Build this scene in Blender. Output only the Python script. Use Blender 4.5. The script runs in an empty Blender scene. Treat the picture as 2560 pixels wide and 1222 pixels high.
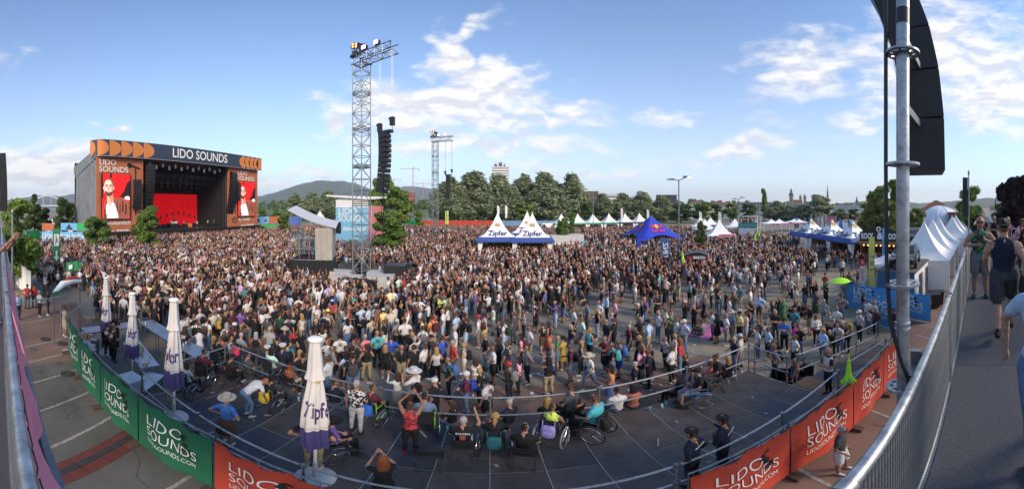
import bpy,bmesh,math,random,time
import numpy as np
from mathutils import Vector,Matrix,kdtree
T0=time.time()
R=math.radians
rng=random.Random(7)
nrng=np.random.default_rng(7)
sc=bpy.context.scene
C=sc.collection
# ------------------------------------------------------------------ camera
CAMZ=6.8            # camera height above the square
F=780.0             # photograph pixels per radian (spherical stitch)
PX0,PY0=1225.0,518.0
cam_d=bpy.data.cameras.new('camera')
cam=bpy.data.objects.new('camera',cam_d)
C.objects.link(cam)
cam.location=(0,0,CAMZ)
cam.rotation_euler=(R(90),0,0)
cam_d.type='PANO'
cam_d.panorama_type='EQUIRECTANGULAR'
cam_d.longitude_min=-PX0/F
cam_d.longitude_max=(2560-PX0)/F
cam_d.latitude_min=-(1222-PY0)/F
cam_d.latitude_max=PY0/F
cam_d.clip_start=0.02
cam_d.clip_end=30000
cam_d.lens=10
sc.camera=cam
# ------------------------------------------------------------------ sky, sun, exposure
SUN_AZ,SUN_EL=145.0,32.0          # degrees clockwise from +Y, and up
world=bpy.data.worlds.new('World')
sc.world=world
world.use_nodes=True
def build_world():
 nt=world.node_tree
 N,L=nt.nodes,nt.links
 N.clear()
 out=N.new('ShaderNodeOutputWorld')
 sky=N.new('ShaderNodeTexSky')
 sky.sky_type='NISHITA'
 sky.sun_disc=False
 sky.sun_elevation=R(SUN_EL)
 sky.sun_rotation=R(SUN_AZ)
 sky.altitude=260
 sky.air_density=1.0
 sky.dust_density=0.6
 sky.ozone_density=4.0
 def m(op,a,b=None,c=None,clamp=False):
  n=N.new('ShaderNodeMath')
  n.operation=op
  n.use_clamp=clamp
  for i,v in enumerate((a,b,c)):
   if v is None:
    continue
   if isinstance(v,(int,float)):
    n.inputs[i].default_value=v
   else:
    L.new(v,n.inputs[i])
  return n.outputs[0]
 def smooth(v,lo,hi):
  n=N.new('ShaderNodeMapRange')
  n.interpolation_type='SMOOTHSTEP'
  L.new(v,n.inputs[0])
  n.inputs[1].default_value=lo
  n.inputs[2].default_value=hi
  return n.outputs[0]
 def noise(vec,scale,detail,rough,dist=0.0):
  n=N.new('ShaderNodeTexNoise')
  L.new(vec,n.inputs['Vector'])
  n.inputs['Scale'].default_value=scale
  n.inputs['Detail'].default_value=detail
  n.inputs['Roughness'].default_value=rough
  n.inputs['Distortion'].default_value=dist
  return n.outputs['Fac']
 def comb(x,y,z):
  n=N.new('ShaderNodeCombineXYZ')
  for i,v in enumerate((x,y,z)):
   if isinstance(v,(int,float)):
    n.inputs[i].default_value=v
   else:
    L.new(v,n.inputs[i])
  return n.outputs[0]
 tc=N.new('ShaderNodeTexCoord')
 sep=N.new('ShaderNodeSeparateXYZ')
 L.new(tc.outputs['Generated'],sep.inputs[0])
 X,Y,Z=sep.outputs
 az=m('ARCTAN2',X,Y)
 el=m('ARCSINE',m('MINIMUM',m('MAXIMUM',Z,-1.0),1.0))
 # cloud sheet seen in perspective: stretched towards the horizon
 k=m('DIVIDE',1.0,m('ADD',m('MAXIMUM',Z,0.0),0.22))
 P=comb(m('MULTIPLY',X,k),m('MULTIPLY',Y,k),0.0)
 A=comb(az,m('MULTIPLY',el,1.7),3.3)
 # ragged coordinates for the banks, so that their outlines are not ellipses
 wx=m('MULTIPLY',m('SUBTRACT',noise(A,5.0,2,0.6),0.5),0.30)
 A2=comb(m('ADD',az,11.0),el,7.7)
 wy=m('MULTIPLY',m('SUBTRACT',noise(A2,6.0,2,0.6),0.5),0.20)
 azw=m('ADD',az,wx)
 elw=m('ADD',el,wy)
 # banks of cloud: (azimuth, elevation, half widths, weight, tilt)
 banks=[(-.16,.335,.38,.080,1.35,.03),(-.02,.42,.20,.05,1.15,.15),(-.13,.50,.085,.10,1.2,.25),(.20,.33,.17,.05,.95,-.15),(.12,.275,.26,.04,.95,-.2),(-.50,.275,.06,.045,1.0,0),(-.04,.58,.07,.05,.8,.5),
             (-.05,.21,.46,.055,.95,0),(.25,.275,.10,.035,.85,0),(-.62,.105,.40,.04,.75,0),(.18,.14,.40,.03,.70,0),(.43,.135,.10,.03,.75,0),(-.45,.22,.14,.022,.75,.15),
             (.80,.185,.21,.05,1.0,.05),(.55,.285,.10,.035,.75,0),(1.02,.44,.24,.16,.85,.2),(1.20,.28,.14,.06,.80,.1),(.98,.34,.08,.04,.75,0),(1.45,.50,.36,.20,1.05,0),(1.62,.36,.28,.12,.95,0),(1.3,.40,.22,.12,.85,0),(.62,.16,.2,.02,.6,0),
             (-1.46,.115,.34,.095,1.3,.03),(-1.62,.46,.12,.06,.75,0),(-1.24,.268,.07,.02,.95,0),(-.92,.10,.26,.03,.8,0),(2.5,.35,.6,.2,.9,0),(-2.5,.3,.6,.2,.9,0)]
 cov=None
 for (a,e,wa,we,w,tl) in banks:
  da=m('SUBTRACT',azw,a)
  de=m('SUBTRACT',m('SUBTRACT',elw,e),m('MULTIPLY',da,tl))
  q=m('ADD',m('POWER',m('ABSOLUTE',m('DIVIDE',da,wa)),2.0),m('POWER',m('ABSOLUTE',m('DIVIDE',de,we)),2.0))
  g=m('MULTIPLY',m('EXPONENT',m('MULTIPLY',q,-0.9)),w)
  cov=g if cov is None else m('MAXIMUM',cov,g)
 f1=noise(P,1.9,4,0.6,0.4)
 B=comb(m('MULTIPLY',az,1.0),m('MULTIPLY',el,2.6),1.1)
 f2=noise(B,9.0,6,0.62,0.3)
 f=m('ADD',m('MULTIPLY',f1,0.45),m('MULTIPLY',f2,0.55))
 dens=m('ADD',m('MULTIPLY',m('SUBTRACT',f,0.5),1.9),m('SUBTRACT',m('MULTIPLY',cov,0.85),0.36))
 mask=smooth(dens,-0.10,0.55)
 # underside tone
 B3=comb(az,m('ADD',m('MULTIPLY',el,2.6),0.07),1.1)
 f3=noise(B3,9.0,3,0.6,0.3)
 und=smooth(m('SUBTRACT',f3,f2),-0.10,0.14)
 mix=N.new('ShaderNodeMix')
 mix.data_type='RGBA'
 L.new(und,mix.inputs[0])
 mix.inputs[6].default_value=(CLOUD[0],CLOUD[1],CLOUD[2],1)
 mix.inputs[7].default_value=(CLOUD[0]*.74,CLOUD[1]*.76,CLOUD[2]*.83,1)
 # thin even veil of summer haze in the sky, thickening towards the horizon all round
 veil=N.new('ShaderNodeMix')
 veil.data_type='RGBA'
 L.new(m('MULTIPLY',m('EXPONENT',m('MULTIPLY',m('MAXIMUM',el,0.0),-3.5)),0.90),veil.inputs[0])
 tint=N.new('ShaderNodeVectorMath')
 tint.operation='MULTIPLY'
 L.new(sky.outputs[0],tint.inputs[0])
 tint.inputs[1].default_value=(.76,1.03,1.16)
 L.new(tint.outputs[0],veil.inputs[6])
 veil.inputs[7].default_value=VEIL
 s2=N.new('ShaderNodeMix')
 s2.data_type='RGBA'
 L.new(m('MULTIPLY',m('MULTIPLY',mask,0.92),smooth(el,-0.01,0.03)),s2.inputs[0])
 L.new(veil.outputs[2],s2.inputs[6])
 L.new(mix.outputs[2],s2.inputs[7])
 bg=N.new('ShaderNodeBackground')
 L.new(s2.outputs[2],bg.inputs[0])
 bg.inputs[1].default_value=SKY_STRENGTH
 L.new(bg.outputs[0],out.inputs[0])
SKY_STRENGTH=0.13
VEIL=(4.5,4.5,4.45,1)
CLOUD=(5.0,4.85,4.7)
build_world()
sun_d=bpy.data.lights.new('sun','SUN')
sun_d.energy=2.6
sun_d.angle=R(18)
sun_d.color=(1.0,0.80,0.60)
sun=bpy.data.objects.new('sun',sun_d)
C.objects.link(sun)
_s=Vector((math.sin(R(SUN_AZ))*math.cos(R(SUN_EL)),math.cos(R(SUN_AZ))*math.cos(R(SUN_EL)),math.sin(R(SUN_EL))))
sun.rotation_euler=_s.to_track_quat('Z','Y').to_euler()
sc.view_settings.view_transform='Standard'
sc.view_settings.look='None'
sc.view_settings.exposure=0.85
sc.view_settings.gamma=1.0
sc.render.engine='CYCLES'
sc.cycles.use_denoising=True
sc.cycles.max_bounces=6
sc.cycles.diffuse_bounces=3
sc.cycles.glossy_bounces=3
sc.cycles.transmission_bounces=4
sc.cycles.transparent_max_bounces=8
sc.cycles.volume_bounces=0
sc.cycles.caustics_reflective=False
sc.cycles.caustics_refractive=False
# ------------------------------------------------------------------ measuring helpers (surveyed from the photograph's bearings)
def az(px):
 return (px-PX0)/F
def D(px,d,z=0.0):
 """point at the bearing of column px, d metres away, at height z"""
 a=az(px)
 return Vector((math.sin(a)*d,math.cos(a)*d,z))
def G(px,py,z=0.0):
 """point of the level z that the photograph shows at px, py (below the horizon)"""
 return D(px,(CAMZ-z)/math.tan((py-PY0)/F),z)
def H(py,d):
 return CAMZ+math.tan((PY0-py)/F)*d
# ------------------------------------------------------------------ materials
MATS={}
def mat(name,col,rough=0.7,metal=0.0,var=0.12,vscale=6.0,bump=0.0,bscale=60.0,emit=None,estr=0.0,spec=None,alpha=None,coat=0.0):
 if name in MATS:
  return MATS[name]
 m=bpy.data.materials.new(name)
 m.use_nodes=True
 nt=m.node_tree
 N,L=nt.nodes,nt.links
 b=N['Principled BSDF']
 b.inputs['Roughness'].default_value=rough
 b.inputs['Metallic'].default_value=metal
 if spec is not None:
  b.inputs['Specular IOR Level'].default_value=spec
 if coat:
  b.inputs['Coat Weight'].default_value=coat
 if emit:
  b.inputs['Emission Color'].default_value=(*emit,1)
  b.inputs['Emission Strength'].default_value=estr
 if alpha is not None:
  b.inputs['Alpha'].default_value=alpha
 tc=N.new('ShaderNodeTexCoord')
 if var>0:
  n=N.new('ShaderNodeTexNoise')
  n.inputs['Scale'].default_value=vscale
  n.inputs['Detail'].default_value=5
  n.inputs['Roughness'].default_value=0.65
  L.new(tc.outputs['Object'],n.inputs['Vector'])
  r=N.new('ShaderNodeMapRange')
  L.new(n.outputs['Fac'],r.inputs[0])
  r.inputs[1].default_value=0.3
  r.inputs[2].default_value=0.7
  r.inputs[3].default_value=1-var
  r.inputs[4].default_value=1+var
  x=N.new('ShaderNodeVectorMath')
  x.operation='SCALE'
  x.inputs[0].default_value=col[:3]
  L.new(r.outputs[0],x.inputs['Scale'])
  L.new(x.outputs[0],b.inputs['Base Color'])
 else:
  b.inputs['Base Color'].default_value=(*col[:3],1)
 if bump>0:
  n2=N.new('ShaderNodeTexNoise')
  n2.inputs['Scale'].default_value=bscale
  n2.inputs['Detail'].default_value=4
  L.new(tc.outputs['Object'],n2.inputs['Vector'])
  bp=N.new('ShaderNodeBump')
  bp.inputs['Strength'].default_value=bump
  bp.inputs['Distance'].default_value=0.02
  L.new(n2.outputs['Fac'],bp.inputs['Height'])
  L.new(bp.outputs[0],b.inputs['Normal'])
 MATS[name]=m
 return m
def attr_mat(name,attr,kind='OBJECT',rough=0.8,var=0.15,vscale=14.0,spec=0.3):
 if name in MATS:
  return MATS[name]
 m=bpy.data.materials.new(name)
 m.use_nodes=True
 N,L=m.node_tree.nodes,m.node_tree.links
 b=N['Principled BSDF']
 b.inputs['Roughness'].default_value=rough
 b.inputs['Specular IOR Level'].default_value=spec
 a=N.new('ShaderNodeAttribute')
 a.attribute_type=kind
 a.attribute_name=attr
 tc=N.new('ShaderNodeTexCoord')
 n=N.new('ShaderNodeTexNoise')
 n.inputs['Scale'].default_value=vscale
 n.inputs['Detail'].default_value=4
 L.new(tc.outputs['Object'],n.inputs['Vector'])
 r=N.new('ShaderNodeMapRange')
 L.new(n.outputs['Fac'],r.inputs[0])
 r.inputs[1].default_value=0.3
 r.inputs[2].default_value=0.7
 r.inputs[3].default_value=1-var
 r.inputs[4].default_value=1+var
 x=N.new('ShaderNodeVectorMath')
 x.operation='SCALE'
 L.new(a.outputs['Color'],x.inputs[0])
 L.new(r.outputs[0],x.inputs['Scale'])
 L.new(x.outputs[0],b.inputs['Base Color'])
 if var>0.1:
  bp=N.new('ShaderNodeBump')
  bp.inputs['Strength'].default_value=0.9
  bp.inputs['Distance'].default_value=0.05
  L.new(n.outputs['Fac'],bp.inputs['Height'])
  L.new(bp.outputs[0],b.inputs['Normal'])
 MATS[name]=m
 return m
# ------------------------------------------------------------------ mesh helpers
class MB:
 def __init__(s):
  s.v,s.f,s.mi,s.cur=[],[],[],0
 def add(s,vs,fs):
  o=len(s.v)
  s.v+=[tuple(p) for p in vs]
  s.f+=[tuple(i+o for i in f) for f in fs]
  s.mi+=[s.cur]*len(fs)
  return s
 def mat(s,i):
  s.cur=i
  return s
 def box(s,c,d,rot=None):
  """box centred on c with full sizes d; rot a 3x3 matrix or z angle"""
  x,y,z=d[0]/2,d[1]/2,d[2]/2
  vs=[Vector(p) for p in ((-x,-y,-z),(x,-y,-z),(x,y,-z),(-x,y,-z),(-x,-y,z),(x,-y,z),(x,y,z),(-x,y,z))]
  if rot is not None:
   M=Matrix.Rotation(rot,3,'Z') if isinstance(rot,(int,float)) else rot
   vs=[M@v for v in vs]
  c=Vector(c)
  return s.add([v+c for v in vs],[(0,3,2,1),(4,5,6,7),(0,1,5,4),(1,2,6,5),(2,3,7,6),(3,0,4,7)])
 def tube(s,pts,r,n=8,cap=True):
  """tube along points with radius (number or list)"""
  pts=[Vector(p) for p in pts]
  rs=r if isinstance(r,(list,tuple)) else [r]*len(pts)
  vs,fs=[],[]
  prev=None
  for i,p in enumerate(pts):
   t=(pts[min(i+1,len(pts)-1)]-pts[max(i-1,0)]).normalized()
   if prev is None:
    u=t.cross(Vector((0,0,1)))
    if u.length<1e-3:
     u=Vector((1,0,0))
   else:
    u=prev-t*prev.dot(t)
   u.normalize()
   prev=u
   w=t.cross(u)
   for j in range(n):
    a=2*math.pi*j/n
    vs.append(p+u*(math.cos(a)*rs[i])+w*(math.sin(a)*rs[i]))
  for i in range(len(pts)-1):
   for j in range(n):
    k=(j+1)%n
    fs.append((i*n+j,i*n+k,(i+1)*n+k,(i+1)*n+j))
  if cap:
   fs.append(tuple(range(n))[::-1])
   fs.append(tuple((len(pts)-1)*n+j for j in range(n)))
  return s.add(vs,fs)
 def lathe(s,prof,n=16,c=(0,0,0),sx=1.0,sy=1.0):
  """profile of (r, z) turned about z"""
  vs,fs=[],[]
  for r_,z in prof:
   for j in range(n):
    a=2*math.pi*j/n
    vs.append((c[0]+math.cos(a)*r_*sx,c[1]+math.sin(a)*r_*sy,c[2]+z))
  for i in range(len(prof)-1):
   for j in range(n):
    k=(j+1)%n
    fs.append((i*n+j,i*n+k,(i+1)*n+k,(i+1)*n+j))
  fs.append(tuple(range(n))[::-1])
  fs.append(tuple((len(prof)-1)*n+j for j in range(n)))
  return s.add(vs,fs)
 def ball(s,c,r,nu=8,nv=6,e=1.0):
  r=r if isinstance(r,(list,tuple)) else (r,r,r)
  prof=[(math.sin(math.pi*(i+.02)/(nv+.04)),-math.cos(math.pi*(i+.02)/(nv+.04))) for i in range(nv+1)]
  vs,fs=[],[]
  def q(t):
   return math.copysign(abs(t)**e,t)
  prof=[(q(a_),q(b_)) for a_,b_ in prof]
  for a_,b_ in prof:
   for j in range(nu):
    a=2*math.pi*j/nu
    vs.append((c[0]+q(math.cos(a))*a_*r[0],c[1]+q(math.sin(a))*a_*r[1],c[2]+b_*r[2]))
  for i in range(nv):
   for j in range(nu):
    k=(j+1)%nu
    fs.append((i*nu+j,i*nu+k,(i+1)*nu+k,(i+1)*nu+j))
  fs.append(tuple(range(nu))[::-1])
  fs.append(tuple(nv*nu+j for j in range(nu)))
  return s.add(vs,fs)
 def prism(s,poly,a,b,axis='z'):
  """polygon (list of 2D) extruded from a to b along the axis"""
  def P(u,v,w):
   return (u,v,w) if axis=='z' else ((w,u,v) if axis=='x' else (u,w,v))
  n=len(poly)
  vs=[P(u,v,a) for u,v in poly]+[P(u,v,b) for u,v in poly]
  fs=[tuple(range(n))[::-1],tuple(range(n,2*n))]+[(i,(i+1)%n,n+(i+1)%n,n+i) for i in range(n)]
  return s.add(vs,fs)
 def ring(s,c,ro,ri,h,n=24,axis='z'):
  vs,fs=[],[]
  for j in range(n):
   a=2*math.pi*j/n
   ca,sa=math.cos(a),math.sin(a)
   for r_,z in ((ro,-h/2),(ro,h/2),(ri,h/2),(ri,-h/2)):
    p=(ca*r_,sa*r_,z) if axis=='z' else ((z,ca*r_,sa*r_) if axis=='x' else (ca*r_,z,sa*r_))
    vs.append((c[0]+p[0],c[1]+p[1],c[2]+p[2]))
  for j in range(n):
   k=(j+1)%n
   for q in range(4):
    w=(q+1)%4
    fs.append((j*4+q,k*4+q,k*4+w,j*4+w))
  return s.add(vs,fs)
 def mesh(s,name,mats,smooth=True):
  me=bpy.data.meshes.new(name)
  me.from_pydata(s.v,[],s.f)
  for m in (mats if isinstance(mats,(list,tuple)) else [mats]):
   me.materials.append(m)
  if any(s.mi):
   me.polygons.foreach_set('material_index',s.mi)
  if smooth:
   me.polygons.foreach_set('use_smooth',[True]*len(s.f))
   me.update()
   try:
    me.set_sharp_from_angle(angle=R(38))
   except Exception:
    pass
  me.update()
  return me
 def build(s,name,mats,parent=None,loc=None,rotz=0.0,smooth=True):
  return link(name,s.mesh(name,mats,smooth),parent,loc,rotz)
def link(name,me,parent=None,loc=None,rotz=0.0):
 o=bpy.data.objects.new(name,me)
 C.objects.link(o)
 if parent is not None:
  o.parent=parent
 if loc is not None:
  o.location=loc
 if rotz:
  o.rotation_euler=(0,0,rotz)
 return o
def tag(o,label,cat,group=None,kind=None):
 o['label']=label
 if cat:
  o['category']=cat
 if group:
  o['group']=group
 if kind:
  o['kind']=kind
 return o
def thing(name,label,cat,loc=(0,0,0),rotz=0.0,group=None):
 o=bpy.data.objects.new(name,None)
 o.empty_display_size=0.2
 C.objects.link(o)
 o.location=loc
 o.rotation_euler=(0,0,rotz)
 return tag(o,label,cat,group)
def struct(o):
 o['kind']='structure'
 return o
def copy_tree(o,parent=None):
 c=o.copy()
 C.objects.link(c)
 if parent is not None:
  c.parent=parent
 for ch in o.children:
  copy_tree(ch,c)
 return c
def text_mesh(s,size=1.0,bold=0.0,align='CENTER',spacing=1.0,depth=0.0):
 cu=bpy.data.curves.new('lettering','FONT')
 cu.body=s
 cu.size=size
 cu.offset=bold*size
 cu.align_x=align
 cu.align_y='CENTER'
 cu.space_character=spacing
 cu.extrude=depth
 cu.resolution_u=3
 ob=bpy.data.objects.new('lettering_source',cu)
 me=bpy.data.meshes.new_from_object(ob)
 bpy.data.objects.remove(ob)
 bpy.data.curves.remove(cu)
 return me
def lettering(s,m,parent,origin,ux,uy,size,bold=0.0,align='CENTER',spacing=1.0,name='lettering',fn=None,width=None):
 """flat letters with their baseline along ux and up along uy; fn bends a point (u, v) onto a surface"""
 me=text_mesh(s,size,bold,align,spacing)
 if not fn:
  ux,uy,origin=Vector(ux),Vector(uy),Vector(origin)
 n=len(me.vertices)
 co=np.empty(n*3,'f')
 me.vertices.foreach_get('co',co)
 co=co.reshape(-1,3)
 if width:
  w=co[:,0].max()-co[:,0].min()
  co[:,0] *= width/w
 out=np.empty_like(co)
 for i in range(n):
  u,v=float(co[i,0]),float(co[i,1])
  p=fn(u,v) if fn else origin+ux*u+uy*v
  out[i]=p
 me.vertices.foreach_set('co',out.ravel())
 me.update()
 me.materials.clear()
 me.materials.append(m)
 o=link(name,me,parent)
 o['kind']='stuff'
 return o
# ------------------------------------------------------------------ shared materials
M_asphalt=mat('asphalt',(.155,.152,.142),.9,var=.22,vscale=.35,bump=.25,bscale=90)
M_red_asph=mat('reddish_asphalt',(.165,.104,.080),.9,var=.2,vscale=.5,bump=.25,bscale=90)
M_beige=mat('beige_asphalt',(.25,.212,.148),.9,var=.18,vscale=.4,bump=.2,bscale=90)
M_paint=mat('road_paint',(.255,.24,.215),.85,var=.5,vscale=9)
M_steel=mat('galvanised_steel',(.33,.355,.375),.42,.8,var=.4,vscale=14,bump=.08,bscale=40)
M_dark_steel=mat('dark_steel',(.20,.22,.23),.45,.7,var=.2)
M_truss=mat('truss_steel',(.25,.275,.265),.5,.5,var=.15)
M_black=mat('black_plastic',(.015,.015,.017),.45,var=.2)
M_blackcloth=mat('black_cloth',(.013,.013,.014),.95,var=.3,bump=.4,bscale=12)
M_white=mat('white_paint',(.78,.78,.76),.5,var=.05)
M_whitefab=mat('white_fabric',(.78,.77,.74),.85,var=.07,vscale=1.5,bump=.15,bscale=5)
M_letter=mat('white_print',(.80,.79,.76),.8,var=.05)
M_orange=mat('orange_banner',(.44,.140,.058),.8,var=.16,vscale=1.2,bump=.2,bscale=3)
M_navy=mat('navy_banner',(.035,.048,.085),.75,var=.12,vscale=1)
M_green_ban=mat('green_banner',(.008,.108,.050),.8,var=.2,vscale=1.5,bump=.3,bscale=4)
M_red_ban=mat('red_banner',(.44,.050,.024),.8,var=.12,vscale=1.5,bump=.3,bscale=4)
M_blue_ban=mat('blue_banner',(.055,.24,.50),.8,var=.12,vscale=1.5,bump=.3,bscale=4)
M_pink_ban=mat('pink_banner',(.66,.24,.33),.8,var=.1,vscale=2,bump=.35,bscale=6)
M_foot=mat('brown_rubber_foot',(.085,.052,.036),.9,var=.2)
M_concrete=mat('concrete',(.32,.29,.26),.9,var=.2,bump=.3,bscale=30)
M_wood=mat('worn_plywood',(.17,.085,.04),.75,var=.35,vscale=8)
M_glass=mat('window_glass',(.04,.05,.06),.12,0,var=.1)
M_inox=mat('stainless_steel',(.40,.42,.45),.38,.9,var=.15,vscale=4)
M_parasol=mat('parasol_cloth',(.60,.58,.555),.85,var=.08,vscale=3,bump=.2,bscale=9)
M_parasol_blue=mat('parasol_violet_cloth',(.055,.045,.16),.85,var=.12,vscale=3,bump=.2,bscale=9)
M_tentblue=mat('tent_blue',(.035,.075,.27),.75,var=.1)
M_rail=M_steel
# ------------------------------------------------------------------ ground: one sheet with the river bed
def ground():
 xs=[-9000,-2500,-900,-400,-200,-110,-60,-30,0,30,60,110,200,400,900,2500,9000]
 prof=[(-9000,0),(-60,0),(0,0),(60,0),(120,0),(140,-.2),(147,-1.4),(154,-4.2),(280,-4.4),(404,-4.2),(412,-1.8),(424,.6),(600,1.2),(1500,2),(9000,4)]
 vs=[(x,y,z) for (y,z) in prof for x in xs]
 nx=len(xs)
 fs=[(j*nx+i,j*nx+i+1,(j+1)*nx+i+1,(j+1)*nx+i) for j in range(len(prof)-1) for i in range(nx-1)]
 m=bpy.data.materials.new('square_and_meadow')
 m.use_nodes=True
 N,L=m.node_tree.nodes,m.node_tree.links
 b=N['Principled BSDF']
 b.inputs['Roughness'].default_value=.92
 tc=N.new('ShaderNodeTexCoord')
 def noise(scale,detail):
  n=N.new('ShaderNodeTexNoise')
  n.inputs['Scale'].default_value=scale
  n.inputs['Detail'].default_value=detail
  L.new(tc.outputs['Object'],n.inputs['Vector'])
  return n.outputs['Fac']
 def ramp(fac,a,ca,b_,cb):
  n=N.new('ShaderNodeValToRGB')
  n.color_ramp.elements[0].position,n.color_ramp.elements[1].position=a,b_
  n.color_ramp.elements[0].color,n.color_ramp.elements[1].color=(*ca,1),(*cb,1)
  L.new(fac,n.inputs[0])
  return n.outputs[0]
 asph=ramp(noise(.4,7),.3,(.142,.128,.104),.7,(.245,.220,.178))
 fine=ramp(noise(45,3),.3,(.82,.82,.82),.7,(1.15,1.15,1.15))
 mul=N.new('ShaderNodeMix')
 mul.data_type='RGBA'
 mul.blend_type='MULTIPLY'
 mul.inputs[0].default_value=1
 L.new(asph,mul.inputs[6])
 L.new(fine,mul.inputs[7])
 grass=ramp(noise(.05,6),.3,(.055,.085,.025),.7,(.12,.15,.05))
 sp=N.new('ShaderNodeSeparateXYZ')
 L.new(tc.outputs['Object'],sp.inputs[0])
 mr=N.new('ShaderNodeMapRange')
 L.new(sp.outputs[1],mr.inputs[0])
 mr.inputs[1].default_value,mr.inputs[2].default_value=116,118
 mx=N.new('ShaderNodeMix')
 mx.data_type='RGBA'
 L.new(mr.outputs[0],mx.inputs[0])
 L.new(mul.outputs[2],mx.inputs[6])
 L.new(grass,mx.inputs[7])
 L.new(mx.outputs[2],b.inputs['Base Color'])
 bp=N.new('ShaderNodeBump')
 bp.inputs['Strength'].default_value=.3
 bp.inputs['Distance'].default_value=.01
 L.new(noise(120,2),bp.inputs['Height'])
 L.new(bp.outputs[0],b.inputs['Normal'])
 mb=MB()
 mb.add(vs,fs)
 struct(mb.build('ground',m,smooth=False))
ground()
def sheet(name,pts,z,m,parent=None):
 mb=MB()
 mb.add([(p[0],p[1],z) for p in pts],[tuple(range(len(pts)))])
 return mb.build(name,m,parent,smooth=False)
wm=bpy.data.materials.new('river_water')
wm.use_nodes=True
_b=wm.node_tree.nodes['Principled BSDF']
_b.inputs['Base Color'].default_value=(.10,.125,.11,1)
_b.inputs['Roughness'].default_value=.12
_n=wm.node_tree.nodes.new('ShaderNodeTexNoise')
_n.inputs['Scale'].default_value=.35
_n.inputs['Detail'].default_value=4
_t=wm.node_tree.nodes.new('ShaderNodeTexCoord')
_mp=wm.node_tree.nodes.new('ShaderNodeMapping')
_mp.inputs['Scale'].default_value=(.35,1.6,1)
_p=wm.node_tree.nodes.new('ShaderNodeBump')
_p.inputs['Strength'].default_value=.12
_p.inputs['Distance'].default_value=.35
wm.node_tree.links.new(_t.outputs['Object'],_mp.inputs[0])
wm.node_tree.links.new(_mp.outputs[0],_n.inputs['Vector'])
wm.node_tree.links.new(_n.outputs['Fac'],_p.inputs['Height'])
wm.node_tree.links.new(_p.outputs[0],_b.inputs['Normal'])
struct(sheet('river_water',[(-3000,149),(3000,149),(3000,409),(-3000,409)],-2.4,wm))
# asphalt fields of other colours
struct(sheet('paving_field',[(-2.6,-6),(60,-6),(60,4.2),(8.5,4.2),(8.5,10.4),(-2.6,10.4)],.004,M_red_asph))
struct(sheet('paving_field',[(-21,-6),(-12.3,-6),(-12.3,3.0),(-14.5,4.6),(-21,5.2)],.004,M_red_asph))
struct(sheet('paving_field',[(-12.3,-6),(-2.6,-6),(-2.6,3.7),(-12.3,3.2)],.005,mat('grey_asphalt_patch',(.092,.090,.082),.9,var=.3,vscale=.6,bump=.3,bscale=90)))
struct(sheet('paving_field',[(8.5,4.2),(40,4.2),(40,15.5),(11,14.0),(8.5,10.4)],.0045,M_beige))
def stripe(a,b,w,z=.013,m=None,name='parking_line'):
 a,b=Vector((a[0],a[1],0)),Vector((b[0],b[1],0))
 n=(b-a).normalized().cross(Vector((0,0,1)))*(w/2)
 return struct(sheet(name,[a-n,b-n,b+n,a+n],z,m or M_paint))
for (x0,y0,x1,y1) in [(51,810,127,796),(53,870,155,847),(58,909,176,880),(66,962,193,924),(86,1033,239,973),(114,1124,290,1035),(400,1235,476,1190),
                         (1994,1171,2110,1230),(2156,1017,2250,1053),(2250,914,2310,932),(2268,872,2330,891),(2290,838,2345,852),(2300,812,2350,822)]:
 stripe(G(x0,y0),G(x1,y1),.10)
for (x0,y0,x1,y1) in [(1700,800,1890,770),(1890,770,1985,800),(1560,905,1720,830),(1640,860,1770,890),(1300,905,1210,760),(1500,790,1700,735),(1760,830,1830,775),(2010,735,2110,700),(1990,770,2100,745),(1120,1000,1180,900)]:
 stripe(G(x0,y0),G(x1,y1),.12)
for q,(x,y) in enumerate([(-14.9,2.2),(-14.2,2.9),(-11.2,2.45)]):
 mb=MB()
 mb.ring((0,0,0),.25,.21,.03,20)
 mb.lathe([(.205,-.01),(.205,.008)],20)
 o=mb.build('manhole_cover',mat('cast_iron',(.055,.05,.048),.7,.3),loc=(x,y,.03))
 tag(o,['round manhole cover farthest along the fenced passage','round manhole cover beside the end of the green fence','round manhole cover close to the green banner fence'][q],'manhole cover','manhole covers in the passage')
# cable ramp across the passage
ra,rb_=G(138,1190),G(345,1082)
ra,rb_=ra-(rb_-ra)*.55,rb_
dirr=(rb_-ra).normalized()
t=thing('cable_ramp','red rubber cable ramp with dark lid strip crossing the passage','cable ramp',(ra.x,ra.y,0),math.atan2(dirr.y,dirr.x))
Lr=(rb_-ra).length
M_redrub=mat('red_rubber',(.11,.028,.022),.8,var=.25,vscale=5,bump=.2)
nseg=4
for i in range(nseg):
 x0,x1=i*Lr/nseg+.01,(i+1)*Lr/nseg-.01
 for s_ in (-1,1):
  mb=MB()
  mb.prism([(s_*.09,.01),(s_*.09,.065),(s_*.36,.022),(s_*.37,.01)][::s_],x0,x1,'x')
  mb.build('ramp_wing',M_redrub,t)
 mb=MB()
 mb.box(((x0+x1)/2,0,.042),(x1-x0,.17,.064))
 mb.build('lid',mat('dark_rubber',(.03,.032,.036),.75,var=.3),t)
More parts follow.
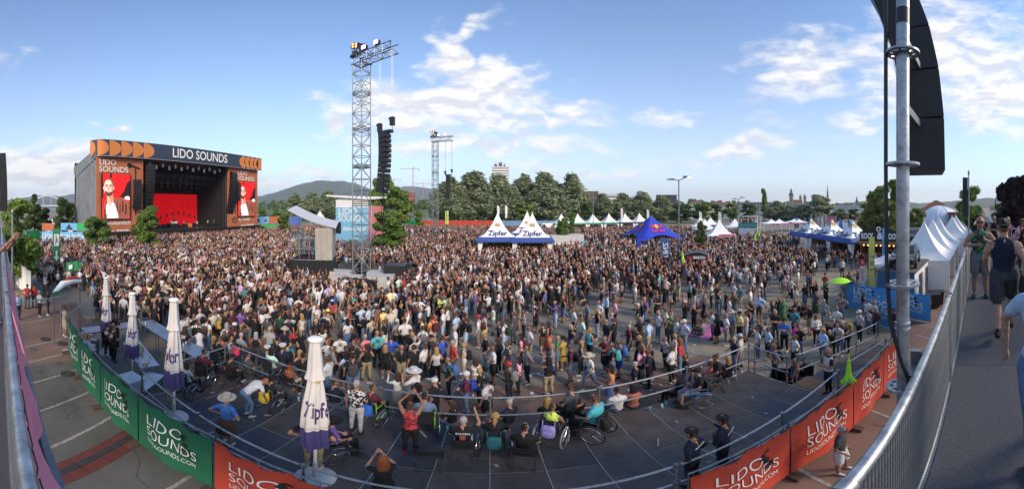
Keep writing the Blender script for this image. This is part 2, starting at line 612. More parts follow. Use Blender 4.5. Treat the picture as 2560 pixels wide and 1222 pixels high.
# ------------------------------------------------------------------ far hills
def hill(name,label_pts,dist,base,m,depth=900,seed=1):
 """ridge through (column, row) points at a distance, with a body behind it"""
 r_=random.Random(seed)
 cols=[]
 for i in range(len(label_pts)-1):
  (x0,y0),(x1,y1)=label_pts[i],label_pts[i+1]
  k=max(2,int(abs(x1-x0)/7))
  for j in range(k):
   f=j/k
   cols.append((x0+(x1-x0)*f,y0+(y1-y0)*f+r_.uniform(-.8,.8)))
 cols.append(label_pts[-1])
 rows=[(-1.0,0.0),(-.7,.22),(-.42,.5),(-.18,.82),(0,1.0),(.3,.7),(1,0)]
 vs,fs=[],[]
 for (px,py) in cols:
  top=max(2.0,H(py,dist))
  for (dd,hh) in rows:
   dj=dist+dd*depth+r_.uniform(-.04,.04)*depth
   p=D(px,dj,base+(top-base)*max(0,hh+(r_.uniform(-.05,.05) if 0<hh<1 else 0)))
   vs.append(p)
 n=len(rows)
 for i in range(len(cols)-1):
  for j in range(n-1):
   fs.append((i*n+j,(i+1)*n+j,(i+1)*n+j+1,i*n+j+1))
 mb=MB()
 mb.add(vs,fs)
 o=mb.build(name,m)
 return struct(o)
M_hill=bpy.data.materials.new('wooded_hillside')
M_hill.use_nodes=True
_N,_L=M_hill.node_tree.nodes,M_hill.node_tree.links
_N['Principled BSDF'].inputs['Roughness'].default_value=1
_tc=_N.new('ShaderNodeTexCoord')
_n1=_N.new('ShaderNodeTexNoise')
_n1.inputs['Scale'].default_value=.004
_n1.inputs['Detail'].default_value=5
_n2=_N.new('ShaderNodeTexNoise')
_n2.inputs['Scale'].default_value=.05
_n2.inputs['Detail'].default_value=4
_cr=_N.new('ShaderNodeValToRGB')
_cr.color_ramp.elements[0].position=.42
_cr.color_ramp.elements[0].color=(.022,.042,.018,1)
_cr.color_ramp.elements[1].position=.72
_cr.color_ramp.elements[1].color=(.075,.10,.035,1)
_mx=_N.new('ShaderNodeMath')
_mx.operation='MULTIPLY_ADD'
_mx.inputs[1].default_value=.35
_L.new(_tc.outputs['Object'],_n1.inputs['Vector'])
_L.new(_tc.outputs['Object'],_n2.inputs['Vector'])
_L.new(_n2.outputs['Fac'],_mx.inputs[0])
_md=_N.new('ShaderNodeMath')
_md.operation='MULTIPLY'
_md.inputs[1].default_value=.65
_L.new(_n1.outputs['Fac'],_md.inputs[0])
_L.new(_md.outputs[0],_mx.inputs[2])
_L.new(_mx.outputs[0],_cr.inputs[0])
_L.new(_cr.outputs[0],_N['Principled BSDF'].inputs['Base Color'])
_bp=_N.new('ShaderNodeBump')
_bp.inputs['Strength'].default_value=1
_bp.inputs['Distance'].default_value=12
_L.new(_n2.outputs['Fac'],_bp.inputs['Height'])
_L.new(_bp.outputs[0],_N['Principled BSDF'].inputs['Normal'])
hill('hill',[(600,506),(640,493),(680,483),(715,472),(745,461),(775,455),(800,450),(830,452),(860,452),(890,459),(920,470),(950,484),(985,500)],3200,0,M_hill,900,3)
hill('hill',[(-40,500),(20,499),(60,494),(90,489),(120,487),(150,491),(185,484),(230,492),(320,500),(420,508)],3800,0,M_hill,900,5)
hill('hill',[(940,500),(985,474),(1010,465),(1040,466),(1070,471),(1120,478),(1200,490),(1300,502)],4300,0,M_hill,900,8)
hill('hill',[(2040,512),(2100,508),(2160,503),(2230,500),(2300,508),(2420,500),(2470,494),(2520,498),(2600,505)],2600,0,M_hill,700,9)
# ------------------------------------------------------------------ trees
def leaf_mat(name,ca,cb,rough=.75):
 m=bpy.data.materials.new(name)
 m.use_nodes=True
 N,L=m.node_tree.nodes,m.node_tree.links
 b=N['Principled BSDF']
 b.inputs['Roughness'].default_value=rough
 b.inputs['Specular IOR Level'].default_value=.25
 g=N.new('ShaderNodeNewGeometry')
 cr=N.new('ShaderNodeValToRGB')
 cr.color_ramp.elements[0].color=(*ca,1)
 cr.color_ramp.elements[1].color=(*cb,1)
 L.new(g.outputs['Random Per Island'],cr.inputs[0])
 L.new(cr.outputs[0],b.inputs['Base Color'])
 tr=N.new('ShaderNodeBsdfTranslucent')
 L.new(cr.outputs[0],tr.inputs[0])
 mx=N.new('ShaderNodeMixShader')
 mx.inputs[0].default_value=.42
 L.new(b.outputs[0],mx.inputs[1])
 L.new(tr.outputs[0],mx.inputs[2])
 L.new(mx.outputs[0],N['Material Output'].inputs[0])
 return m
LM={'willow':leaf_mat('willow_leaves',(.170,.215,.105),(.430,.480,.285)),
      'maple':leaf_mat('maple_leaves',(.070,.140,.026),(.230,.330,.075)),
      'bright':leaf_mat('bright_leaves',(.110,.190,.030),(.310,.410,.095)),
      'dark':leaf_mat('dark_leaves',(.050,.092,.028),(.150,.215,.066)),
      'plane':leaf_mat('plane_leaves',(.085,.135,.026),(.290,.330,.085)),
      'purple':leaf_mat('purple_leaves',(.012,.008,.012),(.045,.022,.030))}
M_bark=mat('bark',(.075,.055,.04),.95,var=.3,vscale=8,bump=.5,bscale=20)
def crown_mesh(name,lobes,n,size,seed,droop=0.0,shell=.55):
 """leaf clumps spread through lobes (centre, radii); unit tree height 1"""
 g=np.random.default_rng(seed)
 w=np.array([(l[1][0]*l[1][1]*l[1][2])**.67 for l in lobes])
 idx=g.choice(len(lobes),n,p=w/w.sum())
 c=np.array([l[0] for l in lobes])[idx]
 r=np.array([l[1] for l in lobes])[idx]
 d=g.normal(size=(n,3))
 d /= np.linalg.norm(d,axis=1)[:,None]
 rad=shell+(1-shell)*g.random(n)**.6
 rad *= 1+.13*g.normal(size=n)
 p=c+d*r*rad[:,None]
 # leaf clump: a bent quad of two triangles facing outwards and up, with a jittered tilt
 nrm=d*.8+np.array([0,0,.35])+g.normal(size=(n,3))*.55
 nrm /= np.linalg.norm(nrm,axis=1)[:,None]
 a=np.cross(nrm,g.normal(size=(n,3)))
 a /= np.linalg.norm(a,axis=1)[:,None]
 b=np.cross(nrm,a)
 s=size*(.6+.8*g.random(n))[:,None]
 asp=(.55+.5*g.random(n))[:,None]
 if droop:
  b=b*.5+np.array([0,0,-droop])
 v=np.stack([p-a*s*asp*.5,p-b*s*.6+nrm*s*.12,p+a*s*asp*.5,p+b*s*.6-nrm*s*.12],1).reshape(-1,3)
 me=bpy.data.meshes.new(name)
 me.vertices.add(len(v))
 me.vertices.foreach_set('co',v.astype('f').ravel())
 me.loops.add(n*4)
 me.loops.foreach_set('vertex_index',np.arange(n*4,dtype='i'))
 me.polygons.add(n)
 me.polygons.foreach_set('loop_start',np.arange(0,n*4,4,dtype='i'))
 me.update(calc_edges=True)
 return me
def lobes_for(kind,seed):
 r=random.Random(seed)
 L_=[]
 if kind=='willow':            # tall, ovate, upright plumes
  for i in range(60):
   h=r.uniform(.10,.93)
   w=.155*min(1,(h/.28)**.5)*min(1,((.97-h)/.55))**.8+.012
   a=r.uniform(0,6.28)
   q=r.uniform(.25,1)*w
   L_.append(((math.cos(a)*q,math.sin(a)*q,h),(.022+.055*(1-h)+r.uniform(0,.018),.022+.055*(1-h)+r.uniform(0,.018),r.uniform(.09,.16))))
 elif kind=='maple':           # rounded, dense
  for i in range(30):
   h=r.uniform(.20,.93)
   w=.30*math.sqrt(max(.02,1-((h-.54)/.46)**2))
   a=r.uniform(0,6.28)
   q=r.uniform(.3,1)*w
   L_.append(((math.cos(a)*q,math.sin(a)*q,h),(r.uniform(.08,.13),)*2+(r.uniform(.06,.1),)))
 elif kind=='plane':           # open, spreading, uneven
  for i in range(22):
   h=r.uniform(.3,.95)
   w=.40*math.sqrt(max(.03,1-((h-.55)/.45)**2))
   a=r.uniform(0,6.28)
   q=r.uniform(.3,1.1)*w
   L_.append(((math.cos(a)*q,math.sin(a)*q,h),(r.uniform(.07,.13),)*2+(r.uniform(.05,.09),)))
 elif kind=='conifer':
  for i in range(24):
   h=r.uniform(.12,.97)
   w=.17*(1.02-h)
   a=r.uniform(0,6.28)
   L_.append(((math.cos(a)*w,math.sin(a)*w,h),(.03+.07*(1-h),.03+.07*(1-h),.06)))
 elif kind=='column':
  for i in range(18):
   h=r.uniform(.2,.95)
   a=r.uniform(0,6.28)
   q=r.uniform(0,.07)
   L_.append(((math.cos(a)*q,math.sin(a)*q,h),(.06,.06,.08)))
 return L_
TREES={}
def tree_meshes(kind,leaf,seed,n=None,size=None):
 key=(kind,leaf,seed)
 if key in TREES:
  return TREES[key]
 lb=lobes_for(kind,seed)
 n=n or 8000
 size=size or {'willow':.036,'maple':.042,'plane':.042,'conifer':.04,'column':.045}[kind]
 me=crown_mesh('crown',lb,n,size,seed,droop=.35 if kind=='willow' else 0)
 me.materials.append(LM[leaf])
 mb=MB()
 r=random.Random(seed)
 top=.62 if kind!='willow' else .7
 mb.tube([(0,0,-.01),(.004,.003,.12),(-.006,.004,.3),(.004,-.004,top)],[.022,.017,.013,.004],7)
 for i in range(9):
  l=lb[r.randrange(len(lb))]
  z0=r.uniform(.14,.42)
  c=Vector(l[0])
  mb.tube([(0,0,z0),(c.x*.45,c.y*.45,z0+(c.z-z0)*.5),(c.x,c.y,c.z)],[.009,.006,.002],5,False)
 tm=mb.mesh('trunk',M_bark)
 TREES[key]=(me,tm)
 return TREES[key]
def tree(name,label,kind,leaf,seed,loc,height,wscale=1.0,group=None,rot=None,n=None,size=None):
 cm,tm=tree_meshes(kind,leaf,seed,n,size)
 t=thing(name,label,'tree',loc,rot if rot is not None else rng.uniform(0,6.28),group)
 t.scale=(height*wscale,height*wscale,height)
 link('crown',cm,t)
 link('trunk',tm,t)
 return t
def tree_at(px,top,base_d,label,kind,leaf,seed,w_px=None,name=None,group=None,base_z=0.0,n=None,size=None):
 h=H(top,base_d)-base_z
 natural={'willow':.24,'maple':.74,'plane':.95,'conifer':.42,'column':.26}[kind]
 ws=(w_px/F*base_d)/(h*natural) if w_px else 1.0
 p=D(px,base_d,base_z)
 return tree(name or {'willow':'willow_tree','maple':'maple_tree','plane':'plane_tree','conifer':'conifer_tree','column':'columnar_tree'}[kind],label,kind,leaf,seed,p,h,ws,group,n=n,size=size)
# near and on the square
tree_at(34,492,25,'bright green leafy tree behind the railing at the left edge','maple','bright',11,150,n=10000)
tree_at(238,541,46,'small round green tree in front of the stage side drapes','maple','maple',12,84,n=10000)
tree_at(366,512,45,'taller green tree standing between the screen and the red curtain','maple','maple',13,86,n=10000)
tree_at(86,487,75,'dark pointed conifer behind the bright green tree','conifer','dark',14,60)
tree_at(157,494,72,'dark broad tree beside the white backstage tents','maple','dark',15,68)
tree_at(186,506,84,'dark tree half hidden by the stage side wall','maple','dark',12,40)
tree_at(110,520,80,'low dark tree between conifer and backstage tents','maple','dark',15,60)
tree_at(715,532,76,'little round tree between the stage and the sail roof platform','maple','maple',12,46)
tree_at(972,528,44,'dense round tree in front of the pink side of the booth','maple','maple',13,112,n=10000)
tree_at(958,434,92,'tall light green tree rising behind the blue and pink booth','maple','bright',11,90,n=10000)
tree_at(1000,463,86,'light green tree to the right of the tall one behind the booth','maple','bright',13,76)
tree_at(1048,527,105,'slim young tree standing alone before the river','column','bright',16,28)
tree_at(1408,545,52,'small young tree in front of the white container wall','maple','maple',12,40)
tree_at(1430,531,62,'slim columnar tree beside the small young tree','column','maple',16,22)
tree_at(1752,552,46,'small dark tree in front of the white pagoda tents','maple','dark',15,34)
tree_at(2196,460,60,'large plane tree rising behind the food stall sign','maple','plane',13,96,name='plane_tree',n=12000,size=.034)
tree_at(2222,500,56,'lower plane tree in front of the large plane tree','maple','plane',12,70,name='plane_tree')
tree_at(2240,450,66,'tall thin plane tree directly behind the near pole','column','plane',18,50)
tree_at(2290,518,64,'low plane tree to the right of the near pole','maple','plane',13,60)
tree_at(2168,505,70,'lower plane tree left of the large plane tree','maple','plane',11,50)
tree_at(2424,462,58,'green tree behind the tall black speaker post','maple','maple',11,96,n=12000,size=.034)
tree_at(2545,438,42,'dark purple leaved tree at the right edge','maple','purple',13,124,name='copper_beech',n=14000,size=.055)
tree_at(2505,505,60,'low dark bush tree below the purple tree','maple','dark',15,50)
# tall willows along the near bank
W=[(1122,444,150,70,21),(1182,432,152,92,22),(1246,440,150,76,23),(1306,438,154,74,21),(1364,433,156,82,22),(1430,438,150,70,23),(1388,466,140,70,21),(1150,470,141,60,23),(1216,462,143,50,22),(1280,470,141,52,23),(1335,480,141,56,22)]
WL=['first tall willow right of the smaller speaker tower','broadest willow of the riverside row, left of the tower block','tall willow directly in front of the white tower block','tall willow just right of the tower block',
      'tallest willow of the riverside row','last tall willow at the right end of the riverside row','lower willow standing in front of the tallest one','lower willow in front of the gap at the row\'s left end',
      'narrow lower willow below the left side of the tower block','narrow lower willow below the right side of the tower block','lower willow left of the tallest willow']
for (px,top,d,w,sd),lb in zip(W,WL):
 tree_at(px,top,d,lb,'willow','willow',sd,w,group='willows along the river bank',n=10000)
tree_at(1310,505,126,'fresh green bushy tree behind the beer tents','maple','bright',13,56)
for px,top,d,w,sd,k,lf,lb in [
 (1506,486,150,52,23,'willow','willow','willow between the brown block and the parking deck'),(1560,484,152,52,22,'willow','willow','willow in front of the parking deck\'s right end'),
 (1606,480,150,60,21,'willow','willow','tallest of the small willows left of the street lamp'),(1655,492,150,44,23,'willow','willow','willow just left of the near street lamp'),
 (1700,510,132,76,12,'maple','dark','dark round tree behind the near street lamp'),(1755,503,134,60,13,'maple','maple','green round tree right of the near street lamp'),
 (1790,510,140,44,15,'maple','dark','dark tree between the two street lamps'),(1826,506,150,44,11,'maple','maple','green tree left of the far street lamp'),
 (1870,508,150,50,12,'maple','dark','dark tree right of the far street lamp'),(1910,472,170,18,18,'column','maple','tall thin tree left of the church towers'),
 (1945,503,160,44,22,'willow','willow','willow left of the yellow church tower'),(1976,512,150,36,21,'willow','willow','willow below the yellow church tower'),
 (2010,514,150,50,23,'willow','willow','willow below the twin church towers'),(2050,484,150,80,13,'maple','willow','big grey green tree in front of the tall church spire'),
 (2100,522,150,40,22,'willow','willow','willow in front of the long white building'),(2135,522,150,40,12,'maple','dark','dark tree before the right half of the white building'),
 (1470,505,140,36,12,'maple','dark','dark bushy tree below the brown block')]:
 tree_at(px,top,d,lb,k,lf,sd,w,group='trees along the river promenade')
# left bank beyond the stage
for px,top,d,w,sd,k,lf,lb in [
 (736,486,165,48,21,'willow','willow','grey green willow nearest the sail roof'),(782,481,170,46,22,'willow','willow','middle willow of three below the mountain'),
 (820,480,165,52,23,'willow','willow','willow beside the blue booth\'s roof'),(755,498,180,40,12,'maple','dark','dark tree in the gap between the willows'),
 (655,520,150,36,13,'maple','maple','small tree next to the stage on the bank'),(690,520,150,34,11,'maple','maple','small tree right of the first bank tree'),
 (800,505,150,26,18,'column','willow','narrow pale tree in front of the middle willow'),(840,498,175,40,15,'maple','dark','dark tree directly behind the booth roof')]:
 tree_at(px,top,d,lb,k,lf,sd,w,group='trees on the bank below the mountain')
# wood on the far bank, one mass
def far_wood():
 cm,tm=tree_meshes('maple','dark',12)
 g=np.random.default_rng(5)
 co=np.empty(len(cm.vertices)*3,'f')
 cm.vertices.foreach_get('co',co)
 co=co.reshape(-1,4,3)[::12]
 vs=[]
 for px in list(np.arange(560,1130,9))+list(np.arange(1130,2160,8)):
  d=470+g.uniform(0,90)
  p=D(px+g.uniform(-4,4),d/max(.45,math.cos(az(px))),.5)
  h=g.uniform(11,19)*(1.3 if px<900 or px>1450 else 1.1)
  q=co.copy()
  c=q.mean(1,keepdims=True)
  q=c+(q-c)*2.6
  a=g.uniform(0,6.28)
  Rm=np.array([[math.cos(a),-math.sin(a),0],[math.sin(a),math.cos(a),0],[0,0,1]])
  vs.append((q.reshape(-1,3)@Rm.T)*np.array([h*1.1,h*1.1,h])+np.array(p))
 v=np.concatenate(vs)
 n=len(v)//4
 me=bpy.data.meshes.new('far_wood')
 me.vertices.add(len(v))
 me.vertices.foreach_set('co',v.astype('f').ravel())
 me.loops.add(n*4)
 me.loops.foreach_set('vertex_index',np.arange(n*4,dtype='i'))
 me.polygons.add(n)
 me.polygons.foreach_set('loop_start',np.arange(0,n*4,4,dtype='i'))
 me.update(calc_edges=True)
 me.materials.append(LM['maple'])
 o=link('far_treeline',me)
 tag(o,'continuous green wood along the far river bank','wood',kind='stuff')
far_wood()
# ------------------------------------------------------------------ far buildings (real distance and size)
def block(name,label,px0,px1,top,d,depth,wallm,roofm=None,floors=4,cols=6,roof='flat',base_z=0,roofh=4.0,winm=None,band=False):
 """a building whose front faces the camera between two bearings"""
 a,b=D(px0,d),D(px1,d)
 c=(a+b)/2
 w=(b-a).length
 h=H(top,d)-base_z
 ang=math.atan2((b-a).y,(b-a).x)
 t=thing(name,label,'building',(c.x,c.y,base_z),ang)
 hb=h-(roofh if roof!='flat' else 0)
 mb=MB()
 mb.box((0,depth/2,hb/2),(w,depth,hb))
 mb.build('wall',wallm,t,smooth=False)
 if roof=='hip':
  o=1.0
  mb=MB()
  mb.add([(-w/2-o,-o,hb),(w/2+o,-o,hb),(w/2+o,depth+o,hb),(-w/2-o,depth+o,hb),(-w/2+depth*.45,depth/2,h),(w/2-depth*.45,depth/2,h)],
               [(0,1,5,4),(1,2,5),(2,3,4,5),(3,0,4),(3,2,1,0)])
  mb.build('roof',roofm,t,smooth=False)
 elif roof=='gable':
  mb=MB()
  mb.add([(-w/2-.5,-.5,hb),(w/2+.5,-.5,hb),(w/2+.5,depth+.5,hb),(-w/2-.5,depth+.5,hb),(-w/2-.5,depth/2,h),(w/2+.5,depth/2,h)],
               [(0,1,5,4),(1,2,5),(2,3,4,5),(3,0,4),(3,2,1,0)])
  mb.build('roof',roofm,t,smooth=False)
 else:
  mb=MB()
  mb.box((0,depth/2,hb+.3),(w+.6,depth+.6,.6))
  mb.build('roof',roofm or wallm,t,smooth=False)
 if floors:
  fh=hb/(floors+.3)
  if band:
   for f in range(floors):
    mb=MB()
    mb.box((0,-.02,fh*(f+.75)),(w*.97,.16,fh*.28))
    mb.build('window_band',winm or M_glass,t,smooth=False)
  else:
   wb=MB()
   wb.box((0,0,0),(w/cols*.5,.16,fh*.52))
   wme=wb.mesh('window',winm or M_glass,False)
   for f in range(floors):
    for i in range(cols):
     o=link('window',wme,t,(-w/2+(i+.5)*w/cols,-.03,fh*(f+.75)))
 return t
M_plaster=mat('cream_plaster',(.62,.56,.45),.9,var=.08,vscale=.2)
M_whitewall=mat('white_wall',(.66,.65,.62),.85,var=.06,vscale=.2)
M_brownfac=mat('brown_facade',(.13,.075,.05),.7,var=.15,vscale=.3)
M_darkfac=mat('dark_facade',(.045,.035,.033),.6,var=.15,vscale=.3)
M_redroof=mat('red_tile_roof',(.16,.06,.04),.85,var=.2,vscale=1)
M_copper=mat('green_copper',(.05,.085,.075),.7,var=.2)
M_stone=mat('sandstone',(.42,.33,.20),.9,var=.12,vscale=.3)
tb=block('tower_block','white high rise tower block behind the willows with roof aerials',1229,1273,417,520,16,M_whitewall,None,17,4,band=True)
_h=H(417,520)
for i,(x,hh,w_) in enumerate([(-8,5,5),(0,7.5,6),(7,4,3)]):
 mb=MB()
 mb.box((x,7,_h+.6+hh/2-.3),(w_,5,hh))
 mb.build('plant_room',M_brownfac,tb)
 mb=MB()
 mb.tube([(x,6,_h+hh-.2),(x,6,_h+hh+3)],.3,5)
 mb.build('aerial',M_dark_steel,tb)
block('office_block','brown glazed concert hall building right of the willows',1462,1496,478,420,30,M_brownfac,M_whitewall,3,1,band=True)
block('parking_deck','white parking deck building with open bands',1510,1566,486,440,30,M_whitewall,None,4,1,band=True)
block('office_block','low pale green office block left of the dark brown building',1572,1598,494,440,20,M_whitewall,M_copper,3,1,band=True)
block('office_block','dark brown hotel block left of the near street lamp',1640,1692,488,420,30,M_darkfac,M_brownfac,5,8)
block('town_house','pale house with reddish roof right of the near street lamp',1724,1765,500,430,20,M_plaster,M_redroof,3,6,'hip')
block('town_house','long pale house row with red roofs between the street lamps',1770,1838,505,450,20,M_plaster,M_redroof,3,10,'hip')
block('town_house','grey flat roofed building left of the yellow church',1852,1930,506,460,20,M_concrete,None,3,10)
block('town_house','long low grey wall building below the churches',1932,2040,512,450,24,M_concrete,None,2,18)
block('long_building','long white building with rows of windows right of the grey green tree',2084,2150,515,420,24,M_whitewall,None,4,16)
block('castle_building','big pale building with dark red hipped roof above the white dome',2303,2378,500,230,22,M_plaster,M_redroof,4,11,'hip',roofh=7)
block('town_house','pale house peeking between plane tree and dome tent',2288,2330,522,200,14,M_plaster,M_redroof,3,6,'hip',roofh=3)
block('town_house','low brown wooden clad building right of the white dome',2372,2420,536,84,12,M_wood,None,2,5)
def church_tower(name,label,px,top,body_top,d,w_px,wallm,capm,kind='onion',nave=None):
 t=thing(name,label,'church',D(px,d))
 t.rotation_euler=(0,0,-az(px))
 w=w_px/F*d
 hb,ht=H(body_top,d),H(top,d)
 mb=MB()
 mb.box((0,0,hb/2),(w,w,hb))
 mb.build('tower',wallm,t,smooth=False)
 for zf in (.72,.9):
  mb=MB()
  mb.box((0,-w/2,hb*zf),(w*.3,.3,hb*.09))
  mb.build('window',M_glass,t,smooth=False)
 mb=MB()
 mb.box((0,0,hb),(w*1.12,w*1.12,w*.1))
 mb.build('cornice',wallm,t,smooth=False)
 k=ht-hb
 if kind=='onion':
  mb=MB()
  mb.lathe([(w*.55,0),(w*.62,k*.12),(w*.52,k*.25),(w*.26,k*.38),(w*.24,k*.5),(w*.32,k*.56),(w*.2,k*.66),(w*.06,k*.74),(w*.02,k)],10,(0,0,hb+w*.05))
  mb.build('cap',capm,t)
 else:
  mb=MB()
  mb.lathe([(w*.55,0),(w*.3,k*.4),(w*.02,k)],8,(0,0,hb+w*.05))
  mb.build('spire',capm,t)
 if nave:
  (n0,n1,nt)=nave
  x0,x1=(n0-px)/F*d,(n1-px)/F*d
  hn=H(nt,d)
  he=hn*.72
  mb=MB()
  mb.box(((x0+x1)/2,6,he/2),(x1-x0,14,he))
  mb.build('nave',wallm,t,smooth=False)
  mb=MB()
  mb.add([(x0,-1.4,he),(x1,-1.4,he),(x1,13.4,he),(x0,13.4,he),(x0,6,hn),(x1,6,hn)],[(0,1,5,4),(1,2,5),(2,3,4,5),(3,0,4),(3,2,1,0)])
  mb.build('roof',M_redroof,t,smooth=False)
 return t
church_tower('church','yellow church tower with green onion cap and red roofed nave',1978,467,490,560,10,M_stone,M_copper,'onion',(1983,2006,499))
church_tower('church_tower','left of the twin dark capped church towers',2001,485,494,600,6,M_stone,M_copper)
church_tower('church_tower','right of the twin dark capped church towers',2012,484,494,600,7,M_stone,M_copper)
church_tower('church_tower','very tall slender brown cathedral spire',2069,461,499,900,7,M_stone,mat('brown_stone_spire',(.22,.14,.09),.9),'spire')
church_tower('church_tower','dark onion topped church tower over the white building',2142,488,506,560,6,M_stone,M_brownfac)
church_tower('village_church','small white church with dark onion spire at the right edge',2489,487,520,170,6,M_whitewall,M_darkfac,'onion',(2474,2500,514))
# tower cranes
def crane(label,px,top,base,d,jib0,jib1,m):
 t=thing('tower_crane',label,'crane',D(px,d,0),-az(px),'building site cranes')
 h=H(top,d)
 mb=MB()
 s=1.0
 for sx in (-s,s):
  for sy in (-s,s):
   mb.tube([(sx,sy,0),(sx,sy,h-4)],.28,4)
 for i in range(int(h/4)):
  mb.tube([(-s,-s,i*4),(s,-s,i*4+4)],.18,3)
  mb.tube([(s,s,i*4),(-s,s,i*4+4)],.18,3)
 mb.build('mast',m,t)
 x0,x1=(jib0-px)/F*d,(jib1-px)/F*d
 mb=MB()
 mb.tube([(x0,0,h-5),(x1,0,h-5)],.32,4)
 mb.tube([(x0,0,h-5),(x0*.5,0,h-3.4),(0,0,h-3.4),(x1*.6,0,h-3.4)],.25,4)
 mb.build('jib',m,t)
 mb=MB()
 mb.tube([(0,0,h-5),(0,0,h)],[.6,.2],4)
 mb.tube([(0,0,h),(x0*.7,0,h-4)],.12,3)
 mb.tube([(0,0,h),(x1*.8,0,h-4.5)],.12,3)
 mb.build('tower_head',m,t)
 mb=MB()
 mb.box((x1*.9,0,h-6.5),(2.4,1.5,3))
 mb.build('counterweight',M_concrete,t)
M_crane=mat('crane_yellow',(.55,.26,.06),.6)
crane('nearer orange tower crane left of the smaller speaker tower',1033,416,495,620,1000,1049,M_crane)
crane('farther small tower crane right of the taller one',1058,455,495,900,1036,1082,M_crane)
crane('distant small crane directly behind the hanging speakers',985,445,495,900,970,1004,M_crane)
block('apartment_building','red and blue building under construction below the crane',1018,1038,482,600,20,mat('red_facade',(.32,.06,.05),.8),mat('blue_roof',(.05,.1,.3),.7),3,4)
# arched bridge far left
t=thing('river_bridge','distant pale arched bridge left of the stage','bridge',D(118,420,0),-az(118))
mb=MB()
mb.tube([(-26+i*5.2,0,8+14*math.sin(math.pi*i/10)**.8) for i in range(11)],1.0,5)
mb.build('arch',M_whitewall,t)
mb=MB()
mb.box((0,0,9),(80,4,1.4))
mb.build('deck',M_whitewall,t)
for i in range(2,9,2):
 mb=MB()
 x=-26+i*5.2
 mb.tube([(x,0,9),(x,0,8+14*math.sin(math.pi*i/10)**.8)],.3,4)
 mb.build('hanger',M_whitewall,t)
# ------------------------------------------------------------------ main stage (its front lies along x = SX and faces +x)
SX=-57.2
SY0,SY1=18.4,61.6        # front from left to right
ZT=20.0
st=thing('main_stage','huge festival stage with navy roof banner, orange wings and red curtain','stage',(SX,0,0))
M_drape=mat('grey_side_drape',(.15,.165,.175),.55,var=.25,vscale=.6)
M_grille=mat('stage_black',(.006,.006,.007),.9,var=.2)
M_int=mat('stage_interior',(.008,.008,.009),.9,var=.2)
M_curtain=mat('red_curtain',(.50,.010,.014),.8,var=.2,vscale=1.2,emit=(.8,.004,.010),estr=.25)  # weak red emission puts the glow into the cloth itself
M_orange_p=mat('orange_print',(.62,.21,.055),.8,var=.06)
ZS=2.0                      # stage floor
OY0,OY1=28.2,51.2         # opening
# floor, back, roof
mb=MB()
mb.box((-9,(SY0+SY1)/2+.3,ZS/2),(20,SY1-SY0+1.2,ZS-.02))
mb.build('stage_floor',M_grille,st,smooth=False)
mb=MB()
mb.box((-19.2,(SY0+SY1)/2,10),(.4,SY1-SY0-.6,16))
mb.build('back_wall',M_int,st,smooth=False)
mb=MB()
mb.add([(.2,SY0+.2,17.0),(.2,SY1-.2,17.0),(-20,SY1-.2,15.6),(-20,SY0+.2,15.6),(.2,SY0+.2,18.7),(.2,SY1-.2,18.7),(-20,SY1-.2,17.0),(-20,SY0+.2,17.0)],[(3,2,1,0),(4,5,6,7),(0,1,5,4),(1,2,6,5),(2,3,7,6),(3,0,4,7)])
mb.build('roof',M_drape,st,smooth=False)
# hanging black masking in the opening
for x,z0,z1,nm in [(-18.2,11.0,16.2,'black_border'),(-7,14.4,16.8,'black_border')]:
 mb=MB()
 mb.box((x,(OY0+OY1)/2,(z0+z1)/2),(.2,OY1-OY0,z1-z0))
 mb.build(nm,M_int,st,smooth=False)
for y in (OY0-.2,OY1+.2):
 mb=MB()
 mb.box((-9.6,y,9),(17.5,.3,14.5))
 mb.build('wing_masking',M_int,st,smooth=False)
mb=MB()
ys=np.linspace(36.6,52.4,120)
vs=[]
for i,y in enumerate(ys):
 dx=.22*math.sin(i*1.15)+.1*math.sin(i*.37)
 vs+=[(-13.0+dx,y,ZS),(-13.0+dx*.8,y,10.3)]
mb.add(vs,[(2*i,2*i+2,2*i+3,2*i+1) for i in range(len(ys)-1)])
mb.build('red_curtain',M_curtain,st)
mb=MB()
mb.box((-14.2,42,7),(.3,34,10.5))
mb.build('black_backcloth',M_int,st,smooth=False)
# side drapes, pleated
mb=MB()
nn=46
vs=[]
for i in range(nn+1):
 x=.0-15.5*i/nn
 dy=.75*abs(math.sin(i*math.pi/5.75))**.7
 vs+=[(x,SY0-.1-dy,1.0),(x,SY0-dy*.6,16.4-1.8*i/nn)]
mb.add(vs,[(2*i,2*i+1,2*i+3,2*i+2) for i in range(nn)])
mb.build('side_drape',M_drape,st)
mb=MB()
mb.add([(.1,SY0-.35,18.3),(-15.8,SY0-.35,15.6),(-15.8,SY0-.45,13.9),(.1,SY0-.5,16.2),(.1,SY0+.6,18.3),(-15.8,SY0+.6,15.6),(-15.8,SY0+.6,13.9),(.1,SY0+.6,16.2)],
       [(0,1,2,3),(4,7,6,5),(0,4,5,1),(3,2,6,7),(0,3,7,4),(1,5,6,2)])
mb.build('roof_skirt',M_drape,st,smooth=False)
mb=MB()
mb.box((-9,SY1+.25,9),(18,.3,15))
mb.build('right_side_drape',M_drape,st,smooth=False)
# two steel portal masts at the front edge
for y in (SY0+.3,OY1+.1,OY0-.4):
 mb=MB()
 for dx in (0,.7):
  for dy in (0,.7):
   mb.tube([(-1.6+dx,y+dy,0),(-1.6+dx,y+dy,17)],.06,5)
 for i in range(16):
  mb.tube([(-.9,y,i*1.06),(-.9,y+.7,i*1.06+1.06)],.04,4)
  mb.tube([(-1.6,y,i*1.06+1.06),(-.9,y,i*1.06)],.04,4)
 mb.build('mast',M_truss,st)
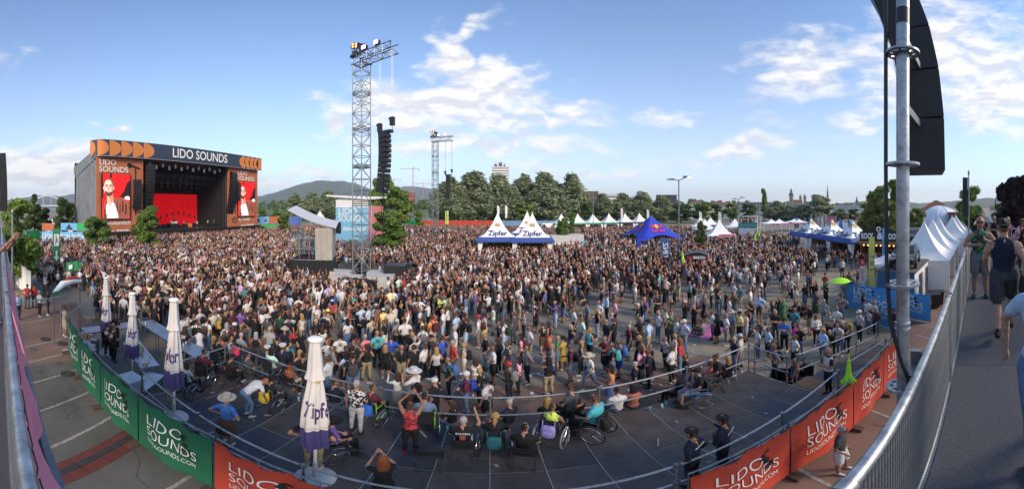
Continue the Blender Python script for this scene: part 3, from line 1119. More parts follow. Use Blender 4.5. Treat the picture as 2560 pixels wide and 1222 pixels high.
# roof banner: rounded corner at the left end, navy with orange half discs
def banner_pt(s,v,off=0.0):
 """s metres along the banner from its left end, v 0..1 up"""
 r=2.6
 la=math.pi/2*r
 x0=1.0+off
 z=16.75+v*3.25
 if s<la:
  a=s/r
  return Vector((x0-r+(r+0)*math.sin(a),SY0-.9+r-(r+off)*math.cos(a)-(0),z))
 return Vector((x0,SY0-.9+r+(s-la),z))
LB=SY1+.9-(SY0-.9+2.6)+math.pi/2*2.6
mb=MB()
ns=70
vs=[]
for i in range(ns+1):
 s_=LB*i/ns
 vs+=[banner_pt(s_,0),banner_pt(s_,1),banner_pt(s_,1,-.5),banner_pt(s_,0,-.5)]
mb.add(vs,[(4*i+a,4*i+4+a,4*i+4+(a+1)%4,4*i+(a+1)%4) for i in range(ns) for a in range(4)]+[(3,2,1,0),(4*ns,4*ns+1,4*ns+2,4*ns+3)])
rbn=mb.build('roof_banner',M_navy,st,smooth=False)
mb=MB()
for v in (-.012,1.0):
 mb.tube([banner_pt(LB*i/40,v,.02) for i in range(41)],.06,5)
mb.build('banner_hem',mat('pale_hem',(.35,.36,.38),.7),st)
def half_disc(s0,rad,flip=False,squash=1.0):
 V=[]
 n_=14
 for k in range(n_+1):
  a_=math.pi/2*k/n_
  s_=s0+math.sin(a_)*rad*1.45*squash*(-1 if flip else 1)
  h_=max(.002,math.cos(a_)*.485)
  V+=[banner_pt(s_,.5-h_,.03),banner_pt(s_,.5+h_,.03)]
 mb_=MB()
 mb_.add(V,[(2*k,2*k+2,2*k+3,2*k+1) for k in range(n_)])
 mb_.build('half_disc_print',M_orange_p,rbn,smooth=False)
for i,(s_,q) in enumerate([(.15,.7),(2.2,1.0),(4.6,1.05),(7.05,1.05),(9.5,1.05),(11.9,1.05)]):
 half_disc(s_,1.58,False,q)
for i,s_ in enumerate([LB-6.3,LB-4.6,LB-3.0,LB-1.4,LB-.1]):
 half_disc(s_,1.3,True,1.05)
lettering('LIDO SOUNDS',M_letter,rbn,None,(0,1,0),(0,0,1),2.85,.012,fn=lambda u,v:banner_pt(26.4+u,.5+v/3.25+.01,.045),width=15.4)
# orange wings with screens
def wing(y0,y1,label):
 w=MB()
 n=24
 vs=[]
 for i in range(n+1):
  y=y0+(y1-y0)*i/n
  vs+=[(.15+.04*math.sin(i*1.3),y,1.6),(.15+.03*math.sin(i*1.1+1),y,16.9),(-.2,y,16.9),(-.2,y,1.6)]
 w.add(vs,[(4*i+a,4*i+4+a,4*i+4+(a+1)%4,4*i+(a+1)%4) for i in range(n) for a in range(4)]+[(3,2,1,0),(4*n,4*n+1,4*n+2,4*n+3)])
 return w.build('orange_wing',M_orange,st)
wl=wing(SY0-.2,OY0,'left')
wr=wing(OY1,SY1+.2,'right')
wl['label']='orange banner wing at the stage\'s left with a screen'
wr['label']='orange banner wing at the stage\'s right with a screen'
def emis(name,col,s):
 return mat(name,col,.6,var=.12,vscale=1.2,emit=col,estr=s*1.3)
S_RED=emis('screen_red',(.75,.004,.004),.75)
S_DARK=emis('screen_dark',(.02,.006,.008),.3)
S_BROWN=emis('screen_brown',(.20,.055,.03),.55)
S_WHITE=emis('screen_white',(.72,.72,.80),.7)
S_SKIN=emis('screen_skin',(.62,.30,.22),.6)
S_HAIR=emis('screen_hair',(.075,.03,.02),.4)
S_LIGHT=emis('screen_pale',(.7,.6,.58),.6)
def screen(y0,y1,z0,z1,parent):
 s=MB()
 s.box((.35,(y0+y1)/2,(z0+z1)/2),(.3,y1-y0+.3,z1-z0+.3))
 frame=s.build('screen_frame',M_black,parent,smooth=False)
 W_,H_=y1-y0,z1-z0
 lay=[0]
 def poly(pts,m):
  lay[0]+=1
  mb_=MB()
  x=.505+lay[0]*.006
  mb_.add([(x,y0+u*W_,z0+v*H_) for u,v in pts],[tuple(range(len(pts)))])
  mb_.build('screen_picture',m,frame,smooth=False)
 def ell(cu,cv,ru,rv,m,a0=0,a1=2*math.pi):
  poly([(cu+ru*math.cos(a0+(a1-a0)*k/24),cv+rv*math.sin(a0+(a1-a0)*k/24)) for k in range(24 if a1-a0>6 else 25)],m)
 poly([(0,0),(1,0),(1,1),(0,1)],S_RED)
 poly([(0,.45),(.0,1),(.03,1),(.05,.45)],S_DARK)
 poly([(.27,.9),(.27,1),(.36,1),(.36,.9)],S_DARK)
 poly([(.62,.48),(.78,.62),(.9,.82),(1,.86),(1,.44)],S_DARK)
 poly([(.42,.62),(.44,.64),(.72,.55),(.72,.53)],S_DARK)
 poly([(.80,.44),(.84,.50),(.95,.51),(1,.49),(1,.42)],S_LIGHT)
 poly([(.02,0),(.05,.30),(.14,.44),(.36,.48),(.50,.46),(.78,.46),(1,.36),(1,.06),(.90,0)],S_BROWN)
 poly([(.12,.02),(.14,.30),(.20,.36),(.40,.36),(.46,.30),(.55,.12),(.58,.02)],S_WHITE)
 poly([(.18,.36),(.24,.28),(.34,.30),(.40,.40),(.38,.56),(.16,.52)],S_SKIN)
 ell(.235,.705,.205,.195,S_HAIR)
 ell(.222,.69,.172,.182,S_SKIN)
 ell(.02+.03,.68,.025,.035,S_SKIN)
 ell(.41,.68,.02,.035,S_SKIN)
 SD=emis('screen_skin_shade',(.42,.18,.13),.5)
 SL=emis('screen_skin_light',(.74,.42,.33),.65)
 poly([(.30,.86),(.36,.80),(.395,.70),(.38,.58),(.30,.52),(.33,.62),(.335,.74)],SD)
 ell(.20,.80,.10,.055,SL)
 ell(.13,.665,.035,.04,SL)
 ell(.265,.665,.03,.035,SL)
 poly([(.24,.50),(.38,.56),(.38,.42),(.33,.36),(.26,.40)],SD)
 for fx,fz in ((.52,.40),(.62,.36),(.72,.40),(.84,.34),(.06,.22),(.10,.12)):
  poly([(fx,fz),(fx+.05,fz-.02),(fx+.03,fz-.26),(fx-.01,fz-.22)],S_DARK if fx>.7 else emis('screen_brown_shade',(.10,.026,.015),.5))
  poly([(fx+.05,fz),(fx+.08,fz-.01),(fx+.06,fz-.2)],emis('screen_brown_light',(.30,.10,.055),.55))
 poly([(.34,.30),(.40,.36),(.46,.30),(.55,.12),(.58,.02),(.46,.02),(.42,.18)],emis('screen_white_shade',(.45,.45,.54),.6))
 poly([(.08,.60),(.12,.53),(.20,.50),(.28,.51),(.36,.56),(.39,.64),(.34,.60),(.27,.59),(.18,.59),(.11,.62)],S_HAIR)
 poly([(.15,.575),(.22,.568),(.28,.577),(.22,.584)],emis('screen_mouth',(.45,.10,.09),.5))
 for cu in (.145,.285):
  ell(cu,.725,.035,.010,S_HAIR)
  ell(cu,.752,.05,.008,S_HAIR)
 poly([(.20,.72),(.185,.65),(.215,.635),(.245,.65),(.23,.72)],SD)
 return frame
screen(SY0+.9,SY0+6.6,4.55,13.3,wl)
screen(OY1+3.2,OY1+9.2,4.55,13.3,wr)
for wgt,y,sz in ((wl,SY0+.35,1.55),(wr,OY1+3.2,1.5)):
 lettering('LIDO',M_letter,wgt,(.21,y,15.55),(0,1,0),(0,0,1),sz,.006,'LEFT')
 lettering('SOUNDS',M_letter,wgt,(.21,y,14.2),(0,1,0),(0,0,1),sz,.006,'LEFT')
 lettering('#glaubandich',M_letter,wgt,(.21,y+.35,3.75),(0,1,0),(0,0,1),1.15,.008,'LEFT',width=6.3 if wgt is wl else 4.2)
 lettering('ALOHA',M_letter,wgt,(.21,y+1.1,2.15),(0,1,0),(0,0,1),.6,.02,'LEFT')
 lettering('SPARKASSE',M_letter,wgt,(.21,y+(3.6 if wgt is wl else 3.2),2.2),(0,1,0),(0,0,1),.52,.03,'LEFT')
 # microphone drawing
 yy=y+(6.4 if wgt is wl else -2.2)
 mb=MB()
 mb.prism([(yy+.55*math.cos(a_),15.2+.55*math.sin(a_)) for a_ in [k*math.pi/8 for k in range(16)]],.2,.23,'x')
 mb.prism([(yy+.3,15.45),(yy+.3,14.95),(yy+2.3,14.5),(yy+2.3,14.75)],.2,.232,'x')
 mb.prism([(yy+1.2,14.9),(yy+1.2,5.2),(yy+1.42,5.2),(yy+1.42,14.9)],.2,.226,'x')
 mb.build('microphone_print',M_blackcloth,wgt,smooth=False)
 mb=MB()
 for rr in (.5,.85):
  mb.ring((.225,yy+1.2,3.6 if wgt is wr else 2.5),rr,rr-.13,.012,20,'x')
 mb.build('speaker_print',M_blackcloth,wgt,smooth=False)
# line arrays hung in front of the stage
def line_array(parent,p,n,h,w,dp,tilt=0.0,yaw=0.0,m=None,name='speaker_box'):
 bb=MB()
 bb.box((0,0,0),(dp,w,h*.92))
 bb.box((dp/2+.004,0,0),(.012,w*.86,h*.72))
 me=bb.mesh(name,m or M_black,False)
 x=0
 for i in range(n):
  o=link(name,me,parent,(p[0]+x,p[1],p[2]-i*h))
  o.rotation_euler=(0,tilt*i/n,yaw)
  x-=math.sin(tilt*i/n)*h
line_array(st,(1.3,29.3,15.2),14,.72,1.7,.9,.35)
line_array(st,(1.3,26.4,12.0),9,.66,1.5,.8,.2)
line_array(st,(1.3,51.9,15.0),14,.72,1.6,.9,.35)
line_array(st,(1.3,53.6,12.6),7,.66,1.3,.8,.2)
# lamps under the roof
lm=MB()
lm.box((0,0,.1),(.3,.36,.4))
lm.tube([(0,0,-.1),(.12,0,-.55)],[.16,.22],8)
lme=lm.mesh('stage_lamp',M_black)
lw=MB()
lw.lathe([(.18,0),(.26,-.3),(.3,-.55),(.26,-.9),(.1,-.95)],8)
lwe=lw.mesh('white_stage_lamp',mat('lamp_white',(.5,.5,.52),.4,.2))
for i in range(13):
 y=30.4+i*1.6
 link('white_stage_lamp',lwe,st,(-1.2,y,16.4-(i%2)*.5))
for row,(x,z) in enumerate([(-4.5,13.4),(-8,13.0),(-11,12.4),(-6,12.0)]):
 mb=MB()
 mb.tube([(x,OY0+.3,z+.5),(x,OY1-.3,z+.5)],.07,5)
 mb.tube([(x,OY0+.3,z+.95),(x,OY1-.3,z+.95)],.07,5)
 for k in range(22):
  mb.tube([(x,OY0+.5+k,z+.5),(x,OY0+1+k,z+.95)],.04,3)
 mb.build('lighting_truss',M_dark_steel,st)
 for k in range(12):
  link('stage_lamp',lme,st,(x,OY0+1.5+k*1.75+row*.3,z))
# small moving head lamps of the backdrop, unlit in front of the curtain; the red glow is put into its cloth
for k in range(9):
 link('stage_lamp',lme,st,(-12,37.5+k*1.75,3.6+1.7*math.sin(math.pi*k/8)))
for k in range(7):
 mb=MB()
 mb.box((-3.4-(k%3)*1.6,34+k*2.3,ZS+.45),(.8,1.1,.9))
 mb.build('backline_box',M_black if k!=4 else M_orange_p,st)
mb=MB()
mb.box((-5,38.6,ZS+.5),(2,2.2,1))
mb.build('drum_riser',M_black,st)
mb=MB()
for (y,z,r_) in ((38,3.5,.35),(38.7,3.4,.3),(39.3,3.5,.32)):
 mb.lathe([(r_,0),(r_,.45)],12,(-4.8,y,z-.45))
mb.build('drum_kit',M_white,st)
# crowd barrier and skirt along the stage front
mb=MB()
mb.box((.6,(SY0+SY1)/2,.8),(.3,SY1-SY0+6,1.5))
mb.build('stage_skirt',M_grille,st,smooth=False)
# coloured banners right and left of the stage
def flat_banner(label,p0,p1,z0,z1,m,name='banner',cat='banner',group=None,text=None,tm=None,tsize=.8,frame=True,wav=.05):
 p0,p1=Vector((p0[0],p0[1],0)),Vector((p1[0],p1[1],0))
 d=p1-p0
 L_=d.length
 t_=thing(name,label,cat,p0,math.atan2(d.y,d.x),group)
 n=max(4,int(L_/.3))
 vs=[]
 for i in range(n+1):
  x=L_*i/n
  w=wav*math.sin(i*.9)*(0 if i in (0,n) else 1)
  vs+=[(x,w-.012,z0),(x,w*.4-.012,z1),(x,w*.4+.012,z1),(x,w+.012,z0)]
 b_=MB()
 b_.add(vs,[(4*i+a,4*i+4+a,4*i+4+(a+1)%4,4*i+(a+1)%4) for i in range(n) for a in range(4)]+[(3,2,1,0),(4*n,4*n+1,4*n+2,4*n+3)])
 bo=b_.build('banner_cloth',m,t_)
 if frame:
  for x in (0.02,L_-.02):
   f_=MB()
   f_.tube([(x,.05,0),(x,.05,z1+.05)],.025,6)
   f_.build('post',M_steel,t_)
 if text:
  lettering(text,tm or M_letter,bo,(L_/2,-wav-.03,(z0+z1)/2),(1,0,0),(0,0,1),tsize)
 return t_
def wave_logo(parent,L_,z,m):
 mb_=MB()
 mb_.prism([(L_*.3,z-.5),(L_*.42,z+.1),(L_*.52,z+.5),(L_*.62,z+.2),(L_*.58,z),(L_*.72,z-.2),(L_*.7,z-.5)],-.10,-.085,'y')
 mb_.build('wave_print',m,parent,smooth=False)
M_sky_ban=mat('light_blue_banner',(.16,.42,.68),.8,var=.08)
M_bgreen=mat('bright_green_banner',(.03,.36,.11),.8,var=.08)
bl=[(632,'sky blue banner with wave drawing just right of the stage',668,M_sky_ban),(668,'sky blue wave banner beside the orange one near the river',672,M_sky_ban)]
a0,a1,a2,a3=D(636,92),D(655,93),D(672,94),D(700,96)
for i,(p,q,m_,lb_) in enumerate([(a0,a1,M_sky_ban,'sky blue banner with wave drawing next to the stage\'s right end'),(a1,a2,M_sky_ban,'second sky blue banner with wave drawing, beside the orange one'),(a2,a3,M_orange,'orange pink banner on the fence between stage and river')]):
 tt=flat_banner(lb_,p,q,2.0,4.0,m_,group='coloured banners along the fences')
 if i<2:
  wave_logo(tt,(q-p).length,3.0,M_navy)
flat_banner('long green banner low beside the stage\'s right end',D(632,86),D(690,88),.6,2.0,M_bgreen,group='coloured banners along the fences')
b0,b1,b2,b3,b4=D(105,60),D(135,59),D(152,59),D(192,58),D(216,57)
flat_banner('orange pink banner left of the exit flag on the backstage fence',b0,b1,2.35,3.75,M_orange,group='coloured banners along the fences')
tt=flat_banner('blue wave banner right of the exit flag on the backstage fence',b2,b3,2.45,3.85,M_sky_ban,group='coloured banners along the fences')
wave_logo(tt,(b3-b2).length,3.15,M_navy)
flat_banner('bright green banner behind the small round tree',b3,b4,2.55,3.9,M_bgreen,group='coloured banners along the fences')
flat_banner('long sky blue lower banner on the backstage fence',b0,b4,.3,2.2,M_sky_ban,group='coloured banners along the fences',text='LIDO  SOUNDS',tsize=1.3)
flat_banner('green banner left of the exit flag behind the bright tree',D(66,50),D(100,52),.8,3.0,M_bgreen,group='coloured banners along the fences')
# backstage tents, truck, scaffold
for k,(px,d,tp) in enumerate([(122,96,548),(133,92,546),(150,100,556),(168,100,558)]):
 t=thing('backstage_tent',['white peaked tent farthest left behind the backstage fence','white peaked tent in front of the dark backstage tree','low white tent between backstage tree and stage','low white tent next to the stage\'s side drape'][k],'tent',D(px,d),.4,'white backstage tents')
 h=H(tp,d)
 mb=MB()
 s=2.6
 mb.add([(-s,-s,h*.45),(s,-s,h*.45),(s,s,h*.45),(-s,s,h*.45),(-s*.3,-s*.3,h*.7),(s*.3,-s*.3,h*.7),(s*.3,s*.3,h*.7),(-s*.3,s*.3,h*.7),(0,0,h)],
           [(0,1,5,4),(1,2,6,5),(2,3,7,6),(3,0,4,7),(4,5,8),(5,6,8),(6,7,8),(7,4,8)])
 mb.build('roof',M_whitefab,t)
 mb=MB()
 mb.box((0,0,h*.22),(s*1.9,s*1.9,h*.44))
 mb.build('wall',M_whitefab,t,smooth=False)
# ------------------------------------------------------------------ speaker towers
def lattice(mb,p0,p1,w,r=.05,rb=.028,step=1.0,up=None):
 """square lattice mast between two points"""
 p0,p1=Vector(p0),Vector(p1)
 t_=(p1-p0).normalized()
 u=t_.cross(up or Vector((1,0,0) if abs(t_.x)<.8 else (0,0,1))).normalized()
 v=t_.cross(u)
 cs=[u*(sx*w/2)+v*(sy*w/2) for sx,sy in ((-1,-1),(1,-1),(1,1),(-1,1))]
 for c in cs:
  mb.tube([p0+c,p1+c],r,6)
 n=max(1,round((p1-p0).length/step))
 for i in range(n):
  a,b=p0.lerp(p1,i/n),p0.lerp(p1,(i+1)/n)
  for k in range(4):
   c0,c1=cs[k],cs[(k+1)%4]
   if (i+k)%2:
    c0,c1=c1,c0
   mb.tube([a+c0,b+c1],rb,4,False)
   mb.tube([a+cs[k],a+cs[(k+1)%4]],rb,4,False)
M_pink_glow=mat('pink_lamp_glass',(.9,.3,.8),.3,var=0,emit=(1.0,.25,.85),estr=9)
M_blinder=mat('blinder_glass',(.5,.2,.1),.3,var=0,emit=(1.0,.35,.12),estr=1.6)
def speaker_tower(label,base,top,yaw,arm):
 """mast with a cantilever arm along local +x, hoists and a hanging line array"""
 t_=thing('speaker_tower',label,'speaker tower',base,yaw,'delay speaker towers')
 mb=MB()
 lattice(mb,(0,0,0),(0,0,top-.3),1.15,.055,.032,1.05)
 mb.build('mast',M_truss,t_)
 for z in [top*k/6 for k in range(1,6)]:
  mb=MB()
  for dz in (-.09,.09):
   for s_ in (-1,1):
    mb.tube([(s_*.58,-.62,z+dz),(s_*.58,.62,z+dz)],.05,5)
    mb.tube([(-.62,s_*.58,z+dz),(.62,s_*.58,z+dz)],.05,5)
  mb.build('joint_frame',M_truss,t_)
 mb=MB()
 lattice(mb,(-.75,0,top+.25),(arm,0,top+.25),1.0,.055,.032,.95)
 for z in (top-.3,top+.78):
  for s_ in (-1,1):
   mb.tube([(-.75,s_*.55,z),(.75,s_*.55,z)],.06,5)
   mb.tube([(s_*.55,-.75,z),(s_*.55,.75,z)],.06,5)
 mb.build('arm',M_truss,t_)
 # two hoist cables and the array
 for x in (arm*.57,arm*.93):
  mb=MB()
  for s_ in (-.06,.06):
   mb.tube([(x+s_,0,top-.2),(x+s_,0,top-7.0)],.016,4)
  mb.build('hoist_cable',M_dark_steel,t_)
 for x,dz in ((arm*.57,.0),(arm*.93,.35)):
  mb=MB()
  mb.box((x,0,top-7.3+dz),(.34,.34,.75))
  mb.tube([(x-.35,.0,top-7.02+dz),(x+.2,0,top-7.02+dz)],.1,6)
  mb.build('chain_hoist',M_black,t_)
 mb=MB()
 mb.box((arm*.74,0,top-7.8),(1.35,.5,.22))
 mb.tube([(arm*.93,0,top-7.5),(arm*.93,0,top-7.75)],.04,4)
 mb.build('flying_frame',M_black,t_)
 bb=MB()
 bb.prism([(-.42,-.20),(.36,-.17),(.36,.17),(-.42,.20)],-.4,.4,'y')
 bb.box((.38,0,0),(.05,.66,.27))
 bm_=bb.mesh('speaker_box',M_black,False)
 x,z,a_=arm*.72,top-8.15,-.05
 for i in range(12):
  o=link('speaker_box',bm_,t_,(x,0,z))
  o.rotation_euler=(0,a_+i*.022,0)
  z-=.43
  x-=math.sin(a_+i*.022)*.43+.0
 # lamps on top
 for k,(lx,glow) in enumerate([(.95,True),(arm*.62,True)]):
  mb=MB()
  mb.box((lx,-.55,top+1.05),(.5,.34,.42))
  mb.tube([(lx,-.5,top+.8),(lx,-.5,top+.9)],.09,5)
  lo=mb.build('flood_lamp',M_black,t_)
  mb=MB()
  mb.box((lx,-.735,top+1.05),(.44,.03,.36))
  mb.build('lamp_glass',M_pink_glow,lo)
 mb=MB()
 mb.box((-.5,-.3,top+1.95),(.95,.25,.62),Matrix.Rotation(.35,3,'Y'))
 mb.box((.35,-.3,top+1.55),(.7,.25,.52),Matrix.Rotation(.35,3,'Y'))
 bl_=mb.build('blinder_lamp',M_black,t_)
 for q in range(4):
  mb=MB()
  mb.lathe([(.13,-.02),(.13,.02)],10)
  o=mb.build('lamp_glass',M_blinder,bl_,(-.5+(q%2-.5)*.42,-.44,top+1.95+(q//2-.5)*.3-(q%2-.5)*.15))
  o.rotation_euler=(R(90),0,0)
 mb=MB()
 for q in range(4):
  mb.tube([(-.75+q*.3,-.3,top+.5),(-.75+q*.3,-.5,top+1.5)],.05,5)
  mb.ball((-.8+q*.42,-.4,top+.75+(q%2)*.3),(.24,.24,.27))
 mb.build('moving_light',M_black,t_)
 # slack cables down to the ground
 mb=MB()
 mb.tube([(arm*.66,.1,top-8),(arm*.64,.2,top-14),(arm*.6,.25,top-18),(arm*.7,.2,1.0)],.045,5)
 mb.tube([(arm*.66,.1,top-9),(arm*.6,.1,top-15.5),(arm*.3,.2,4),(.3,0,.5)],.03,5)
 mb.build('cable',M_black,t_)
 return t_
T1=D(904,28.4)
speaker_tower('tall lattice speaker tower with pink lamps rising from the crowd',T1,21.1,-.38,3.9)
T2=D(1088,68)
speaker_tower('smaller distant lattice speaker tower before the riverside willows',T2,21.6,-.1,4.0)
# flight cases, ballast blocks and barriers around the tower feet
M_case=mat('grey_ballast',(.42,.42,.40),.8,var=.15)
for k,(dx,dy,sx,sy,sz,m_,lb_) in enumerate([(-1.7,-.6,1.9,1.6,.9,M_case,'pale ballast block left of the tall tower\'s foot'),(1.5,.5,2.0,1.4,.9,M_case,'pale ballast block behind right of the tall tower\'s foot'),
                                                  (-.3,-2.2,2.4,1.3,.9,M_case,'pale ballast block nearest below the tall tower'),(2.4,-1.4,2.2,1.5,1.0,M_case,'pale ballast block right of the tall tower\'s foot'),
                                                  (3.1,.6,1.9,1.7,1.65,M_black,'black equipment case right of the tall tower')]):
 mb=MB()
 mb.box((0,0,sz/2),(sx,sy,sz))
 for s_ in (-1,1):
  mb.box((s_*(sx/2-.05),0,sz+.02),(.08,sy-.04,.05))
 tag(mb.build('ballast_block' if m_ is M_case else 'equipment_case',m_,loc=(T1.x+dx,T1.y+dy,0),rotz=.2,smooth=False),lb_,'block' if m_ is M_case else 'case')
mb=MB()
mb.box((0,0,.55),(2.6,1.2,.5))
for i in range(6):
 mb.ball((-1.1+i*.44,.1*(-1)**i,.8),(.34,.5,.2))
tag(mb.build('tarpaulin_bundle',M_blackcloth,loc=(T1.x+1.0,T1.y-3.2,0)),'black tarpaulin heaped over gear below the tall tower','tarpaulin')
def crowd_barrier(label,p0,p1,group):
 d=Vector(p1)-Vector(p0)
 L_=d.length
 t_=thing('crowd_barrier',label,'barrier',p0,math.atan2(d.y,d.x),group)
 mb_=MB()
 mb_.tube([(0,0,0),(0,0,1.15),(L_,0,1.15),(L_,0,0)],.028,6)
 mb_.tube([(0,0,.2),(L_,0,.2)],.02,5)
 mb_.build('frame',M_steel,t_)
 n=max(3,int(L_/.45))
 bm_=MB()
 bm_.tube([(0,0,.2),(0,0,1.15)],.018,5)
 me=bm_.mesh('upright',M_steel)
 for i in range(1,n):
  link('upright',me,t_,(L_*i/n,0,0))
 mb_=MB()
 mb_.box((L_/2,.03,.62),(L_-.1,.012,.78))
 mb_.build('infill_panel',M_dark_steel,t_)
 mb_=MB()
 mb_.add([(.1,-.02,.01),(L_-.1,-.02,.01),(L_-.1,-.8,.03),(.1,-.8,.03),(.1,-.02,.05),(L_-.1,-.02,.05),(L_-.1,-.8,.05),(.1,-.8,.05)],[(0,3,2,1),(4,5,6,7),(0,1,5,4),(1,2,6,5),(2,3,7,6),(3,0,4,7)])
 mb_.build('foot_plate',M_steel,t_)
bp=[(-3.6,2.6),(-1.5,2.7),(.6,2.75),(2.7,2.5),(4.6,1.9),(5.6,.3),(6.3,-1.4)]
bn=['first silver barrier behind the tall tower, next to the camera platform','second silver barrier directly behind the tall tower','third silver barrier right behind the tall tower','fourth silver barrier behind the black equipment case','fifth silver barrier right of the black case','outermost silver barrier right of the tall tower']
for i in range(6):
 crowd_barrier(bn[i],(T1.x+bp[i][0],T1.y+bp[i][1],0),(T1.x+bp[i+1][0],T1.y+bp[i+1][1],0),'silver barriers around the tall tower')
for i in range(5):
 crowd_barrier(['leftmost','second','middle','fourth','rightmost'][i]+' silver barrier in front of the distant speaker tower',D(1020+i*14,66-i*.5),D(1034+i*14,65.5-i*.5),'silver barriers at the distant tower')
mb=MB()
for i in range(5):
 mb.ball((-1.6+i*.8,.1*(-1)**i,.9),(.7,.9,.7))
tag(mb.build('tarpaulin_bundle',mat('green_tarp',(.04,.06,.045),.8),loc=D(1062,63)),'dark green tarpaulin mound in front of the distant tower','tarpaulin')
mb=MB()
for i in range(4):
 mb.ball((-1.5+i,.1*(-1)**i,.9),(.8,.9,.7))
tag(mb.build('tarpaulin_bundle',M_blackcloth,loc=D(1106,66)),'black tarpaulin mound right of the distant tower','tarpaulin')
# ------------------------------------------------------------------ mixing booth (blue front, pink side)
fx1,fy=-19.0,46.2
t=thing('mixing_booth','tall mixing booth tower with sky blue front and pink side','booth',(fx1,fy,0))
W_,Dp,Hh=5.9,7.4,8.4
mb=MB()
mb.add([(.4,-.4,Hh-.4),(.4,Dp+.6,Hh+.1),(-W_-1.6,Dp+.6,Hh+.35),(-W_-1.6,-.4,Hh+.25),(.4,-.4,Hh-.15),(.4,Dp+.6,Hh+.3),(-W_-1.6,Dp+.6,Hh+.6),(-W_-1.6,-.4,Hh+.5)],[(3,2,1,0),(4,5,6,7),(0,1,5,4),(1,2,6,5),(2,3,7,6),(3,0,4,7)])
mb.build('roof',M_whitefab,t,smooth=False)
M_skyblue=mat('booth_blue_banner',(.20,.47,.66),.8,var=.06,vscale=.8)
M_pinkb=mat('booth_pink_banner',(.62,.22,.27),.8,var=.06,vscale=.8)
for i in range(2):
 mb=MB()
 mb.box((-W_+W_*(i+.5)/2,0,3.4),(W_/2-.03,.1,6.8))
 o=mb.build('front_banner',M_skyblue,t,smooth=False)
mb=MB()
mb.box((-W_/2,.02,7.4),(W_-.02,.08,1.3))
mb.build('front_valance',M_whitefab,t,smooth=False)
lettering('LIDO',M_letter,t,(-W_+.5,-.07,6.1),(1,0,0),(0,0,1),1.5,.008,'LEFT')
lettering('SOUNDS',M_letter,t,(-W_+.5,-.07,4.95),(1,0,0),(0,0,1),1.5,.008,'LEFT',width=4.6)
lettering('#glaubandich',M_letter,t,(-W_+1.4,-.07,3.3),(1,0,0),(0,0,1),.85,.012,'LEFT',width=4.2)
mb=MB()
mb.box((.0,Dp/2,3.5),(.1,Dp-.1,7.0))
sd=mb.build('side_banner',M_pinkb,t,smooth=False)
lettering('LIDO SOUNDS',M_letter,sd,(.07,1.0,3.4),(0,0,1),(0,-1,0),1.15,.01)
mb=MB()
mb.prism([(2.2,4.2),(4.6,6.9),(6.2,6.9),(6.2,6.2),(3.4,3.6)],.055,.075,'x')
mb.prism([(3.6,.2),(6.9,4.4),(6.9,2.2),(5.2,.2)],.055,.075,'x')
mb.build('orange_print',M_orange_p,sd,smooth=False)
mb=MB()
for x in (-W_-1.4,-W_-.05):
 for y in (.1,2.6):
  mb.tube([(x,y,0),(x,y,4.3)],.04,5)
for z in (.8,2.2,3.6,4.3):
 mb.tube([(-W_-1.4,.1,z),(-W_-.05,.1,z)],.035,5)
 mb.tube([(-W_-1.4,2.6,z),(-W_-1.4,.1,z)],.035,5)
mb.box((-W_-.7,1.3,2.2),(1.5,2.5,.1))
mb.build('side_scaffold',M_dark_steel,t)
mb=MB()
mb.box((-W_+.55,-.16,3.4),(1.0,.1,1.8))
mb.box((-W_-.5,1.2,4.35),(2.2,3.0,.1))
mb.build('side_tarp',M_blackcloth,t)
mb=MB()
mb.box((-W_/2,Dp/2,3.4),(W_-.3,Dp-.3,6.6))
mb.build('booth_core',M_blackcloth,t,smooth=False)
# ------------------------------------------------------------------ camera platform with sail roof
cpos=D(786,30.5)
t=thing('camera_platform','scaffold camera platform with grey sail roof and black skirt','platform',(cpos.x,cpos.y,0),.42)
M_sail=mat('grey_sail',(.50,.52,.54),.8,var=.06)
M_sail2=mat('beige_grey_cloth',(.33,.31,.27),.9,var=.12,vscale=.9,bump=.6,bscale=2.5)
w=1.9
mb=MB()
n=10
vs=[]
for i in range(n+1):
 f=i/n
 for j in range(5):
  g_=j/4
  x=-w-.35+(2*w+.7)*f
  z=6.55-1.65*f-.22*math.sin(math.pi*f)+.0*g_
  y=-w-.2+(2*w+.4)*g_
  vs.append((x,y,z+.45*g_))
for i in range(n):
 for j in range(4):
  mb.f.append((i*5+j,(i+1)*5+j,(i+1)*5+j+1,i*5+j+1))
  mb.mi.append(0)
mb.v=[tuple(v) for v in vs]
# underside
off=len(mb.v)
mb.v+=[(a,b,c-.04) for a,b,c in mb.v]
mb.f+=[tuple(q+off for q in f)[::-1] for f in mb.f[:]]
mb.mi+=mb.mi[:]
mb.build('sail_roof',M_sail,t)
mb=MB()
n=14
vs=[]
for i in range(n+1):
 y=-w+.1+1.55*w*i/n
 for z in (1.95,3.4,4.85):
  vs.append((w+.05+.07*math.sin(i*1.1+z),y,z))
mb.add(vs,[(3*i+k,3*i+3+k,3*i+4+k,3*i+1+k) for i in range(n) for k in range(2)])
mb.build('side_cloth',M_sail2,t)
mb=MB()
for i in range(n+1):
 pass
vs=[]
for i in range(n+1):
 x=w-1.55+1.6*i/n
 for z in (1.95,3.4,4.9):
  vs.append((x,-w-.06+.06*math.sin(i*1.3+z),z))
mb.add(vs,[(3*i+k,3*i+3+k,3*i+4+k,3*i+1+k) for i in range(n) for k in range(2)])
mb.build('front_cloth',M_sail2,t)
mb=MB()
for sx in (-w,w):
 for sy in (-w,w):
  mb.tube([(sx,sy,0),(sx,sy,6.3 if sx<0 else 4.85)],.045,6)
for z in (1.9,2.9,3.9):
 for s_ in (-w,w):
  mb.tube([(-w,s_,z),(w,s_,z)],.035,5)
  mb.tube([(s_,-w,z),(s_,w,z)],.035,5)
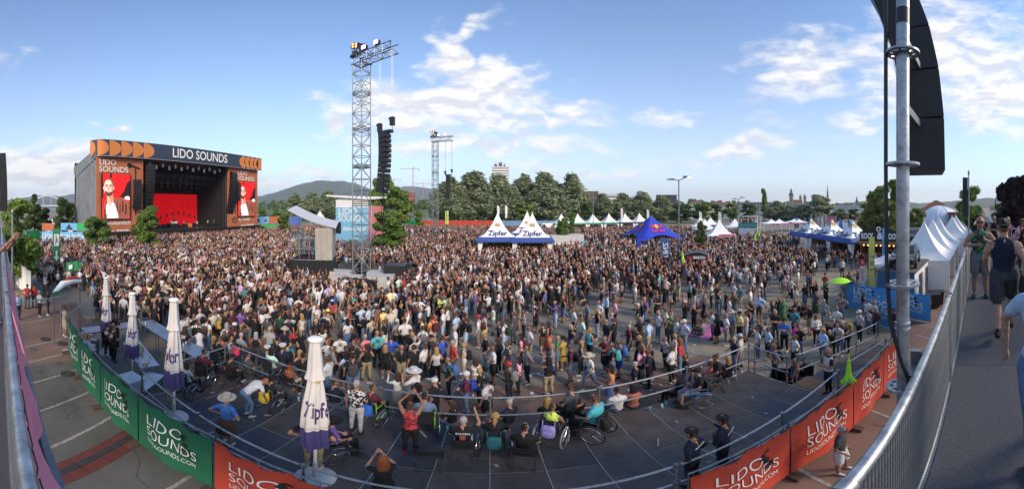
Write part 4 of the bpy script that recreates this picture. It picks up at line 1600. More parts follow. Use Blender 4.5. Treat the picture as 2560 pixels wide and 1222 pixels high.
mb.build('scaffold_frame',M_steel,t)
mb=MB()
mb.box((0,0,1.72),(2*w,2*w,.1))
mb.build('deck',M_blackcloth,t,smooth=False)
mb=MB()
n=26
pts=[(-w-.08,-w-.08),(w+.08,-w-.08),(w+.08,w+.08),(-w-.08,w+.08),(-w-.08,-w-.08)]
vs=[]
for k in range(4):
 for i in range(n):
  f=i/n
  x=pts[k][0]+(pts[k+1][0]-pts[k][0])*f
  y=pts[k][1]+(pts[k+1][1]-pts[k][1])*f
  o=.09*math.sin(i*.8+k)
  nx,ny=[(0,-1),(1,0),(0,1),(-1,0)][k]
  vs+=[(x+nx*(o+.1),y+ny*(o+.1),.05),(x+nx*o*.4,y+ny*o*.4,1.1),(x,y,1.95-.12*math.sin(math.pi*f))]
m_=len(vs)//3
mb.add(vs,[(3*i+k,3*((i+1)%m_)+k,3*((i+1)%m_)+1+k,3*i+1+k) for i in range(m_) for k in range(2)])
mb.build('black_skirt',M_blackcloth,t)
cols=[(.05,.25,.26),(.14,.10,.26),(.05,.2,.10),(.40,.11,.06),(.06,.14,.34),(.08,.08,.09)]
for i in range(18):
 mb=MB()
 x=-1.5+i*.15+rng.uniform(-.08,.08)
 z0=rng.uniform(1.8,3.2)
 mb.tube([(x,-w+.1+rng.uniform(0,.6),rng.uniform(3.9,4.9)),(x+rng.uniform(-.12,.12),-w+.25,3.5),(x+rng.uniform(-.25,.25),-w+rng.uniform(0,.4),z0)],[.03,.055,.025],4)
 mb.build('ribbon',mat('ribbon_%d'%(i%6),cols[i%6],.7),t)
mb=MB()
mb.tube([(-.3,-.6,1.75),(-.3,-.6,3.1)],.06,6)
mb.box((-.3,-.6,3.25),(.7,.35,.4))
mb.build('broadcast_camera',M_black,t)
# ------------------------------------------------------------------ tents
def pagoda_roof(s,eave,apex,n=10,curve=1.9,seg=6):
 """concave four sided roof; returns MB and the surface function face(side, u, f)"""
 def pt(side,u,f):
  # f 0 at the eave, 1 at the apex; u -1..1 along the side
  k=(1-f)**1.0
  h=eave+(apex-eave)*(f**2.3*.70+f*.30)
  e=s*k
  p=[(u*e,-e),(e,u*e),(-u*e,e),(-e,-u*e)][side]
  return Vector((p[0],p[1],h))
 mb_=MB()
 for side in range(4):
  vs,fs=[],[]
  for i in range(n+1):
   for j in range(seg+1):
    vs.append(pt(side,-1+2*j/seg,min(.995,i/n)))
  for i in range(n):
   for j in range(seg):
    a=i*(seg+1)+j
    fs.append((a,a+1,a+seg+2,a+seg+1))
  mb_.add(vs,fs)
 return mb_,pt
def pagoda(label,loc,yaw,s,eave,apex,valance=None,vh=.35,legs=True,text=None,group=None,walls=(),name='pagoda_tent',crown=False,pillars=False,vtext=None):
 t_=thing(name,label,'tent',loc,yaw,group)
 mb_,pt=pagoda_roof(s,eave,apex)
 roof=mb_.build('roof',M_whitefab,t_)
 mb_=MB()
 mb_.tube([(0,0,apex-.25),(0,0,apex+.12)],[.05,.03],6)
 mb_.build('finial',M_white,t_)
 if valance is not None:
  for k in range(4):
   mb_=MB()
   mb_.box((0,-s-.02,eave-vh/2+.02),(2*s,.05,vh))
   o=mb_.build('valance',valance,t_,smooth=False)
   o.rotation_euler=(0,0,k*math.pi/2)
   if vtext and k==0:
    lettering(vtext,M_letter,o,(0,-s-.06,eave-vh/2+.02),(1,0,0),(0,0,1),vh*.8)
 if legs:
  for sx in (-1,1):
   for sy in (-1,1):
    mb_=MB()
    if pillars:
     mb_.add([(sx*s,sy*s,eave),(sx*(s-.75),sy*s,eave),(sx*(s-.25),sy*s,0),(sx*s,sy*s,0),(sx*s,sy*(s-.75),eave),(sx*s,sy*(s-.25),0)],
       [(0,1,2,3),(0,3,5,4)])
     mb_.tube([(sx*(s-.04),sy*(s-.04),0),(sx*(s-.04),sy*(s-.04),eave)],.05,6)
     mb_.build('pillar_cloth',M_whitefab,t_)
    else:
     mb_.tube([(sx*(s-.05),sy*(s-.05),0),(sx*(s-.05),sy*(s-.05),eave)],.045,6)
     mb_.build('leg',M_white,t_)
 for k in walls:
  mb_=MB()
  mb_.box((0,-s+.03,(eave-.1)/2),(2*s-.1,.05,eave-.1))
  o=mb_.build('side_wall',M_whitefab,t_,smooth=False)
  o.rotation_euler=(0,0,k*math.pi/2)
 if text:
  M_blue_txt=mat('blue_print',(.03,.045,.16),.8)
  for side in (0,3,1):
   sl=(apex-eave)
   def fn(u,v,side=side):
    f=max(.0,min(.95,.34+v/(sl*1.05)))
    p=pt(side,max(-1,min(1,u/(s*(1-f)))),f)
    nrm=[Vector((0,-1,.6)),Vector((1,0,.6)),Vector((0,1,.6)),Vector((-1,0,.6))][side].normalized()
    return p+nrm*.05
   lettering(text,M_blue_txt,roof,None,None,None,s*.50,.022,fn=fn,width=s*1.0)
   mb_=MB()
   M_gold=mat('gold_print',(.42,.30,.12),.6)
   cv=[]
   for k in range(7):
    cv.append(fn(-.17*s+.34*s*k/6,.46*s+(.10*s if k%2==0 else .03*s)))
   base=[fn(-.12*s+.24*s*k/6,.40*s) for k in range(7)]
   mb_.add(base+cv,[(k,k+1,8+k,7+k) for k in range(6)])
   mb_.build('crown_print',M_gold,roof,smooth=False)
 return t_,pt
GZ='beer pagoda tents with blue trim'
def face_cam(p):
 return -math.atan2(p[0],p[1])
def beer_tent(label,p,yaw,s,eave,apex):
 t_,pt=pagoda(label,p,yaw,s,eave,apex,None,text='Zipfer',group=GZ,name='beer_tent',pillars=True)
 # blue lower band of the roof and valance
 mb_=MB()
 for k in range(4):
  a0,a1=[(-s-.28,-s-.28),(s+.28,-s-.28),(s+.28,s+.28),(-s-.28,s+.28)][k],[(s+.28,-s-.28),(s+.28,s+.28),(-s-.28,s+.28),(-s-.28,-s-.28)][k]
  b0,b1=[(-s+.1,-s+.1),(s-.1,-s+.1),(s-.1,s-.1),(-s+.1,s-.1)][k],[(s-.1,-s+.1),(s-.1,s-.1),(-s+.1,s-.1),(-s+.1,-s+.1)][k]
  mb_.add([(*a0,eave-.30),(*a1,eave-.30),(*b1,eave+.16),(*b0,eave+.16)],[(0,1,2,3)])
  mb_.add([(*a0,eave-.5),(*a1,eave-.5),(*a1,eave-.30),(*a0,eave-.30)],[(0,1,2,3)])
 mb_.build('blue_trim',M_tentblue,t_,smooth=False)
 mb_=MB()
 mb_.box((0,s*.55,1.0),(1.7*s,.5,1.05))
 mb_.build('bar_counter',M_wood,t_)
 mb_=MB()
 mb_.box((.2,s*.8,1.2),(1.6*s,.1,2.1))
 mb_.build('back_wall',mat('dim_back_wall',(.12,.085,.06),.9),t_)
 for k in range(4):
  mb_=MB()
  mb_.box((-s*.6+k*s*.4,s*.5,1.8),(.3,.3,.55))
  mb_.build('tap_unit',[M_inox,M_orange_p,M_black,mat('yellow_box',(.6,.4,.05),.7)][k],t_)
 return t_
p=D(1244,43)
beer_tent('white and blue beer pagoda left of its two neighbours in the middle of the crowd',p,face_cam(p),2.55,2.75,6.1)
p=D(1331,42.4)
beer_tent('white and blue beer pagoda right in the middle of the crowd',p,face_cam(p),2.55,2.75,6.1)
p=D(1318,49.5)
beer_tent('beer pagoda half hidden behind the right hand one in mid crowd',p,face_cam(p),2.55,2.75,6.2)
bt=[D(2028,50),D(2080,46),D(2132,42)]
yaw=math.atan2(bt[0].y-bt[2].y,bt[0].x-bt[2].x)+math.pi
for q,lb in zip(bt,['beer pagoda farthest left of the three in a row by the food stall','middle beer pagoda of the three in a row by the food stall','beer pagoda of the row that touches the food stall']):
 beer_tent(lb,q,yaw-.0,2.45,2.75,5.0)
M_greenband=mat('green_valance',(.05,.30,.14),.8)
M_navyband=mat('navy_valance',(.04,.05,.12),.8)
names=['first white pagoda from the left in the row with green trim','second white pagoda in the row with green trim','third white pagoda in the row with green trim','fourth white pagoda in the row, last with green trim','fifth white pagoda in the row, with navy trim','sixth white pagoda in the row, beside the blue star tent']
for i,px in enumerate([1403,1444,1482,1522,1562,1598]):
 a=az(px)
 p=Vector((math.tan(a)*83,83,0))
 tt,_=pagoda(names[i],p,0,2.25,2.55,5.1,M_greenband if i<4 else M_navyband,.45,True,None,'white pagodas lined up before the river',(2,),pillars=True)
 mb=MB()
 mb.box((0,.2,.55),(4.0,.4,1.1))
 mb.build('counter',M_wood,tt)
for px,d,s,tp,lb,vt in [(1751,72,2.2,541,'white pagoda with flag behind the small dark tree',None),(1762,62,2.2,547,'white pagoda half hidden behind the small dark tree',None),(1776,78,2.2,543,'white pagoda with navy trim behind the big one',M_navyband),
                             (1798,49,2.2,548,'larger white pagoda with pink lettered trim right of the dark tree',None),(1837,70,2.2,546,'white pagoda beside the teal banner terrace',None),
                             (1928,84,2.4,547,'white pagoda left of the pair below the church',None),(1948,86,2.4,547,'white pagoda with pink trim right of the pair below the church',M_pink_ban),
                             (1985,92,2.4,547,'white pagoda with green wall below the twin towers',None),(1998,90,2.4,547,'white pagoda with pink trim below the twin towers',M_pink_ban),
                             (2096,60,2.1,552,'white pagoda peeking between the beer pagodas',None),(2106,62,2.1,551,'second white pagoda peeking between the beer pagodas',None),(2124,66,2.1,549,'white pagoda behind the last beer pagoda',None)]:
 p=D(px,d)
 pagoda(lb,p,face_cam(p)+.2,s,2.5,H(tp,d),vt,.4,True,None,'single white pagodas across the square')
p=D(1815,47.2)
flat_banner('pink and navy lettered trim banner hung on the larger white pagoda',D(1797,46.6),D(1840,47.5),2.3,2.75,M_pink_ban,text='SLASH CLUB',tsize=.4,frame=True,tm=M_navy)
# near white marquees right
mnames=['nearest big white marquee right of the parked car','second big white marquee behind the nearest one','third big white marquee behind the car','fourth white marquee beside the footbridge railing','fifth white marquee beside the footbridge railing','farthest white marquee along the footbridge']
for i,(x,y,s) in enumerate([(27.2,4.95,2.55),(32.4,4.95,2.55),(37.6,4.95,2.55),(45.5,4.1,2.7),(51.2,4.0,2.7),(57,3.9,2.7)]):
 tt,_=pagoda(mnames[i],(x,y,0),0,s,2.5,5.6,None,.3,True,None,'big white marquees along the footbridge',(3,2) if i<3 else (0,3),name='marquee')
 mb=MB()
 n=22
 vs=[]
 for k in range(n+1):
  yy=-s+2*s*k/n
  vs+=[(-s-.03,yy,2.5),(-s-.03,yy,2.2-.06*abs(math.sin(k*math.pi/2)))]
 mb.add(vs,[(2*k,2*k+2,2*k+3,2*k+1) for k in range(n)])
 mb.build('scalloped_valance',M_whitefab,tt)
# star tent
c=D(1627,55.5)
t=thing('star_tent','large royal blue star tent with peaked top in the crowd','tent',(c.x,c.y,0))
M_star=mat('royal_blue_fabric',(.018,.045,.46),.7,var=.1,vscale=.6,bump=.15,bscale=2)
tips=[D(1600,49.2),D(1718,53.5),D(1690,63),D(1600,66),D(1544,61)]
tips=[((q.x-c.x)*1.12,(q.y-c.y)*1.12) for q in tips]
apex=Vector((0,0,5.25))
mb=MB()
n=12
ring=[]
for k in range(5):
 a,b=Vector((*tips[k],0.05)),Vector((*tips[(k+1)%5],.05))
 for i in range(n):
  f=i/n
  # scalloped lower edge: low at the tips, high between them and pulled in
  lift=math.sin(math.pi*f)
  p_=a.lerp(b,f)
  p_=p_*(1-.36*lift)
  p_.z=2.15*lift**.55 if 0<f<1 else .05
  ring.append(p_)
m_=len(ring)
rows=8
vs=[]
for r_ in range(rows+1):
 f=r_/rows
 for p_ in ring:
  q=p_.lerp(apex,f)
  q.z=p_.z+(apex.z-p_.z)*(f**1.12)
  vs.append(q)
mb.add(vs,[(r_*m_+i,r_*m_+(i+1)%m_,(r_+1)*m_+(i+1)%m_,(r_+1)*m_+i) for r_ in range(rows) for i in range(m_)])
so=mb.build('canopy',M_star,t)
mb=MB()
mb.tube([(0,0,0),(0,0,5.2)],.06,6)
mb.build('centre_pole',M_steel,t)
def star_face(k,h0,u0,wscale):
 """prints on the face between tip k and k+1"""
 a,b=Vector((*tips[k],0)),Vector((*tips[(k+1)%5],0))
 mid=(a+b)/2*(1-.36)
 mid.z=2.15
 along=(b-a).normalized()
 up=(apex-mid)
 L_=up.length
 up.normalize()
 nr=along.cross(up).normalized()
 if nr.dot(mid)<0:
  nr=-nr
 def fn(u,v):
  f=max(0,min(1,(v+h0)/L_))
  p_=mid.lerp(apex,f)
  p_.z=mid.z+(apex.z-mid.z)*f**1.12
  return p_+along*(u*wscale+u0)+nr*.16
 return fn
for k,ws in ((0,1.0),(4,.9)):
 fn=star_face(k,1.55,0,ws)
 lettering('Red Bull',mat('magenta_print',(.55,.03,.12),.7),so,None,None,None,.95,.03,fn=lambda u,v,fn=fn:fn(u,v-.55),width=2.6)
 fy_=mat('yellow_print',(.80,.50,.03),.7)
 mb=MB()
 mb.add([fn(.42*math.cos(a_*math.pi/9),.55+.46*math.sin(a_*math.pi/9)) for a_ in range(18)],[tuple(range(18))])
 mb.build('disc_print',fy_,so,smooth=False)
 for s_ in (-1,1):
  mb=MB()
  fn2=(lambda u,v,fn=fn,s_=s_:fn(u*s_,v)+(fn(u*s_,v)-fn(u*s_,v)))
  pts=[(.08,.45),(.3,.78),(.6,.85),(.95,.7),(1.3,.95),(1.1,.55),(1.25,.35),(.85,.3),(.6,.18),(.45,.32)]
  mb.add([fn(u*s_,v) for u,v in pts],[tuple(range(len(pts)))])
  o=mb.build('animal_print',mat('red_print',(.60,.02,.03),.7),so,smooth=False)
  o.location=(0,0,.012)
# ------------------------------------------------------------------ food stalls
def stall_sign(t_,y0,y1,x,z0,z1,m,txt,size,tm,arch=0.0):
 n=20
 vs=[]
 for i in range(n+1):
  y=y0+(y1-y0)*i/n
  zt=z1+arch*math.sin(math.pi*i/n)
  vs+=[(x,y,z0),(x,y,zt),(x+.15,y,zt),(x+.15,y,z0)]
 mb_=MB()
 mb_.add(vs,[(4*i+a,4*i+4+a,4*i+4+(a+1)%4,4*i+(a+1)%4) for i in range(n) for a in range(4)]+[(3,2,1,0),(4*n,4*n+1,4*n+2,4*n+3)])
 so_=mb_.build('sign_board',m,t_,smooth=False)
 return so_
M_warm=mat('warm_lamp',(.9,.5,.2),.5,var=0,emit=(1,.45,.12),estr=2.2)
a_,b_=D(2150,38.5),D(2252,37.2)
dv=(b_-a_)
t=thing('food_stall','dark wooden food stall with big white lettered arched sign','stall',(a_.x,a_.y,0),math.atan2(dv.y,dv.x))
L_=dv.length
n=24
vs=[]
for i in range(n+1):
 x=L_*i/n
 zt=3.75+.75*math.sin(math.pi*i/n)
 vs+=[(x,-.1,2.7),(x,-.1,zt),(x,.12,zt),(x,.12,2.7)]
mb=MB()
mb.add(vs,[(4*i+a,4*i+4+a,4*i+4+(a+1)%4,4*i+(a+1)%4) for i in range(n) for a in range(4)]+[(3,2,1,0),(4*n,4*n+1,4*n+2,4*n+3)])
sg=mb.build('sign_board',M_black,t,smooth=False)
lettering('ROCK',M_letter,sg,(L_*.19,-.13,3.25),(1,0,0),(0,0,1),.95,.045,width=L_*.31)
lettering('&',M_letter,sg,(L_*.5,-.13,3.3),(1,0,0),(0,0,1),1.1,.05)
lettering('FOOD',M_letter,sg,(L_*.81,-.13,3.25),(1,0,0),(0,0,1),.95,.045,width=L_*.31)
mb=MB()
mb.ring((L_*.47,-.12,4.15),.3,.17,.03,18,'y')
mb.build('loop_print',M_letter,sg)
mb=MB()
mb.box((L_/2,1.8,2.55),(L_+.3,4.2,.25))
mb.build('roof',M_wood,t)
mb=MB()
mb.box((L_/2,-.25,2.45),(L_+.2,.5,.3))
mb.build('wooden_eave',mat('light_wood',(.36,.19,.08),.7,var=.25),t)
mb=MB()
mb.box((L_/2,3.6,1.3),(L_,.1,2.5))
mb.box((.1,1.8,1.3),(.1,3.6,2.5))
mb.box((L_-.1,1.8,1.3),(.1,3.6,2.5))
mb.build('wall',M_wood,t,smooth=False)
mb=MB()
mb.box((L_/2,.2,.55),(L_-.4,.5,1.1))
mb.build('counter',M_wood,t,smooth=False)
for i in range(9):
 mb=MB()
 mb.ball((.4+i*(L_-.8)/8,.3,2.1),.09,8,6)
 mb.build('bulb',M_warm,t)
for i in range(5):
 mb=MB()
 mb.box((.7+i*(L_-1.4)/4,3.5,1.7),(.5,.08,.35))
 mb.build('menu_board',M_orange_p if i%2 else M_black,t)
a_,b_=D(2262,46),D(2326,44)
dv=b_-a_
L_=dv.length
t=thing('food_stall','grey signed food stall between the near pole and the marquees','stall',(a_.x,a_.y,0),math.atan2(dv.y,dv.x))
mb=MB()
mb.box((L_/2,0,3.2),(L_,.2,1.35))
sg=mb.build('sign_board',mat('grey_sign',(.32,.33,.33),.7),t,smooth=False)
lettering('GANTHER',mat('black_print',(.02,.02,.02),.8),sg,(L_/2,-.13,3.2),(1,0,0),(0,0,1),.8,.02)
mb=MB()
mb.box((L_/2,2,1.25),(L_,3.6,2.5))
mb.build('wall',M_black,t,smooth=False)
mb=MB()
mb.box((L_/2,-.1,.6),(L_,.5,1.2))
mb.build('counter',M_wood,t,smooth=False)
# pink gate structures
for px0,px1,d,y0,y1,lb,txt in [(2066,2092,86,543,566,'pink screen wall with small figure behind the beer pagodas',None),(2142,2180,80,545,570,'pink stall with blue window left of the plane tree',None)]:
 a_,b_=D(px0,d),D(px1,d)
 dv=b_-a_
 L_=dv.length
 t=thing('pink_stall',lb,'stall',(a_.x,a_.y,0),math.atan2(dv.y,dv.x))
 mb=MB()
 mb.box((L_/2,.6,H(y0,d)/2),(L_,1.2,H(y0,d)))
 mb.build('wall',mat('pink_wall',(.65,.22,.30),.8),t,smooth=False)
 mb=MB()
 mb.box((L_*.6,-.03,H(y0,d)*.62),(L_*.3,.06,.8))
 mb.build('window',M_sky_ban,t,smooth=False)
 mb=MB()
 mb.box((L_/2,.5,H(y0,d)+.1),(L_+.2,1.6,.2))
 mb.build('roof',mat('salmon_trim',(.5,.2,.14),.8),t,smooth=False)
# pretzel stand
p=D(1741,31)
t=thing('pretzel_stand','small pretzel stand with black lettered canopy inside the crowd','stall',p,face_cam(p))
mb=MB()
mb.prism([(-1.15,2.1),(-.6,2.32),(0,2.4),(.6,2.32),(1.15,2.1)],-.9,.9,'y')
mb.build('canopy',M_black,t)
mb=MB()
mb.box((0,-.93,1.9),(2.3,.05,.42))
cf=mb.build('canopy_front',M_black,t,smooth=False)
lettering('BREZEL',M_letter,cf,(.3,-.965,1.9),(1,0,0),(0,0,1),.36,.03)
for x in (-.45,-.75,1.0):
 mb=MB()
 mb.ring((x,-.97,1.9),.16,.07,.02,14,'y')
 mb.build('pretzel_print',mat('red_print2',(.5,.03,.05),.7),cf)
mb=MB()
mb.box((0,0,.5),(2.0,1.5,1.0))
mb.build('counter',mat('red_counter',(.28,.03,.03),.7),t)
for sx in (-1,1):
 mb=MB()
 mb.tube([(sx,-.8,0),(sx,-.8,2.1)],.04,5)
 mb.build('post',M_dark_steel,t)
# teal terrace
a_,b_=D(1847,62),D(1893,61)
dv=b_-a_
L_=dv.length
t=thing('viewing_terrace','two storey scaffold terrace with teal banner and white lower wall','terrace',(a_.x,a_.y,0),math.atan2(dv.y,dv.x))
mb=MB()
mb.box((L_*.5,0,3.25),(L_,.08,.9))
o=mb.build('teal_banner',mat('teal_banner',(.03,.27,.22),.8),t,smooth=False)
lettering('THE PLACE TO BE',M_letter,o,(L_/2,-.06,3.25),(1,0,0),(0,0,1),.42)
mb=MB()
mb.box((L_*.4,.02,1.35),(L_*.8,.08,2.6))
mb.build('white_wall',M_whitefab,t,smooth=False)
mb=MB()
mb.box((L_/2,1.5,2.75),(L_,3,.12))
mb.build('deck',M_concrete,t,smooth=False)
mb=MB()
for x in (0,L_/2,L_):
 mb.tube([(x,0,0),(x,0,5.2 if x else 4.9)],.05,5)
 mb.tube([(x,3,0),(x,3,5)],.05,5)
mb.tube([(0,0,4.95),(L_,0,4.95)],.05,5)
mb.tube([(0,3,4.95),(L_,3,4.95)],.05,5)
mb.build('scaffold_frame',M_white,t)
# white container wall with pink and turquoise counters
a_,b_=D(1378,50),D(1460,52)
dv=b_-a_
L_=dv.length
t=thing('service_container','white container wall with pale counter right of the beer pagodas','container',(a_.x,a_.y,0),math.atan2(dv.y,dv.x))
mb=MB()
mb.box((L_/2,1.2,1.15),(L_,2.4,2.2))
mb.build('body',mat('container_grey',(.42,.43,.42),.6),t,smooth=False)
for i in range(5):
 mb=MB()
 mb.box((L_*(i+.5)/5,-.01,1.15),(L_/5-.05,.05,2.0))
 mb.build('panel',mat('container_grey',(.42,.43,.42),.6),t,smooth=False)
mb=MB()
mb.box((L_*.35,-.7,.95),(L_*.7,.5,.25))
mb.build('counter',M_white,t,smooth=False)
for x0,m_,nm in ((L_*.72,M_pink_ban,'pink_counter'),(L_*.97,mat('turquoise_counter',(.03,.42,.45),.7),'turquoise_counter')):
 mb=MB()
 mb.box((x0,-.75,.75),(L_*.2,.5,.9))
 mb.build(nm,m_,t,smooth=False)
# white dome tent
c=D(2350,92)
t=thing('dome_tent','huge white ribbed dome tent below the castle building','tent',c,.3)
mb=MB()
rad=6.6
vs,fs=[],[]
nu,nv=22,10
for i in range(nv+1):
 e=math.pi/2*i/nv
 for j in range(nu):
  a=2*math.pi*j/nu
  k=1+.012*(j%2)
  vs.append((math.cos(a)*math.cos(e)*rad*k,math.sin(a)*math.cos(e)*rad*k,1.0+math.sin(e)*6.2))
for i in range(nv):
 for j in range(nu):
  fs.append((i*nu+j,i*nu+(j+1)%nu,(i+1)*nu+(j+1)%nu,(i+1)*nu+j))
mb.add(vs,fs)
mb.build('canopy',mat('dome_fabric',(.66,.70,.76),.6,var=.04),t)
for j in range(0,nu,2):
 mb=MB()
 a=2*math.pi*j/nu
 mb.tube([(math.cos(a)*math.cos(e)*rad*1.012,math.sin(a)*math.cos(e)*rad*1.012,1.0+math.sin(e)*6.25) for e in [math.pi/2*k/8 for k in range(9)]],.06,4)
 mb.build('rib',M_white,t)
# small gazebo
p=D(2219,27)
t,_=pagoda('small white pop up gazebo beside the blue container',p,.3,1.5,2.05,2.85,M_whitefab,.25,True,None,None)
# ------------------------------------------------------------------ flags
def feather_flag(label,p,yaw,z0,z1,w,m,text=None,tm=None,tsize=.5,lean=0.0,name='feather_flag',rnd=True,group='upright advertising flags',mirror=False):
 t_=thing(name,label,'flag',(p[0],p[1],0),yaw,group)
 mb_=MB()
 mb_.tube([(0,.03,0),(0,.03,z1*.7),(lean*.6,.03,z1)],[.03,.022,.012],6)
 mb_.build('pole',M_steel,t_)
 n=14
 pts=[]
 for i in range(n+1):
  f=i/n
  z=z0+(z1-z0)*f
  ww=w*(1 if not rnd or f<.8 else math.sqrt(max(0.02,1-((f-.8)/.2)**2)))
  ww *= (.75+.25*min(1,f*3)) if rnd else 1
  x=lean*f
  pts.append((x,x+ww,z))
 mb_=MB()
 mb_.add([(q,.025*math.sin(i*.9),z) for i,(a,b,z) in enumerate(pts) for q in (a,b)]+[(q,.025*math.sin(i*.9)+.012,z) for i,(a,b,z) in enumerate(pts) for q in (a,b)],
   [(2*i,2*i+1,2*i+3,2*i+2) for i in range(n)]+[(2*(n+1)+2*i,2*(n+1)+2*i+2,2*(n+1)+2*i+3,2*(n+1)+2*i+1) for i in range(n)])
 c_=mb_.build('flag_cloth',m,t_)
 if text:
  ux,uy=((0,0,-1),(1,0,0)) if not mirror else ((0,0,1),(1,0,0))
  lettering(text,tm or M_letter,c_,(w*.5+lean*.5,-.045,(z0+z1)/2),ux,uy,tsize,.015)
 return t_
Mv=mat('violet_print',(.10,.08,.22),.8)
p=D(2172,24)
feather_flag('tall yellow flag with dark letters left of the near pole',p,face_cam(p),.4,H(592,24),.45,mat('yellow_flag',(.72,.66,.16),.8),'F  O  S',Mv,.42,rnd=False)
p=D(2150,23.2)
tt=feather_flag('white flag with red top and ring emblem beside the yellow flag',p,face_cam(p),.3,H(650,23.2),.36,M_white,'RIOJA',mat('red_print',(.60,.02,.03),.7),.26,rnd=False)
mb=MB()
mb.box((.18,.0,H(650,23.2)-.2),(.37,.06,.5))
ro=mb.build('red_top',mat('red_print',(.60,.02,.03),.7),tt)
lettering('3',M_letter,ro,(.18,-.05,H(650,23.2)-.2),(1,0,0),(0,0,1),.36)
mb=MB()
mb.ring((.18,-.035,2.05),.12,.085,.03,16,'y')
mb.build('ring_print',mat('red_print',(.60,.02,.03),.7),tt)
p=D(2206,35)
feather_flag('light blue flag with dark script right of the food stall sign centre',p,face_cam(p),.4,H(570,35),.55,mat('light_blue_flag',(.18,.40,.70),.8),'POLYTEC',M_navy,.42,rnd=False)
p=D(1652,33)
feather_flag('leaning navy blue teardrop flag in front of the star tent',p,face_cam(p),.9,3.6,.95,mat('slate_blue_flag',(.045,.11,.30),.8),'LINZ',M_letter,.75,lean=-.55+.55,mirror=True)
i=0
for px,d,tp,lb in [(1243,88,513,'white flag behind the left beer pagoda'),(1263,88,513,'white flag right of the left beer pagoda'),(1552,86,519,'white flag between fourth and fifth white pagoda'),(1617,80,523,'white flag above the star tent\'s left slope'),
                      (1748,74,528,'white flag over the pagoda behind the small dark tree'),(1796,60,529,'white flag over the larger white pagoda'),(1986,92,543,'first small blue flag below the twin towers'),(1992,93,543,'second small blue flag below the twin towers'),
                      (2010,95,544,'third small blue flag left of the first beer pagoda'),(2022,97,543,'fourth small blue flag beside the first beer pagoda'),(2026,88,533,'first tall grey striped flag above the first beer pagoda'),(2038,88,534,'second tall grey striped flag above the beer pagodas'),
                      (2048,88,535,'third tall grey striped flag above the beer pagodas'),(2058,88,535,'fourth tall grey striped flag beside the pink wall'),(2052,66,543,'pale pink flag between the beer pagodas'),(2098,58,545,'first blue flag above the middle beer pagoda'),(2119,56,548,'second blue flag left of the last beer pagoda'),
                      (1712-240,74,601-20,'white and red flag pillar left of the star tent')]:
 m_=M_whitefab if i<6 or i==14 else (mat('mid_blue_flag',(.08,.26,.5),.8) if i<10 or i in (15,16) else (mat('grey_stripe_flag',(.28,.28,.28),.8) if i<14 else M_whitefab))
 p=D(px,d)
 feather_flag(lb,p,face_cam(p),max(.6,H(tp,d)-3.6),H(tp,d),.62,m_)
 i+=1
p=D(1113,70)
feather_flag('lime yellow flag at the distant speaker tower',p,face_cam(p),3.0,H(527,70),.75,mat('lime_flag',(.50,.60,.14),.8),'F O S',Mv,.5,rnd=False)
# exit flag with running figure and arrow
p=D(132,30)
M_exit=mat('exit_green',(.03,.22,.10),.8,var=.1)
tt=feather_flag('tall green emergency exit flag with white figure and arrow',p,face_cam(p)+.1,H(660,30),H(572,30),.72,M_exit,rnd=False)
zc=H(600,30)
mb=MB()
mb.box((.36,-.05,zc),(.5,.012,1.15))
mb.build('white_panel',M_letter,tt)
mb=MB()
mb.prism([(.30+.07*math.cos(k*.7),zc+.4+.07*math.sin(k*.7)) for k in range(9)],-.07,-.06,'y')
mb.prism([(.28,zc+.3),(.4,zc+.26),(.42,zc-.02),(.55,zc-.2),(.5,zc-.25),(.36,zc-.08),(.3,zc-.35),(.2,zc-.42),(.18,zc-.36),(.26,zc-.28)],-.075,-.064,'y')
mb.build('running_figure',M_exit,tt,smooth=False)
za=H(640,30)
mb=MB()
mb.prism([(.28,za+.55),(.44,za+.55),(.44,za-.05),(.62,za-.05),(.36,za-.5),(.1,za-.05),(.28,za-.05)],-.06,-.05,'y')
mb.build('arrow_print',M_letter,tt,smooth=False)
# ------------------------------------------------------------------ street lamps
M_lampglow=mat('sodium_lamp',(.9,.5,.2),.4,var=0,emit=(1,.5,.15),estr=6)
def street_lamp(label,p,h,lit=True,arms=2,yaw=0.0):
 t_=thing('street_lamp',label,'street lamp',p,yaw,'street lamps on the square')
 mb_=MB()
 mb_.tube([(0,0,0),(0,0,h*.3),(0,0,h)],[.12,.10,.07],8)
 mb_.build('post',M_dark_steel,t_)
 for s_ in ((-1,1) if arms==2 else (1,)):
  mb_=MB()
  mb_.tube([(0,0,h-.1),(s_*.85,0,h+(.28 if s_>0 else .02))],.05,6)
  mb_.build('arm',M_dark_steel,t_)
  mb_=MB()
  z=h+(.34 if s_>0 else .03)
  mb_.prism([(s_*.5,z-.1),(s_*1.45,z-.04),(s_*1.45,z+.04),(s_*.7,z+.12),(s_*.5,z+.08)][::s_],-.16,.16,'y')
  hd=mb_.build('lamp_head',M_dark_steel,t_)
  if lit and s_>0:
   mb_=MB()
   mb_.ball((s_*1.22,-.06,z-.06),(.2,.14,.07))
   mb_.build('lamp_glass',M_lampglow,hd)
 mb_=MB()
 mb_.box((0,-.14,2.2),(.5,.04,.4))
 mb_.build('number_plate',M_navy,t_)
 return t_
p=D(1697,37)
street_lamp('nearest tall two armed street lamp with one glowing head',p,H(449,37),True,2,face_cam(p))
p=D(1846,68)
street_lamp('far two armed street lamp before the river trees',p,H(497,68),False,2,face_cam(p))
p=D(1483,78)
street_lamp('thin distant lamp post among the white pagodas',p,H(482,78),False,1,face_cam(p))
p=D(1209,100)
street_lamp('short distant lamp post left of the beer pagodas',p,H(548,100),False,1,face_cam(p))
